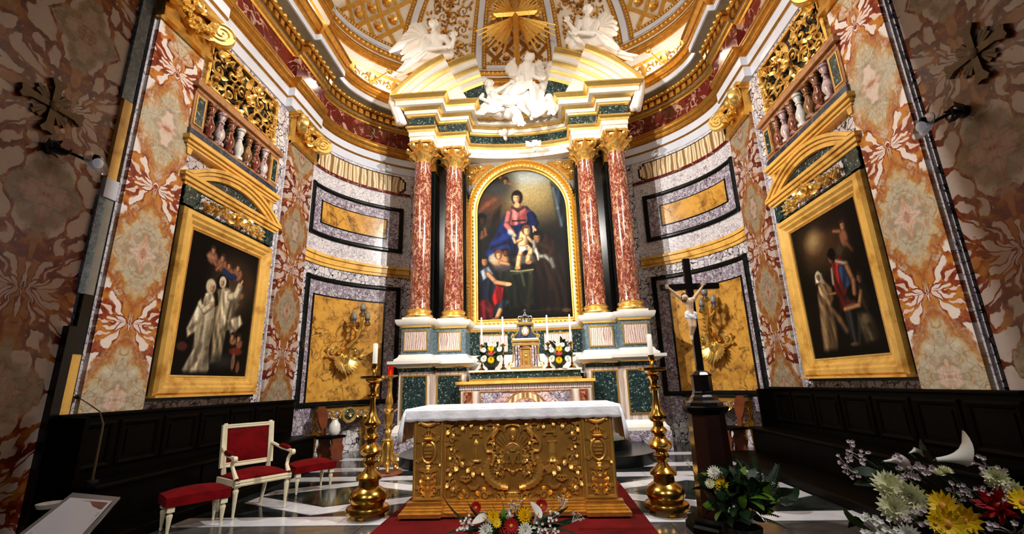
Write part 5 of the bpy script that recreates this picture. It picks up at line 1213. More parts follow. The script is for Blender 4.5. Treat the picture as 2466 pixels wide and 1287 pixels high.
MB().lathe([(.05, 0), (.05, .02), (.02, .03)], 14).build('base', 'iron', mc); MB().tube([(0, 0, .02), (0, 0, .54), (-.06, 0, .66), (-.20, 0, .74), (-.34, .02, .80)], [.012, .010, .006, .005, .005], 6).build('neck', 'bronze', mc); MB().ball((-.36, .02, .81), (.035, .022, .022), 10, 6).build('head', 'iron', mc)
bw = thing('bowl_stand', 'small white bowl on a low dark stand beside the yellow pier strip', 'bowl', (-3.98, 3.99, 0))
MB().lathe([(.04, .36), (.08, .375), (.095, .41), (.09, .41), (.07, .38), (.0, .375)], 20).build('bowl', 'porcelain', bw); MB().lathe([(.12, 0), (.12, .02), (.03, .04), (.025, .34), (.05, .36)], 14).build('stand', 'iron', bw)
# ---------------------------------------------------------------- consecration crosses and wall lamps on the nave piers
for s in (-1, 1):
    t = thing('wall_cross', 'dark bronze cross with rays on the dark pier '+('towards the nuns painting' if s < 0 else 'towards the red caped man'), 'cross'); t.matrix_basis = wall_M(s, 3.62 if s < 0 else 3.76, 4.15)
    for k in range(4):
        M_ = RY(k*PI/2); MB().prism([(-.03, .02), (.03, .02), (.035, .20), (.075, .27), (.05, .30), (0, .285), (-.05, .30), (-.075, .27), (-.035, .20)], -.045, -.01, M=M_).build('arm', 'bronze', t, 0)
        for j in (-1, 0, 1): MB().prism([(-.008, .06), (.008, .06), (.018, .22-.03*abs(j)), (-.018, .22-.03*abs(j))], -.025, -.005, M=RY(k*PI/2+PI/4+j*.22)).build('ray', 'bronze', t, 0)
    MB().lathe([(.05, 0), (.05, .05), (.03, .06)], 16, M=RX(PI/2)).build('boss', 'bronze', t)
    l = thing('pier_lamp', 'lamp with glass disc and bulb on the dark pier '+('towards the nuns painting' if s < 0 else 'towards the red caped man'), 'wall lamp'); l.matrix_basis = wall_M(s, 3.74 if s < 0 else 3.98, 3.66)
    MB().tube([(-.05, 0, .05), (-.05, -.10, .06), (.10*(-s), -.20, .02), (.16*(-s), -.24, .0)], .016, 6).build('bracket', 'iron', l)
    MB().lathe([(.06, 0), (.06, .02), (.03, .03)], 14, M=T(-.05, 0, .05) @ RX(PI/2)).build('wall_plate', 'iron', l)
    m = MB()
    for k in range(5): a = k*1.26; m.leaf((-.05, -.03, .05), (cos(a), -.2, sin(a)), (0, -1, 0), .12, .03, .5, 3)
    m.tube([(-.05+.07*cos(a*.5), -.05-.01*a, .05+.07*sin(a*.5)) for a in range(14)], .010, 5); m.build('ironwork', 'iron', l)
    X = .20*(-s); MB().lathe([(.0, -.004), (.11, -.004), (.14, .012), (.135, .016), (.10, .004), (0, .004)], 24, M=T(X, -.26, .0) @ RX(R(70))).build('glass_disc', 'clear_glass', l)
    MB().ball((X, -.29, .0), (.045, .045, .055), 14, 8).build('bulb', 'bulb_glass', l); MB().lathe([(.03, 0), (.03, .06)], 12, (X, -.26, .03)).build('lamp_holder', 'iron', l)

# ================================================================== FIGURES
def fig_mesh(caps, balls=(), wings=(), voxel=.018, name='figure', mat='statue', parent=None, folds=()):
    "one continuous body grown from tapering limbs"
    m = MB()
    for a, b, r0, r1 in caps:
        a, b = Vector(a), Vector(b); m.tube([a, a.lerp(b, .33), a.lerp(b, .67), b], [r0, r0*.67+r1*.33, r0*.33+r1*.67, r1], 10); m.ball(a, r0, 10, 8); m.ball(b, r1, 10, 8)
    for c, r in balls: m.ball(c, r, 12, 9)
    for pts, rs in wings: m.tube(pts, rs, 8)
    for pts, r in folds: m.tube(pts, r, 6)
    me = bpy.data.meshes.new(name); me.from_pydata(m.v, [], m.f); me.materials.append(MAT[mat])
    o = ob(name, me, parent)
    rm = o.modifiers.new('skin', 'REMESH'); rm.mode = 'VOXEL'; rm.voxel_size = voxel; rm.use_smooth_shade = True
    sm_ = o.modifiers.new('soften', 'SMOOTH'); sm_.factor = .5; sm_.iterations = 1
    return o
def head_parts(c, r, face, up, hair=True, rng=None, curls=16):
    "skull, jaw, nose, brow, eyes and curls; face = direction it looks"
    c, f, u = Vector(c), Vector(face).normalized(), Vector(up).normalized(); u = (u-f*u.dot(f)).normalized(); s = f.cross(u)
    B = [(c, r), (c+f*r*.25-u*r*.55, r*.66), (c+f*r*.98-u*r*.15, r*.17), (c+f*r*.93+u*r*.10, r*.12), (c+f*r*.82-u*r*.55, r*.2), (c+f*r*.80-u*r*.86, r*.2)]
    for q in (-1, 1): B += [(c+f*r*.80+s*q*r*.40+u*r*.22, r*.24), (c+f*r*.62+s*q*r*.52-u*r*.28, r*.34), (c+s*q*r*.96-u*r*.15, r*.2)]
    rng = rng or random.Random(1)
    if hair:
        for k in range(curls):
            a = rng.uniform(0, 2*PI); e = rng.uniform(.0, 1.0); d = (u*(.25+.8*e)+s*cos(a)*(1.1-e*.6)-f*(.2+.6*abs(sin(a)))).normalized(); B.append((c+d*r*.98, r*rng.uniform(.24, .36)))
    return B
def hand_caps(w, d, up, L, spread=.5, r=.017):
    "palm, four unequal fingers and a thumb"
    w, d = Vector(w), Vector(d).normalized(); s = d.cross(Vector(up)).normalized(); C = [(w, w+d*L*.42, r*1.6, r*2.0)]; n = Vector(up).normalized()
    for k, (o, l) in enumerate(((-.34, .44), (-.12, .54), (.11, .50), (.32, .38))):
        b = w+d*L*.42+s*o*L*.8; e = b+(d+s*o*spread).normalized()*L*l*.55; C += [(b, e, r, r*.9), (e, e+(d+s*o*spread+n*.35).normalized()*L*l*.5, r*.9, r*.7)]
    b = w+d*L*.12+s*(-.36)*L*.6; e = b+(d*.6-s).normalized()*L*.25; C += [(b, e, r*1.1, r), (e, e+(d-s*.4).normalized()*L*.22, r, r*.75)]
    return C
def wing_tubes(root, tips, r=.05):
    out = []
    for t, wv in tips:
        a, b = Vector(root), Vector(t); out.append(([a, a.lerp(b, .35)+Vector(wv)*.3, a.lerp(b, .7)+Vector(wv)*.5, b], [r*.9, r*1.25, r*1.1, r*.35]))
    return out
def drape(a, b, n, r, spread, rng, sag=.1):
    "ridges of cloth running from a to b"
    a, b = Vector(a), Vector(b); out = []
    for k in range(n):
        o = Vector((rng.uniform(-1, 1), rng.uniform(-1, .3), rng.uniform(-1, 1)))*spread; o2 = o*.45+Vector((rng.uniform(-1, 1), rng.uniform(-1, .3), rng.uniform(-1, 1)))*spread*.25
        mid = (a+o).lerp(b+o2, .5)+Vector((0, -sag*.4, -sag*rng.random())); out.append(([a+o, (a+o).lerp(mid, .5), mid, mid.lerp(b+o2, .5), b+o2], [r*.5, r, r*1.1, r, r*.5]))
    return out
def c1(x, y, Y): return at(880+x/3.064, y/3.064, Y)
def c8(x, y, Y): return at(1100+x/6.773, 120+y/6.773, Y)
rng = random.Random(21)
# ---- reclining angel with raised hand (armchair side of the pediment)
caps = [(c1(505, 235, 9.15), c1(515, 275, 9.2), .07, .09), (c1(520, 285, 9.2), c1(530, 350, 9.25), .17, .16), (c1(530, 350, 9.25), c1(490, 410, 9.3), .17, .19),
        (c1(450, 280, 9.2), c1(590, 285, 9.15), .10, .10), (c1(450, 285, 9.2), c1(455, 365, 9.05), .085, .07), (c1(455, 365, 9.05), c1(590, 350, 8.95), .07, .045),
        (c1(595, 290, 9.15), c1(635, 345, 9.05), .08, .065), (c1(635, 345, 9.05), c1(655, 285, 9.0), .06, .045),
        (c1(480, 410, 9.25), c1(350, 430, 9.0), .17, .13), (c1(350, 430, 9.0), c1(270, 520, 9.0), .12, .07), (c1(270, 520, 9.0), c1(190, 565, 8.95), .06, .04),
        (c1(470, 420, 9.3), c1(330, 500, 9.1), .15, .11), (c1(330, 500, 9.1), c1(230, 560, 9.05), .10, .06), (c1(430, 430, 9.3), c1(620, 400, 9.3), .16, .12)]
caps += hand_caps(c1(655, 285, 9.0), c1(660, 225, 9.0)-c1(655, 285, 9.0), (0, -1, 0), .22, .6, .02)+hand_caps(c1(590, 350, 8.95), (1, 0, .05), (0, -1, 0), .16)
W_ = wing_tubes(c1(450, 290, 9.35), [(c1(175, 385, 9.4), (0, 0, .2)), (c1(215, 360, 9.45), (0, 0, .3)), (c1(240, 320, 9.5), (0, 0, .35)), (c1(290, 270, 9.5), (0, 0, .4)), (c1(340, 210, 9.5), (0, 0, .35)), (c1(260, 400, 9.35), (0, 0, .1)), (c1(390, 205, 9.5), (0, 0, .3))], .10)
W_ += [([c1(330, 215, 9.5), c1(360, 195, 9.5), c1(400, 215, 9.45), c1(420, 270, 9.4)], [.08, .10, .10, .08])]
F = drape(c1(430, 300, 9.1), c1(400, 430, 9.0), 9, .035, .12, rng)+drape(c1(420, 400, 9.05), c1(250, 530, 8.95), 12, .035, .13, rng)+drape(c1(400, 380, 9.0), c1(270, 450, 8.9), 6, .035, .08, rng)
a1 = fig_mesh(caps, head_parts(c1(507, 180, 9.1), .125, (.45, -1, -.25), (0, 0, 1), rng=rng, curls=24), W_, .013, 'angel_statue', 'statue', None, F)
tag(a1, 'white reclining angel statue raising one hand, on the armchair side of the pediment', 'statue')
# ---- reclining angel (crucifix side)
caps = [(c1(1635, 120, 9.15), c1(1632, 165, 9.2), .07, .09), (c1(1632, 175, 9.2), c1(1640, 245, 9.25), .17, .155), (c1(1640, 245, 9.25), c1(1680, 320, 9.3), .17, .19),
        (c1(1570, 175, 9.2), c1(1700, 175, 9.2), .10, .10), (c1(1570, 180, 9.15), c1(1560, 245, 9.0), .08, .065), (c1(1560, 245, 9.0), c1(1495, 165, 8.95), .06, .042),
        (c1(1700, 180, 9.15), c1(1680, 250, 8.98), .085, .07), (c1(1680, 250, 8.98), c1(1570, 240, 8.92), .065, .045),
        (c1(1690, 315, 9.25), c1(1780, 300, 9.0), .18, .15), (c1(1780, 300, 9.0), c1(1860, 380, 8.98), .14, .08), (c1(1860, 380, 8.98), c1(1940, 405, 8.95), .07, .045), (c1(1940, 405, 8.95), c1(2005, 412, 8.9), .05, .035),
        (c1(1690, 330, 9.3), c1(1800, 350, 9.1), .16, .12), (c1(1800, 350, 9.1), c1(1910, 420, 9.05), .10, .06), (c1(1910, 420, 9.05), c1(1975, 445, 9.0), .06, .04), (c1(1660, 320, 9.3), c1(1540, 320, 9.3), .18, .16), (c1(1560, 300, 9.3), c1(1500, 300, 9.3), .14, .10)]
caps += hand_caps(c1(1495, 165, 8.95), (-.1, -.1, 1), (0, -1, 0), .18)+hand_caps(c1(1570, 240, 8.92), (-1, 0, .1), (0, -1, 0), .16)
W_ = wing_tubes(c1(1720, 220, 9.4), [(c1(1790, 105, 9.5), (0, 0, .2)), (c1(1830, 130, 9.5), (0, 0, .2)), (c1(1858, 170, 9.5), (0, 0, .15)), (c1(1868, 215, 9.5), (0, 0, .1)), (c1(1860, 255, 9.45), (0, 0, .05)), (c1(1760, 120, 9.5), (0, 0, .2))], .10)
F = drape(c1(1700, 230, 9.05), c1(1790, 300, 8.95), 9, .035, .10, rng)+drape(c1(1740, 290, 9.0), c1(1870, 380, 8.95), 12, .035, .13, rng)+drape(c1(1520, 250, 9.1), c1(1600, 320, 9.1), 8, .035, .10, rng)
a2 = fig_mesh(caps, head_parts(c1(1638, 68, 9.12), .125, (-.15, -1, -.2), (0, 0, 1), rng=rng, curls=28), W_, .013, 'angel_statue', 'statue', None, F)
tag(a2, 'white reclining angel statue with one open wing, on the crucifix side of the pediment', 'statue')
# ---- middle group
Y0 = 10.0
caps = [(c8(1165, 190, Y0), c8(1150, 240, Y0), .07, .09), (c8(1150, 280, Y0), c8(1150, 400, Y0), .17, .14), (c8(1150, 400, Y0), c8(1120, 560, Y0), .14, .19), (c8(1060, 285, Y0), c8(1240, 275, Y0), .09, .09),
        (c8(1240, 280, Y0), c8(1255, 430, 9.9), .075, .06), (c8(1255, 430, 9.9), c8(1350, 470, 9.8), .058, .042), (c8(1060, 290, Y0), c8(990, 420, 9.9), .08, .065), (c8(990, 420, 9.9), c8(1000, 540, 9.8), .06, .05), (c8(1000, 480, 9.85), c8(1110, 720, 9.75), .09, .05),
        (c8(1150, 580, Y0), c8(1270, 640, 9.8), .17, .14), (c8(1270, 640, 9.8), c8(1265, 850, 9.8), .13, .08), (c8(1265, 850, 9.8), c8(1258, 1010, 9.75), .075, .05), (c8(1100, 590, Y0), c8(880, 680, 9.8), .19, .15), (c8(880, 680, 9.8), c8(760, 800, 9.8), .14, .10)]
caps += hand_caps(c8(1350, 470, 9.8), (1, -.2, -.2), (0, -1, 0), .17)
W_ = wing_tubes(c8(1010, 430, 10.15), [(c8(945, 130, 10.2), (-.15, 0, 0)), (c8(900, 170, 10.2), (-.25, 0, 0)), (c8(860, 240, 10.2), (-.3, 0, 0)), (c8(830, 310, 10.2), (-.2, 0, 0)), (c8(850, 400, 10.2), (-.1, 0, 0))], .07)
W_ += wing_tubes(c8(1260, 330, 10.15), [(c8(1340, 195, 10.25), (.1, 0, .1)), (c8(1400, 280, 10.25), (.1, 0, 0)), (c8(1450, 400, 10.25), (.1, 0, 0)), (c8(1490, 540, 10.25), (.1, 0, 0)), (c8(1500, 600, 10.2), (0, 0, 0))], .08)
F = drape(c8(1040, 400, 9.85), c8(1110, 740, 9.75), 10, .035, .10, rng)+drape(c8(1150, 560, 9.8), c8(880, 760, 9.7), 16, .04, .17, rng)+drape(c8(1250, 560, 9.75), c8(1260, 850, 9.7), 9, .035, .10, rng)
g1 = fig_mesh(caps, head_parts(c8(1185, 125, Y0), .125, (-.9, -.5, .45), (.3, 0, 1), rng=rng, curls=20), W_, .013, 'angel_statue', 'statue', None, F)
tag(g1, 'white angel statue holding the tall golden cross and looking up', 'statue')
caps = [(c8(525, 630, 9.9), c8(535, 670, 9.9), .065, .085), (c8(540, 690, 9.9), c8(570, 800, 9.9), .16, .15), (c8(470, 690, 9.9), c8(610, 690, 9.9), .085, .085), (c8(610, 690, 9.9), c8(760, 620, 9.95), .075, .06), (c8(760, 620, 9.95), c8(870, 540, 9.95), .058, .042),
        (c8(465, 700, 9.85), c8(390, 790, 9.75), .07, .06), (c8(390, 790, 9.75), c8(530, 850, 9.65), .055, .04), (c8(580, 820, 9.85), c8(760, 850, 9.7), .17, .14), (c8(760, 850, 9.7), c8(1000, 830, 9.6), .13, .12), (c8(1000, 850, 9.6), c8(1080, 960, 9.6), .11, .07), (c8(1080, 960, 9.6), c8(1170, 1050, 9.6), .065, .04),
        (c8(580, 840, 9.85), c8(640, 1000, 9.7), .15, .13), (c8(640, 1000, 9.7), c8(450, 1000, 9.7), .12, .09), (c8(500, 960, 9.7), c8(320, 1050, 9.75), .09, .06)]
caps += hand_caps(c8(530, 850, 9.65), (1, -.2, -.1), (0, -1, 0), .16)+hand_caps(c8(870, 540, 9.95), (1, 0, .4), (0, -1, 0), .15)
W_ = wing_tubes(c8(400, 740, 10.0), [(c8(300, 610, 10.1), (-.1, 0, .05)), (c8(240, 640, 10.1), (-.1, 0, 0)), (c8(190, 700, 10.1), (-.1, 0, 0)), (c8(190, 780, 10.05), (0, 0, 0)), (c8(230, 850, 10.05), (0, 0, 0)), (c8(310, 890, 10.0), (0, 0, 0)), (c8(370, 900, 10.0), (0, 0, 0))], .075)
F = drape(c8(600, 740, 9.75), c8(720, 880, 9.65), 9, .035, .12, rng)+drape(c8(700, 850, 9.62), c8(1010, 840, 9.52), 12, .035, .12, rng)+drape(c8(720, 960, 9.65), c8(460, 980, 9.62), 10, .04, .10, rng)+drape(c8(480, 1000, 9.65), c8(320, 1060, 9.7), 6, .035, .06, rng)
g2 = fig_mesh(caps, head_parts(c8(520, 555, 9.88), .12, (-.1, -1, -.25), (0, 0, 1), rng=rng, curls=24), W_, .013, 'angel_statue', 'statue', None, F)
tag(g2, 'white angel statue kneeling with folded wing at the foot of the cross bearer', 'statue')
caps = [(c8(1550, 900, 9.75), c8(1500, 800, 9.85), .13, .14), (c8(1480, 830, 9.85), c8(1400, 900, 9.75), .08, .06), (c8(1400, 900, 9.75), c8(1310, 910, 9.7), .055, .04), (c8(1600, 850, 9.8), c8(1660, 700, 9.95), .10, .06), (c8(1560, 960, 9.7), c8(1500, 1040, 9.62), .06, .045), (c8(1650, 930, 9.75), c8(1580, 1050, 9.65), .06, .045),
        (c8(1420, 960, 9.7), c8(1280, 1060, 9.62), .08, .07), (c8(1280, 1060, 9.62), c8(1220, 1120, 9.6), .07, .05)]
W_ = wing_tubes(c8(1450, 850, 9.9), [(c8(1400, 790, 10.0), (0, 0, .1)), (c8(1340, 860, 9.95), (0, 0, .05)), (c8(1380, 820, 10.0), (0, 0, .1))], .06)
p1 = fig_mesh(caps, head_parts(c8(1550, 970, 9.66), .11, (-.1, -1, -.5), (.1, 0, 1), rng=rng, curls=18), W_, .016, 'putto_statue', 'statue', None, drape(c8(1480, 860, 9.7), c8(1240, 1090, 9.55), 12, .035, .10, rng))
tag(p1, 'white putto statue leaning head down over the cornice beside the angel group', 'statue')
caps = [(c8(1000, 1050, 9.58), c8(930, 980, 9.65), .09, .11), (c8(960, 1060, 9.58), c8(930, 1140, 9.5), .055, .05), (c8(930, 1140, 9.5), c8(950, 1200, 9.48), .05, .04), (c8(1040, 1080, 9.55), c8(1070, 1150, 9.5), .05, .04), (c8(900, 960, 9.65), c8(860, 900, 9.7), .09, .07)]
p2 = fig_mesh(caps, head_parts(c8(1015, 1130, 9.5), .085, (.1, -1, -.6), (0, 0, 1), rng=rng, curls=14), wing_tubes(c8(1040, 1170, 9.5), [(c8(1130, 1210, 9.45), (0, 0, 0)), (c8(1090, 1250, 9.45), (0, 0, 0)), (c8(1000, 1250, 9.45), (0, 0, 0))], .04), .014, 'putto_statue', 'statue')
tag(p2, 'small white putto statue hanging over the middle of the cornice', 'statue')
# clouds under and behind the group
B = []
for cx_, cy_, Y, r in ((1500, 650, 10.2, .30), (1600, 560, 10.25, .22), (1420, 720, 10.1, .28), (1680, 620, 10.2, .18), (1540, 270, 10.4, .14), (1520, 380, 10.4, .18), (1350, 800, 10.0, .26), (1160, 850, 9.95, .30), (950, 880, 9.9, .28), (420, 560, 10.2, .2), (700, 960, 9.95, .28), (480, 960, 9.95, .22), (1440, 930, 9.95, .26), (1260, 960, 9.9, .25), (1600, 880, 9.95, .2), (860, 1010, 9.85, .2), (340, 1010, 9.95, .16)):
    B.append((c8(cx_, cy_, Y), r))
    for k in range(5): a = rng.uniform(0, 6.28); B.append((c8(cx_+55*cos(a)*r*4, cy_+55*sin(a)*r*4, Y-.05), r*rng.uniform(.4, .6)))
cl_ = fig_mesh([], B, (), .03, 'stucco_cloud', 'statue'); tag(cl_, 'bank of white stucco cloud carrying the angel group', 'statue')
# cherub heads on the frieze
for k, (px, py, txt) in enumerate(((1216, 318, 'nearer the kneeling angel'), (1288, 345, 'lower one over the green frieze'))):
    c = at(px, py, 10.05); B = head_parts(c, .085, (.1, -1, -.25), (0, 0, 1), rng=rng, curls=10)
    W_ = []
    for q in (-1, 1): W_ += wing_tubes(c+Vector((q*.05, .04, -.05)), [(c+Vector((q*(.24 if (q > 0) == (k == 0) else .16), .02, z)), (0, 0, .02)) for z in (.08, .02, -.05)], .035)
    ch_ = fig_mesh([(c, c+Vector((0, .1, -.12)), .06, .05), (c+Vector((0, .1, -.02)), c+Vector((0, .35, -.02)), .03, .03)], B, W_, .012, 'cherub_head', 'statue'); tag(ch_, 'white winged cherub head, '+txt, 'statue', 'winged cherub heads on the retable')
# cloth tails hanging at the ends of the pediment
for s, pts in ((-1, [(205, 690), (200, 760), (240, 850), (265, 910)]), (1, [(2035, 590), (2025, 680), (2005, 760), (1990, 800)])):
    P = [c1(x, y, 9.25) for x, y in pts]; F = []
    for k in range(14):
        o = Vector((rng.uniform(-.10, .10), rng.uniform(-.06, .06), 0)); F.append(([p+o*(.5+.5*i/3)+Vector((0, 0, (-.05*rng.random() if i == 3 else 0))) for i, p in enumerate(P)], [.05, .06, .06, .055]))
    d = fig_mesh([], [], F, .018, 'stone_drapery', 'statue'); tag(d, 'grey-white stone drapery hanging from the pediment end on the '+('armchair side' if s < 0 else 'crucifix side'), 'statue')
# ---- tall golden cross with glory of rays
cb = at(1241, 33, 10.45); ft = at(1246, 165, 10.25)
gc = thing('golden_cross', 'tall gilded cross with bundles of rays in front of the dome', 'cross', (0, 0, 0))
tp = cb+(cb-ft)*.40; ax = (cb-ft).normalized()
m = MB(); m.tube([ft-ax*.25, cb, tp], [(.07, .08)]*3, 4, flat=(0, 1, 0)); m.build('upright', 'gold', gc, 0)
m = MB(); m.tube([cb+Vector((-.62, 0, 0)), cb+Vector((.62, 0, 0))], [(.07, .08)]*2, 4, flat=(0, 1, 0)); m.build('crossbar', 'gold', gc, 0)
for s in (-1, 1):
    m = MB()
    for dx, dz in ((.70, .0), (.63, .09), (.63, -.09)): m.ball(cb+Vector((s*dx, 0, dz)), (.08, .05, .08), 10, 6)
    m.build('trefoil_end', 'gold', gc)
rr = random.Random(9)
for q in range(4):
    for k in range(15):
        a = R(45+q*90)+R(-27+k*54/14); L = (.75 if k % 2 else 1.05)*rr.uniform(.85, 1.0)*(1.18 if q in (2, 3) else .72); d = Vector((cos(a), 0, sin(a)))
        p0 = cb+Vector((0, .10, 0))+d*.16; p1 = cb+Vector((0, .12, 0))+d*(L+.12)
        m = MB(); m.tube([p0, p1], [(.025, .018), (.022, .034)], 4, flat=(0, 1, 0)); m.build('ray', 'gold_bright' if k % 3 else 'gold', gc, 0)
for k in range(10):
    a = R(36*k+18); MB().tube([cb+Vector((0, .12, 0)), cb+Vector((cos(a)*.3, .12, sin(a)*.3))], .03, 5).build('halo_ray', 'gold', gc)
# ---- gilded rods with balls on the cornice ends
for px, py, qx, qy, txt in ((938, 172, 895, 198, 'beside the angel with raised hand'), (1562, 123, 1595, 152, 'beside the angel with the open wing')):
    b, e = at(px, py, 9.35), at(qx, qy, 9.75); t = thing('gilded_rod', 'thin gilded rod with ball finial on the cornice '+txt, 'finial'); MB().tube([e, b], .025, 8).build('rod', 'gold', t); MB().ball(b, .075, 14, 9).build('ball', 'gold_bright', t)
# ---- carved Christ
def k3(x, y, d=0.0): return at(1540+x/3.219, 600+y/3.219, 4.44-d)-Vector((1.86, 4.50, 1.054))
caps = [(k3(365, 385), k3(375, 405), .016, .02), (k3(385, 415), k3(392, 465), .042, .034), (k3(392, 465), k3(398, 510), .033, .038), (k3(345, 400), k3(415, 395), .026, .026), (k3(345, 400), k3(285, 355), .021, .017), (k3(285, 355), k3(228, 305), .016, .011), (k3(415, 395), k3(450, 345), .021, .017), (k3(450, 345), k3(488, 290), .016, .011),
        (k3(385, 520), k3(405, 600, .03), .034, .024), (k3(412, 520), k3(422, 600, .03), .034, .024), (k3(405, 600, .03), k3(398, 670), .023, .014), (k3(422, 600, .03), k3(408, 670), .023, .014), (k3(400, 672), k3(405, 705, .02), .015, .010), (k3(408, 672), k3(411, 703, .02), .015, .010)]
caps += hand_caps(k3(228, 305), (-.6, -.2, .8), (0, -1, 0), .05, .4, .005)+hand_caps(k3(488, 290), (.5, -.2, .8), (0, -1, 0), .05, .4, .005)
cf_ = fig_mesh(caps, head_parts(k3(350, 375, .02), .030, (-.25, -1, -.45), (-.25, 0, 1), hair=False), (), .0036, 'carved_figure', 'flesh', cx); cf_['label'] = 'pale carved figure with outstretched arms'
hr = fig_mesh([], [(k3(346, 362, .005), .031), (k3(330, 378, .01), .018), (k3(336, 398, .012), .014), (k3(368, 380, -.01), .02), (k3(352, 400, .035), .013)], (), .006, 'hair', 'hair', cf_)
F = drape(k3(370, 500, .02), k3(435, 545, .03), 8, .008, .016, rng, .02)+drape(k3(362, 520, .01), k3(425, 520, .03), 8, .008, .018, rng, .02)
fig_mesh([(k3(378, 505), k3(420, 510), .036, .036), (k3(385, 530), k3(418, 530), .038, .036)], [], (), .006, 'loincloth', 'linen', cf_, F)

# ================================================================== PAINTINGS
class Canvas:
    "small painter: soft shapes on a pixel sheet, later carried as colours of a fine grid"
    def __init__(s, w, h, base): s.w, s.h = w, h; s.a = np.zeros((h, w, 3)); s.a[:] = base; s.Y, s.X = np.mgrid[0:h, 0:w]; s.X = (s.X+.5)/w; s.Y = (s.Y+.5)/h; s.k = h/w
    def blend(s, m, c): s.a += m[..., None]*(np.array(c)-s.a)
    def ell(s, cx, cy, rx, ry, c, soft=.25, al=1.0, ang=0.0):
        dx, dy = s.X-cx, (s.Y-cy)*s.k; ca, sa = cos(R(ang)), sin(R(ang)); u, v = dx*ca+dy*sa, -dx*sa+dy*ca
        d = np.sqrt((u/rx)**2+(v/(ry*s.k))**2); s.blend(np.clip((1+soft*.5-d)/max(soft, 1e-3), 0, 1)*al, c)
    def poly(s, P, c, soft=.006, al=1.0):
        x, y = s.X, s.Y; ins = np.zeros(x.shape, bool); dist = np.full(x.shape, 9.0); n = len(P)
        for i in range(n):
            (x1, y1), (x2, y2) = P[i], P[(i+1) % n]
            cond = ((y1 > y) != (y2 > y)); ins ^= cond & (x < (x2-x1)*(y-y1)/((y2-y1) or 1e-9)+x1)
            dist = np.minimum(dist, s.seg(x1, y1, x2, y2))
        sd = np.where(ins, dist, -dist); m = np.clip(.5+sd/(2*soft), 0, 1)*al
        if al == 1.0 and soft >= .01:      # cloth: soft folds hanging down the shape
            cx, cy = sum(p[0] for p in P)/n, sum(p[1] for p in P)/n; ph = cx*37+cy*53
            fo = np.sin(2*PI*((x-cx)*(9+3*sin(ph))+(y-cy)*3*sin(ph*1.7)+.35*np.sin((y-cy)*14+ph))+ph)+.5*np.sin(2*PI*((x-cx)*17+(y-cy)*5*cos(ph))+ph*2)
            lit = 1+.20*fo-.55*np.clip((x-cx), -.2, .2)-.35*np.clip((y-cy), -.25, .25); s.a += m[..., None]*(np.clip(np.array(c)[None, None]*lit[..., None], 0, 1)-s.a)
        else: s.blend(m, c)
    def seg(s, x1, y1, x2, y2):
        k = s.k; dx, dy = x2-x1, (y2-y1)*k; px, py = s.X-x1, (s.Y-y1)*k; t = np.clip((px*dx+py*dy)/max(dx*dx+dy*dy, 1e-9), 0, 1); return np.hypot(px-t*dx, py-t*dy)
    def line(s, P, w, c, al=1.0, soft=.006, w2=None):
        n = len(P)
        for i in range(n-1):
            ww = w if w2 is None else w+(w2-w)*i/max(1, n-2); d = s.seg(*P[i], *P[i+1]); m = np.clip(.5+(ww-d)/(2*soft), 0, 1)*al
            if ww >= .014 and al >= .9:    # a limb: lit from the upper left
                s.blend(m, tuple(v*.62 for v in c)); k = ww*.30; d2 = s.seg(P[i][0]-k, P[i][1]-k*.5/s.k, P[i+1][0]-k, P[i+1][1]-k*.5/s.k); s.blend(np.clip(.5+(ww*.72-d2)/(2*max(soft, ww*.35)), 0, 1)*al*m, tuple(min(1, v*1.06) for v in c))
            else: s.blend(m, c)
    def head(s, x, y, r, skin, hair, look=0.0, veil=None):
        ry = r*1.25/s.k; d = tuple(v*.55 for v in skin); f = x+look*r*.28
        s.ell(x-look*r*.25, y-ry*.22, r*1.08, ry*1.02, veil or hair, .35); s.ell(f, y+ry*.12, r*.74, ry*.86, d, .3); s.ell(f-r*.10, y+ry*.06, r*.62, ry*.74, skin, .55); s.ell(f-r*.22, y-ry*.22, r*.3, ry*.28, tuple(min(1, v*1.12) for v in skin), 1.0, .6)
        s.ell(f, y-ry*.72, r*.72, ry*.34, veil or hair, .5, .9)
        for q in (-1, 1): s.ell(f+look*r*.16+q*r*.28, y-ry*.04, r*.15, ry*.06, d, 1.0, .75); s.line([(f+look*r*.16+q*r*.28-r*.14, y-ry*.17), (f+look*r*.16+q*r*.28+r*.14, y-ry*.18)], r*.03, d, .5, .004)
        s.line([(f+look*r*.22, y-ry*.02), (f+look*r*.34, y+ry*.24)], r*.04, d, .55, .004); s.ell(f+look*r*.2, y+ry*.45, r*.17, ry*.045, (.5, .2, .17), .9, .6); s.ell(f+r*.40, y+ry*.15, r*.28, ry*.6, d, 1.2, .45)
    def finish(s, seed=1, grain=.012, gm=1.35):
        rg = np.random.RandomState(seed); n = rg.randn(s.h, s.w)
        for q in range(3): n = (n+np.roll(n, 1, 0)+np.roll(n, 1, 1)+np.roll(n, -1, 0)+np.roll(n, -1, 1))/2.6
        a = np.clip(s.a*(1+grain*n[..., None]), 0, 1)**gm; a = a*.82+a.mean(2, keepdims=True)*.18; return np.where(a <= .04045, a/12.92, ((a+.055)/1.055)**2.4)
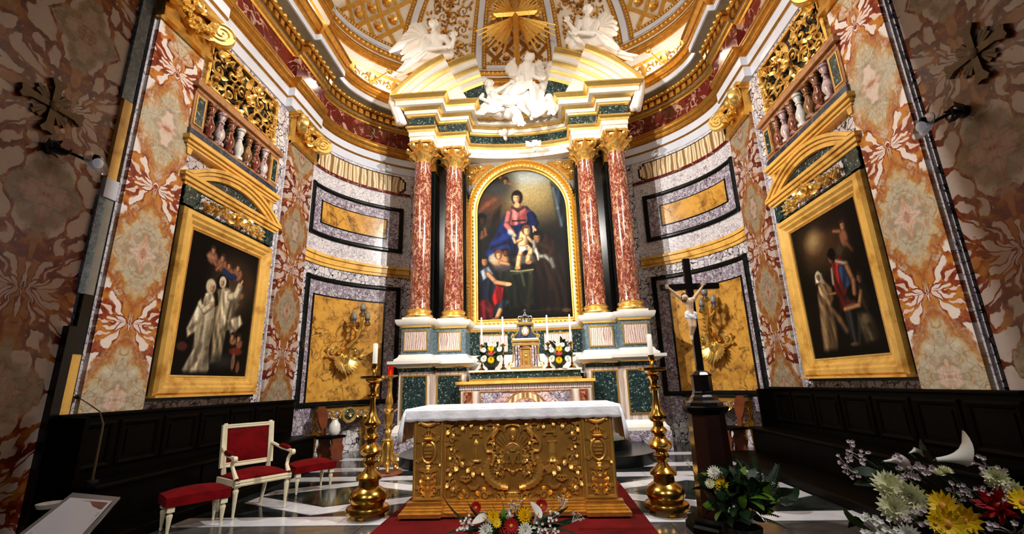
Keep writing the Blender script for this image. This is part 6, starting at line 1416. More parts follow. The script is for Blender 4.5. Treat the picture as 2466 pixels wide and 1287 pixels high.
def canvas_obj(C, name, x0, x1, z0, z1, y, parent, keep=None, seed=1, gm=1.35):
    a = C.finish(seed, gm=gm); h, w = C.h, C.w; xs = np.linspace(x0, x1, w); zs = np.linspace(z1, z0, h)
    V = np.zeros((h, w, 3)); V[..., 0] = xs[None, :]; V[..., 1] = y; V[..., 2] = zs[:, None]
    idx = np.arange(h*w).reshape(h, w); F = np.stack([idx[1:, :-1], idx[1:, 1:], idx[:-1, 1:], idx[:-1, :-1]], -1).reshape(-1, 4)
    if keep is not None:
        cx = (xs[:-1]+xs[1:])/2; cz = (zs[:-1]+zs[1:])/2; k = keep(*np.meshgrid(cx, cz)).reshape(-1); F = F[k]
    me = bpy.data.meshes.new(name); me.from_pydata(V.reshape(-1, 3).tolist(), [], F.tolist())
    col = me.color_attributes.new('paint', 'FLOAT_COLOR', 'POINT'); rgba = np.ones((h*w, 4), np.float32); rgba[:, :3] = a.reshape(-1, 3); col.data.foreach_set('color', rgba.ravel())
    me.materials.append(MAT['oil_paint']); return ob(name, me, parent)
def px(*c): return tuple(v/255 for v in c)
SK, SK2, DK = px(224, 182, 140), px(176, 122, 84), px(30, 22, 18)
# ---- high altarpiece: seated woman in pink and blue with a child, kneeling saint, helper and angels
C = Canvas(260, 420, px(34, 30, 26))
C.ell(.62, .16, .50, .20, px(150, 140, 112), 1.4, .9); C.ell(.55, .10, .28, .10, px(196, 194, 176), 1.2, .8); C.ell(.62, .22, .30, .12, px(204, 178, 112), 1.3, .55); C.ell(.62, .05, .25, .05, px(190, 200, 204), 1.0, .6)
C.ell(.16, .10, .22, .10, px(58, 54, 48), 1.2, .9); C.ell(.20, .16, .18, .06, px(120, 116, 104), 1, .5); C.ell(.14, .24, .16, .07, px(140, 92, 68), 1.0, .6); C.line([(.02, .28), (.12, .23), (.2, .2)], .022, px(176, 112, 84), .7, .02)
C.poly([(.84, .10), (.97, .18), (.98, .42), (.93, .44), (.88, .30)], px(48, 62, 76), .02); C.line([(.86, .14), (.90, .28), (.93, .40)], .012, px(150, 162, 166), .8, .015); C.line([(.92, .14), (.90, .24)], .02, px(112, 126, 136), .6, .02)
for x, y in ((.33, .075), (.27, .03)): C.head(x, y, .036, px(176, 140, 104), px(84, 62, 44), .3)
C.ell(.25, .12, .10, .04, px(96, 98, 98), .8, .8); C.line([(.36, .09), (.42, .10)], .012, SK2, .8)
C.poly([(.02, .38), (.24, .26), (.28, .24), (.25, .33), (.12, .42)], px(70, 54, 42), .02); C.line([(.05, .37), (.26, .26)], .008, px(120, 96, 72), .6, .012)   # dark wing
C.head(.06, .34, .05, px(92, 66, 48), px(26, 18, 14), .5); C.line([(.06, .42), (.05, .46), (.10, .44), (.09, .40)], .020, px(160, 112, 72), .9, .012)
# blue mantle and pink dress
C.poly([(.33, .30), (.44, .25), (.56, .26), (.66, .33), (.64, .42), (.55, .47), (.52, .56), (.30, .58), (.12, .62), (.06, .60), (.16, .48), (.22, .42)], px(22, 44, 104), .012)
for P, w in (([(.18, .50), (.30, .46), (.42, .47)], .03), ([(.14, .57), (.26, .52), (.36, .54)], .03), ([(.30, .34), (.26, .42)], .02)): C.line(P, w, px(48, 84, 160), .75, .02)
for P in ([(.20, .55), (.28, .58)], [(.36, .48), (.38, .56)], [(.16, .53), (.30, .50)]): C.line(P, .012, px(10, 20, 56), .8, .015)
C.poly([(.34, .29), (.42, .245), (.54, .26), (.60, .30), (.55, .37), (.40, .39), (.33, .37)], px(190, 116, 116), .012); C.ell(.42, .31, .05, .03, px(226, 160, 152), .9, .7); C.ell(.52, .33, .04, .03, px(140, 76, 80), .9, .6)
C.line([(.36, .30), (.33, .38), (.39, .43)], .034, px(196, 126, 122), 1, .01); C.line([(.39, .43), (.42, .455)], .02, SK, 1, .008); C.line([(.40, .355), (.54, .355)], .008, px(70, 46, 40), .9)
C.line([(.40, .26), (.46, .285), (.52, .265)], .014, px(112, 88, 66), .9, .008); C.line([(.60, .32), (.64, .38), (.62, .40)], .04, px(28, 52, 116), 1, .012); C.line([(.62, .40), (.64, .42), (.66, .44)], .012, SK, 1, .006); C.line([(.62, .40), (.62, .435)], .008, SK, 1, .006)
C.ell(.455, .195, .062, .050, px(72, 56, 44), .3); C.head(.45, .195, .052, px(232, 192, 150), px(62, 44, 32), -.2); C.ell(.45, .245, .03, .02, SK, .4)
# child
C.ell(.53, .615, .14, .03, px(116, 116, 116), .6, .9)
C.line([(.52, .45), (.50, .52)], .058, px(232, 196, 150), 1, .015); C.line([(.49, .48), (.42, .50), (.40, .47)], .018, px(222, 180, 134), 1, .008); C.line([(.56, .47), (.60, .50), (.66, .51)], .018, px(222, 180, 134), 1, .008)
C.line([(.49, .54), (.46, .60), (.44, .665)], .030, px(228, 188, 142), 1, .01); C.line([(.55, .535), (.59, .56), (.56, .60), (.55, .63)], .030, px(228, 188, 142), 1, .01); C.ell(.435, .67, .03, .012, px(220, 170, 124), .4); C.ell(.56, .635, .03, .012, px(196, 146, 104), .4)
C.poly([(.46, .535), (.56, .525), (.55, .55), (.47, .565)], px(206, 204, 196), .01); C.head(.545, .425, .046, px(236, 200, 156), px(140, 92, 54), .4); C.line([(.40, .47), (.38, .43), (.36, .42)], .012, px(170, 176, 170), .9, .01); C.ell(.365, .43, .03, .02, px(200, 204, 200), .8, .8)
# kneeling friar in brown with white cloth
C.poly([(.62, .47), (.74, .45), (.84, .50), (.92, .62), (.95, .80), (.98, .96), (.68, .96), (.66, .80), (.62, .62)], px(66, 44, 32), .02); C.line([(.74, .50), (.80, .60), (.78, .80)], .02, px(104, 70, 46), .6, .03); C.line([(.70, .68), (.74, .90)], .015, px(30, 20, 16), .8, .02)
C.line([(.70, .52), (.82, .56), (.78, .60)], .035, px(96, 66, 44), .9, .015); C.head(.665, .475, .050, px(196, 146, 104), px(40, 28, 20), -.6)
C.line([(.62, .50), (.63, .56), (.68, .60), (.74, .60), (.80, .64)], .022, px(172, 168, 156), .95, .012); C.line([(.80, .62), (.82, .67)], .025, px(150, 146, 134), .9, .012); C.line([(.64, .55), (.66, .62)], .010, px(220, 218, 206), .9, .008)
C.ell(.93, .945, .05, .012, px(130, 90, 66), .5)
# table with green cloth
C.poly([(.20, .685), (.60, .675), (.62, .90), (.34, .93), (.30, .80)], px(52, 54, 38), .01); C.poly([(.33, .70), (.60, .69), (.46, .80)], px(96, 100, 70), .01); C.poly([(.36, .71), (.56, .70), (.58, .86), (.52, .90)], px(38, 48, 34), .012); C.line([(.36, .685), (.47, .69), (.60, .682)], .008, px(196, 186, 140), .9, .006); C.line([(.47, .69), (.50, .78)], .012, px(120, 122, 86), .8, .012); C.line([(.57, .72), (.53, .92)], .02, px(110, 100, 62), .6, .02)
# cherubs left
C.ell(.24, .61, .10, .05, px(206, 160, 118), .5); C.ell(.18, .60, .06, .03, px(196, 186, 168), .6, .9); C.head(.235, .58, .040, SK, px(150, 96, 46), .3); C.head(.315, .565, .034, px(150, 96, 70), px(74, 44, 26), -.4); C.line([(.26, .63), (.34, .645)], .022, px(212, 164, 120), 1, .01); C.ell(.27, .665, .12, .022, px(110, 106, 110), .8, .8)
# kneeling helper in blue and red, bottom left
C.poly([(.02, .66), (.14, .63), (.20, .70), (.22, .84), (.14, .88), (.02, .86)], px(46, 56, 78), .012); C.poly([(.03, .68), (.12, .65), (.17, .70), (.06, .74)], px(150, 156, 160), .01); C.line([(.12, .70), (.20, .755), (.32, .77)], .026, px(206, 160, 120), 1, .008); C.ell(.335, .77, .035, .012, SK, .4)
C.head(.075, .615, .045, px(206, 152, 112), px(36, 26, 20), .5); C.poly([(.20, .77), (.28, .79), (.26, .90), (.19, .93), (.15, .86)], px(176, 28, 36), .01); C.poly([(.00, .86), (.12, .86), (.18, .92), (.16, 1.0), (.0, 1.0)], px(128, 40, 50), .015); C.line([(.04, .89), (.12, .93)], .015, px(170, 66, 72), .7, .015)
C.poly([(.18, .90), (.30, .86), (.34, .88), (.24, .95), (.18, .96)], px(64, 78, 92), .012); C.line([(.24, .93), (.20, .985)], .026, px(214, 172, 134), 1, .008); C.ell(.19, .985, .05, .010, px(206, 160, 120), .4)
C.ell(.70, .985, .5, .02, px(20, 16, 14), .8, .7); C.line([(.46, .945), (.95, .93)], .006, px(112, 100, 88), .5, .01)
ac = canvas_obj(C, 'canvas', -AR, AR, 2.78, AZ+AR, .02, af, lambda x, z: (z < AZ) | (x*x+(z-AZ)**2 < (AR+.01)**2), 3, 1.7); ac['label'] = 'oil painting of a seated woman in blue with child and kneeling figures'
# ---- two nuns
C = Canvas(190, 252, px(22, 17, 14))
C.ell(.62, .34, .30, .18, px(112, 88, 58), 1.3, .8); C.ell(.70, .22, .25, .15, px(84, 62, 42), 1.2, .7); C.ell(.12, .30, .16, .4, px(12, 10, 9), .8, .9); C.ell(.60, .42, .16, .10, px(136, 112, 78), 1.2, .5)
for x, y, l in ((.30, .10, .3), (.44, .13, -.3), (.54, .17, .2), (.68, .16, -.2)):
    C.ell(x, y+.05, .07, .05, px(176, 118, 86), .5); C.head(x, y, .035, px(206, 152, 114), px(88, 56, 34), l); C.line([(x, y+.05), (x+.07*l*3, y+.10)], .02, px(190, 130, 94), .9, .012)
C.line([(.48, .22), (.58, .25), (.64, .24)], .03, px(44, 72, 128), .9, .015); C.ell(.28, .15, .06, .015, px(196, 150, 120), .7, .8); C.ell(.84, .25, .09, .06, px(84, 56, 36), .8, .9); C.line([(.80, .36), (.72, .42)], .02, px(150, 112, 78), .7, .015); C.ell(.78, .37, .03, .02, px(160, 116, 82), .6)
W, WS, WD = px(214, 200, 170), px(160, 144, 114), px(92, 80, 62)
# standing nun behind, arm raised
C.poly([(.46, .34), (.58, .33), (.68, .40), (.76, .44), (.70, .52), (.78, .60), (.62, .66), (.60, .88), (.46, .90), (.44, .60), (.42, .44)], WS, .015); C.poly([(.50, .36), (.58, .36), (.60, .62), (.52, .66)], W, .015); C.line([(.62, .40), (.70, .38), (.74, .30)], .045, W, 1, .012); C.line([(.74, .30), (.77, .25)], .014, SK, 1, .008); C.line([(.68, .44), (.70, .56), (.60, .64)], .03, WD, .7, .02)
C.poly([(.42, .36), (.40, .30), (.44, .255), (.50, .25), (.56, .28), (.58, .34), (.54, .33), (.46, .36)], px(20, 16, 15), .01); C.ell(.485, .305, .05, .045, px(222, 206, 178), .3); C.head(.48, .305, .034, px(222, 176, 136), px(222, 206, 178), -.1, veil=px(226, 212, 186))
C.poly([(.62, .58), (.80, .52), (.86, .58), (.80, .62), (.70, .70), (.66, .64)], px(196, 180, 150), .015); C.line([(.66, .60), (.76, .66)], .02, WD, .7, .02)
# kneeling nun in front
C.poly([(.26, .42), (.36, .40), (.42, .46), (.44, .62), (.42, .78), (.46, .94), (.44, .98), (.16, .98), (.14, .95), (.24, .80), (.22, .70), (.14, .74), (.12, .68), (.20, .52)], W, .012)
for P, w, c in (([(.30, .48), (.26, .62), (.24, .80)], .02, WS), ([(.38, .50), (.38, .72), (.34, .94)], .025, WS), ([(.30, .66), (.28, .88), (.20, .97)], .018, WD), ([(.42, .60), (.40, .80), (.42, .95)], .018, WD), ([(.16, .68), (.22, .64)], .015, WD), ([(.34, .56), (.33, .75)], .015, px(232, 220, 194))): C.line(P, w, c, .7, .02)
C.line([(.24, .50), (.30, .54), (.37, .50)], .035, px(222, 208, 178), 1, .012); C.line([(.37, .50), (.40, .47)], .014, SK, 1, .008); C.poly([(.22, .44), (.24, .36), (.30, .325), (.28, .42), (.26, .50)], px(24, 18, 17), .01); C.poly([(.40, .38), (.42, .50), (.46, .48), (.44, .40)], px(22, 18, 16), .012); C.ell(.335, .36, .065, .055, px(218, 202, 172), .3); C.head(.35, .365, .038, px(222, 172, 132), px(218, 202, 172), .6, veil=px(224, 208, 178))
for x, y, rx, ry, c in ((.74, .72, .05, .035, px(190, 132, 96)), (.84, .74, .05, .04, px(170, 112, 80)), (.80, .80, .10, .03, px(150, 60, 40)), (.78, .88, .03, .06, px(196, 140, 100)), (.86, .92, .03, .05, px(150, 100, 70)), (.10, .80, .06, .03, px(120, 64, 48))): C.ell(x, y, rx, ry, c, .5, .9)
for x, y in ((.73, .695), (.83, .70)): C.head(x, y, .035, px(206, 150, 110), px(74, 44, 28), -.3)
C.ell(.62, .88, .16, .05, px(66, 66, 62), 1, .8); C.ell(.5, .99, .6, .03, px(14, 11, 9), 1, .9)
n1 = canvas_obj(C, 'canvas', -.76, .76, 1.51, 3.53, -.075, SIDEP[-1], None, 5); n1['label'] = 'dark oil painting of two nuns in white habits with cherubs'
# ---- nun and man in red cape
C = Canvas(190, 252, px(20, 15, 12))
C.ell(.38, .20, .34, .18, px(120, 88, 50), 1.4, .9); C.ell(.36, .16, .12, .07, px(214, 186, 130), 1.3, .8); C.ell(.75, .08, .25, .06, px(34, 26, 22), .9, .9); C.ell(.62, .22, .22, .12, px(96, 66, 40), 1.3, .5)
for x, y, l in ((.78, .13, -.3),):
    C.ell(x-.02, y+.10, .05, .06, px(170, 116, 82), .5); C.line([(x-.05, y+.05), (x-.13, y+.03)], .018, px(186, 130, 92), .9, .01); C.line([(x, y+.14), (x+.05, y+.20)], .022, px(160, 106, 74), .9, .01); C.head(x, y+.02, .04, px(196, 140, 102), px(74, 46, 30), l); C.poly([(x-.10, y+.12), (x-.16, y+.16), (x-.12, y+.22), (x-.05, y+.17)], px(96, 84, 70), .015, .8)
C.ell(.16, .30, .06, .03, px(74, 54, 38), .8, .7)
# man
C.poly([(.50, .40), (.56, .34), (.66, .34), (.74, .40), (.72, .52), (.60, .62), (.52, .58), (.48, .48)], px(120, 34, 26), .015); C.poly([(.56, .36), (.62, .36), (.64, .52), (.56, .50)], px(172, 50, 34), .015); C.line([(.52, .40), (.50, .50)], .016, px(200, 190, 172), .9, .012); C.poly([(.60, .40), (.70, .40), (.72, .54), (.62, .56)], px(56, 78, 118), .015); C.line([(.60, .36), (.72, .40), (.74, .46)], .018, px(206, 192, 168), .9, .012)
C.line([(.72, .42), (.76, .52), (.74, .60)], .028, px(172, 122, 84), 1, .012); C.head(.54, .325, .045, px(150, 100, 70), px(20, 14, 12), -.5); C.ell(.56, .30, .05, .04, px(18, 13, 11), .3); C.poly([(.56, .62), (.66, .60), (.64, .86), (.58, .88)], px(54, 52, 54), .015); C.line([(.63, .66), (.62, .90)], .022, px(82, 84, 82), .9, .015); C.ell(.60, .915, .05, .014, px(120, 96, 70), .5); C.poly([(.54, .52), (.60, .62), (.66, .66), (.52, .70)], px(98, 30, 24), .02)
# nun
C.poly([(.28, .47), (.38, .45), (.46, .52), (.46, .60), (.40, .64), (.42, .80), (.38, .94), (.16, .94), (.18, .80), (.22, .66), (.24, .54)], px(140, 112, 78), .015); C.poly([(.28, .48), (.36, .50), (.40, .56), (.34, .58), (.28, .54)], px(186, 158, 116), .012); C.line([(.28, .64), (.24, .80), (.22, .93)], .03, px(176, 146, 104), .7, .02); C.line([(.34, .64), (.34, .92)], .02, px(84, 64, 44), .8, .02); C.line([(.40, .66), (.48, .74), (.54, .82)], .028, px(150, 120, 84), .8, .02)
C.poly([(.24, .46), (.26, .40), (.32, .375), (.36, .40), (.38, .48), (.32, .46)], px(206, 196, 172), .012); C.head(.305, .415, .034, px(176, 126, 92), px(206, 196, 172), .2, veil=px(210, 200, 176)); C.line([(.42, .56), (.50, .565)], .014, SK2, 1, .008)
# page with crown
C.poly([(.80, .56), (.88, .55), (.90, .66), (.84, .74), (.78, .68)], px(70, 60, 44), .015); C.line([(.82, .60), (.76, .68), (.58, .685)], .022, px(190, 138, 96), 1, .01); C.head(.84, .515, .040, px(196, 142, 102), px(92, 50, 28), -.6); C.ell(.66, .655, .07, .02, px(150, 110, 50), .5, .8); C.line([(.60, .65), (.72, .645)], .012, px(90, 30, 26), .9, .01)
C.poly([(.72, .72), (.88, .74), (.92, .90), (.74, .92), (.70, .82)], px(96, 82, 58), .02); C.ell(.80, .77, .05, .03, px(130, 112, 82), .6); C.line([(.72, .78), (.66, .92)], .018, px(74, 76, 74), .8, .015)
C.ell(.5, .985, .6, .05, px(12, 9, 8), 1, .9); C.ell(.95, .4, .12, .5, px(10, 8, 7), .9, .8); C.ell(.05, .65, .12, .5, px(10, 8, 7), .9, .7)
n2 = canvas_obj(C, 'canvas', -.76, .76, 1.51, 3.53, -.075, SIDEP[1], None, 6); n2['label'] = 'dark oil painting of a nun and a man in a red cape'

# ================================================================== FLOWERS
def mum(n=(16, 14, 10, 6), r=1.0):
    m = MB()
    for k, q in enumerate(n):
        e = R(8+24*k)
        for i in range(q):
            a = 2*PI*(i+.5*(k % 2))/q; d = Vector((cos(a)*cos(e), sin(a)*cos(e), sin(e)+.05)); m.leaf(d*r*.12, d, (0, 0, 1), r*(1.0-.12*k), r*.15, .35, 3)
    m.ball((0, 0, r*.18), r*.3, 8, 5); return m
def daisy(r=1.0, n=13):
    m = MB()
    for i in range(n):
        a = 2*PI*i/n; d = Vector((cos(a), sin(a), .12)); m.leaf(d*r*.1, d, (0, 0, 1), r, r*.16, .3, 3)
    for i in range(n): a = 2*PI*(i+.5)/n; d = Vector((cos(a), sin(a), .3)); m.leaf(d*r*.1, d, (0, 0, 1), r*.8, r*.14, .3, 3)
    return m
def calla(r=1.0):
    m = MB(); n = 20; rings = 7
    for j in range(rings):
        t = j/(rings-1); z = t*1.6
        for i in range(n):
            a = 2*PI*i/n; q = .10+.30*t**1.5+(.42*t**3)*(.5+.5*cos(a)); tip = 1+.55*t**4*max(0, cos(a))**4
            m.v.append((r*q*cos(a)*tip, r*q*sin(a)*.9, r*(z-.35*t**2*(1-cos(a))*.8)))
    m.f = [(j*n+i, j*n+(i+1) % n, (j+1)*n+(i+1) % n, (j+1)*n+i) for j in range(rings-1) for i in range(n)]
    return m
def sprig(r=1.0, n=9, seed=1):
    rg = random.Random(seed); m = MB()
    for i in range(n):
        p = Vector((rg.uniform(-1, 1), rg.uniform(-1, 1), rg.uniform(0, 1)))*r; m.tube([(0, 0, -r*.8), p*.6, p], r*.03, 4)
        for k in range(5): a = 2*PI*k/5; m.leaf(p, (cos(a), sin(a), .5), (0, 0, 1), r*.28, r*.12, .4, 2)
    return m
FM = {'mum_white': mum().mesh('bloom', 'petal_white'), 'mum_cream': mum().mesh('bloom', 'petal_cream'), 'mum_yellow': mum().mesh('bloom', 'petal_yellow'), 'daisy_yellow': daisy().mesh('bloom', 'petal_yellow'), 'gerbera': daisy(1, 16).mesh('bloom', 'petal_red'),
      'rose': mum((7, 6, 5), 1).mesh('bloom', 'petal_red'), 'sprig': sprig().mesh('sprig', 'petal_pink'), 'sprig_white': sprig(1, 12, 4).mesh('sprig', 'petal_white'), 'calla': calla().mesh('calla_spathe', 'petal_white')}
EYE = MB().ball((0, 0, .22), (.24, .24, .14), 8, 5).mesh('flower_eye', 'spadix'); EYED = MB().ball((0, 0, .25), (.16, .16, .12), 8, 5).mesh('flower_eye', 'stem'); SPX = MB().tube([(0, 0, .5), (0, 0, 1.05), (.02, 0, 1.3)], [.06, .07, .04], 7).mesh('spadix', 'spadix')
LEAFS = {}
for nm, mt in (('leaf', 'leaf'), ('leaf_light', 'leaf_light')): LEAFS[nm] = MB().leaf((0, 0, 0), (0, 0, 1), (0, -1, 0), 1, .22, .6, 5).mesh('leaf', mt)
fm = MB(); fm.tube([(0, 0, 0), (0, -.05, .5), (0, -.2, 1)], [.015, .012, .005], 5)
for i in range(9):
    for q in (-1, 1): fm.leaf((0, -.02-.18*(i/9)**2, .12+i*.09), (q, -.1, .7), (0, -1, 0), .34*(1-.6*i/9), .045, .4, 2)
LEAFS['blade'] = MB().leaf((0, 0, 0), (0, 0, 1), (0, -1, 0), 1, .045, .5, 6).mesh('leaf', 'leaf')
LEAFS['fern'] = fm.mesh('fern_frond', 'leaf')
def aim(loc, d, size, roll=0.0):
    q = Vector(d).normalized().to_track_quat('Z', 'Y').to_matrix().to_4x4(); return T(*loc) @ q @ RZ(roll) @ S(size)
class Bouquet:
    def __init__(s, name, label, base, seed):
        s.t = thing(name, label, 'flowers', base); s.b = Vector(base); s.r = random.Random(seed)
    def fl(s, kind, p, size, d=None):
        p = Vector(p)-s.b; d = Vector(d) if d is not None else (CAM-(p+s.b)).normalized()+Vector((s.r.uniform(-.4, .4), s.r.uniform(-.3, .3), s.r.uniform(.0, .5)))
        o = ob(FM[kind].name.split('.')[0], FM[kind], s.t, M=aim(p, d, size, s.r.uniform(0, 6)))
        if kind == 'calla': ob('spadix', SPX, o)
        elif kind in ('gerbera', 'daisy_yellow'): ob('flower_eye', EYE, o)
        elif kind.startswith('mum'): ob('flower_eye', EYED, o)
        MB().tube([tuple(p-d.normalized()*size*.1), tuple((p*.5+Vector((0, 0, -.02)))), (0, 0, .0)], .0035, 4).build('stem', 'stem', s.t)
    def leaf(s, p, d, size, kind='leaf'):
        ob('fern_frond' if kind == 'fern' else 'leaf', LEAFS[kind], s.t, M=aim(Vector(p)-s.b, d, size, s.r.uniform(0, 6)))
    def bush(s, c, rad, n, size, kinds=('leaf', 'fern'), up=.3):
        c = Vector(c)
        for i in range(n):
            a = s.r.uniform(0, 2*PI); e = s.r.uniform(-.4, 1.2); d = Vector((cos(a)*cos(e), sin(a)*cos(e), sin(e)+up)); q = Vector((cos(a)*cos(e)*rad[0], sin(a)*cos(e)*rad[1], sin(e)*rad[2]))*s.r.uniform(.25, .75)
            s.leaf(c+q, d, size*s.r.uniform(.7, 1.2), kinds[i % len(kinds)])
# ---- altar bouquets
for s, pxc in ((-1, 1183), (1, 1346)):
    base = at(pxc, 884, 9.34); base.z = 1.586
    b = Bouquet('altar_bouquet', 'round bouquet of white, yellow and red flowers on the %s side of the tabernacle' % ('armchair' if s < 0 else 'crucifix'), base, 3+s)
    MB().lathe([(.07, 0), (.09, .06), (.08, .12), (.02, .12)], 14).build('pot', 'dark_soil', b.t)
    b.bush(base+Vector((0, 0, .27)), (.26, .20, .28), 70, .17, ('leaf', 'leaf', 'fern')); MB().ball((0, 0, .24), (.19, .14, .22), 12, 8).build('foliage_core', 'leaf', b.t)
    off = 0 if s < 0 else 0
    for kind, dx, dy, r in (('mum_yellow', 0, -18, .065), ('gerbera', 0, -9, .07), ('mum_yellow', 0, 10, .07), ('mum_white', -18, -14, .055), ('mum_white', 20, -16, .055), ('mum_white', -18, 8, .065), ('mum_white', 21, 6, .065), ('mum_white', -3, -28, .055), ('mum_white', 8, -27, .05), ('mum_white', -16, 4, .05), ('mum_white', 24, 9, .05)):
        b.fl(kind, at(pxc+dx, 858+dy, 9.10), r, (s*.05, -1, .1))
# ---- arrangement before the golden altar
base = Vector((.02, 4.05, .018)); b = Bouquet('floor_arrangement', 'low flower arrangement with callas and red gerberas in front of the golden altar', base, 5)
MB().lathe([(.16, 0), (.18, .05), (.14, .06)], 18, sx=1.8).build('tray', 'dark_soil', b.t)
b.bush(base+Vector((0, 0, .10)), (.42, .16, .14), 90, .12, ('leaf', 'fern', 'leaf_light'))
for kind, x, y, Y, r, d in (('gerbera', 1147, 1224, 4.05, .05, None), ('gerbera', 1303, 1219, 4.05, .055, None), ('gerbera', 1231, 1268, 3.92, .06, (.1, -1, .5)), ('mum_yellow', 1189, 1248, 4.0, .055, None), ('mum_yellow', 1262, 1246, 4.0, .062, None), ('daisy_yellow', 1196, 1262, 3.95, .04, None), ('calla', 1182, 1262, 3.95, .075, (-.6, -.5, .6)), ('calla', 1286, 1262, 3.95, .08, (.45, -.4, .9)), ('calla', 1212, 1240, 4.1, .05, (.7, -.4, .4)), ('mum_white', 1172, 1280, 3.9, .06, (-.2, -1, .3)), ('mum_white', 1264, 1280, 3.9, .06, (.2, -1, .4)), ('sprig_white', 1125, 1258, 4.0, .05, None), ('sprig_white', 1241, 1222, 4.05, .05, (0, 0, 1)), ('sprig_white', 1330, 1250, 4.0, .05, None), ('sprig_white', 1356, 1215, 4.05, .05, (.2, 0, 1)), ('sprig_white', 1385, 1250, 4.0, .05, (.8, 0, .8)), ('sprig_white', 1300, 1270, 3.95, .05, None), ('sprig', 1160, 1270, 3.95, .05, None), ('sprig', 1230, 1240, 4.0, .04, None), ('sprig_white', 1120, 1275, 3.95, .05, None), ('sprig_white', 1330, 1275, 3.95, .05, None)):
    b.fl(kind, at(x, y, Y), r, d)
for x, y in ((1045, 1255), (1075, 1250), (1060, 1272), (1410, 1253), (1395, 1240), (1110, 1235), (1345, 1225), (1370, 1232)):
    p = at(x, y, 4.0); q = base+Vector((0, 0, .08)); b.leaf(q.lerp(p, .25), (p-q).normalized(), (p-q).length*.8, 'blade')
for k in range(14):
    p = at(1060+k*25, 1205+abs(k-7)*4, 4.1); q = base+Vector(((k-7)*.02, 0, .06)); MB().tube([tuple(q-base), tuple((q.lerp(p, .5))-base+Vector((0, 0, .03))), tuple(p-base)], [.004, .003, .002], 4).build('twig', 'bronze', b.t)
# ---- plant at the foot of the crucifix
base = Vector((1.86, 4.02, .006)); b = Bouquet('pedestal_bouquet', 'leafy bouquet with white and yellow flowers at the foot of the crucifix pedestal', base, 8)
MB().lathe([(.11, 0), (.14, .10), (.15, .16), (.13, .16), (.10, .05)], 16).build('pot', 'dark_soil', b.t)
b.bush(base+Vector((0, -.02, .32)), (.22, .18, .26), 110, .18, ('leaf', 'leaf', 'fern', 'leaf_light')); b.bush(base+Vector((.1, 0, .30)), (.34, .14, .2), 30, .22, ('leaf', 'fern'))
for kind, x, y, Y, r, d in (('mum_white', 1722, 1141, 4.0, .055, None), ('mum_white', 1736, 1152, 4.02, .045, None), ('mum_cream', 1711, 1166, 3.98, .04, None), ('mum_yellow', 1739, 1168, 3.96, .055, None), ('mum_yellow', 1734, 1182, 3.95, .03, None), ('mum_yellow', 1728, 1188, 3.95, .025, None), ('sprig_white', 1755, 1220, 3.95, .04, None), ('sprig_white', 1660, 1120, 4.15, .03, (0, 0, 1)), ('sprig', 1770, 1165, 4.0, .04, None)):
    b.fl(kind, at(x, y, Y), r, d)
for x, y in ((1800, 1160), (1815, 1180), (1795, 1225), (1810, 1240), (1650, 1130), (1640, 1145), (1690, 1200), (1720, 1240), (1775, 1235)):
    p = at(x, y, 4.05); q = base+Vector((0, -.03, .28)); b.leaf(q.lerp(p, .55), (p-q).normalized(), .14, 'leaf')
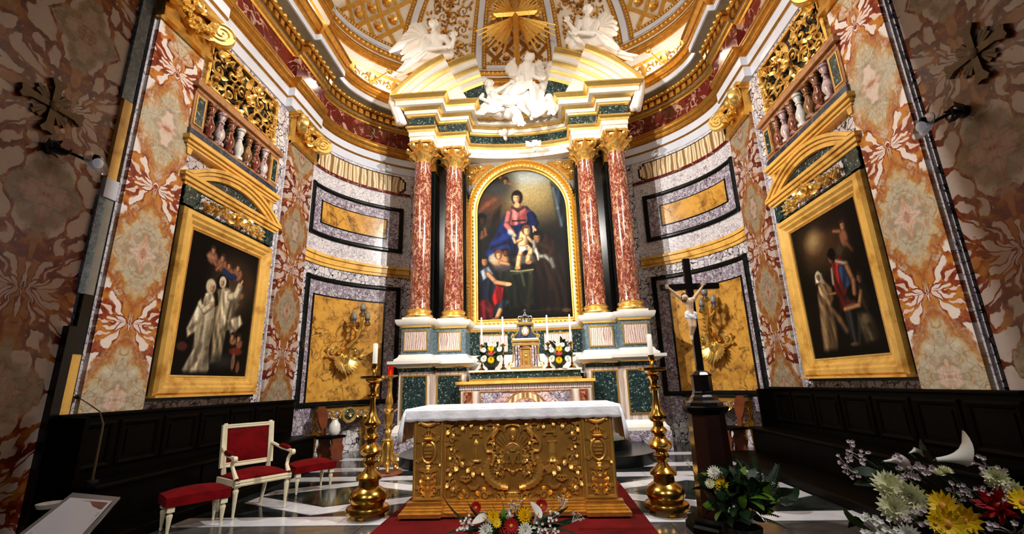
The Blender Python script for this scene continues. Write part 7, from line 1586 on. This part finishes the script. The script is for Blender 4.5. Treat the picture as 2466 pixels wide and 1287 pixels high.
# ---- large bouquet in the foreground
base = Vector((1.86, 1.42, .62)); b = Bouquet('foreground_bouquet', 'large dark bouquet of white, cream and yellow flowers and callas before the choir bench', base, 12)
MB().lathe([(.13, -.62), (.13, -.59), (.05, -.56), (.045, -.14), (.10, -.12), (.12, .02), (.10, .02)], 18).build('stand', 'walnut', b.t)
b.bush(base+Vector((0, 0, .13)), (.40, .22, .16), 290, .095, ('leaf', 'leaf', 'fern', 'leaf')); MB().ball((0, .05, .08), (.24, .14, .12), 12, 8).build('foliage_core', 'leaf', b.t)
for kind, x, y, Y, r, d in (('mum_cream', 2140, 1176, 1.25, .036, None), ('mum_cream', 2197, 1198, 1.22, .034, None), ('mum_cream', 2150, 1226, 1.22, .034, None), ('mum_cream', 2175, 1222, 1.24, .028, None), ('daisy_yellow', 2273, 1222, 1.22, .034, None), ('daisy_yellow', 2280, 1262, 1.20, .036, None), ('daisy_yellow', 2322, 1254, 1.22, .034, None), ('daisy_yellow', 2464, 1212, 1.22, .03, None), ('daisy_yellow', 2252, 1262, 1.20, .018, None),
        ('calla', 2255, 1108, 1.36, .055, (1, -.35, .12)), ('calla', 2128, 1112, 1.36, .028, (1, -.2, .1)), ('calla', 2190, 1092, 1.42, .02, (1, 0, .4)), ('mum_cream', 2257, 1144, 1.32, .016, (.1, -.4, 1)), ('mum_cream', 2276, 1138, 1.32, .016, (.3, -.4, 1)), ('rose', 2408, 1222, 1.28, .045, None),
        ('sprig', 2056, 1093, 1.4, .026, None), ('sprig', 2070, 1098, 1.4, .022, None), ('sprig', 2035, 1120, 1.38, .02, None), ('sprig', 2055, 1140, 1.36, .018, None), ('sprig', 2195, 1126, 1.33, .030, None), ('sprig', 2210, 1138, 1.33, .028, None), ('sprig', 2185, 1134, 1.33, .024, None), ('sprig', 2298, 1190, 1.28, .022, None), ('sprig', 2318, 1196, 1.28, .016, None), ('sprig', 2337, 1182, 1.28, .022, None), ('sprig', 2376, 1122, 1.32, .026, None), ('sprig', 2374, 1148, 1.32, .016, None), ('mum_cream', 2398, 1152, 1.3, .026, None), ('mum_cream', 2412, 1166, 1.3, .026, None), ('mum_cream', 2440, 1182, 1.3, .026, None), ('sprig', 2432, 1196, 1.28, .024, None), ('sprig', 2412, 1196, 1.28, .018, None), ('sprig', 2196, 1252, 1.2, .026, None), ('sprig', 2186, 1244, 1.2, .02, None), ('sprig_white', 2120, 1280, 1.2, .03, None), ('sprig_white', 2145, 1272, 1.2, .026, None), ('sprig', 2440, 1280, 1.2, .03, None), ('mum_white', 2190, 1290, 1.15, .022, None)):
    b.fl(kind, at(x, y, Y), r, d)
for x, y, Y, k in ((2050, 1268, 1.25, 'leaf_light'), (2215, 1095, 1.4, 'leaf'), (2185, 1110, 1.38, 'leaf_light'), (2090, 1150, 1.35, 'leaf'), (2080, 1125, 1.35, 'leaf'), (2030, 1248, 1.3, 'leaf'), (2100, 1130, 1.36, 'leaf'), (2120, 1140, 1.34, 'leaf')):
    p = at(x, y, Y); q = base+Vector((0, -.05, .12)); b.leaf(p-(p-q).normalized()*.05, (p-q).normalized(), .075, k)
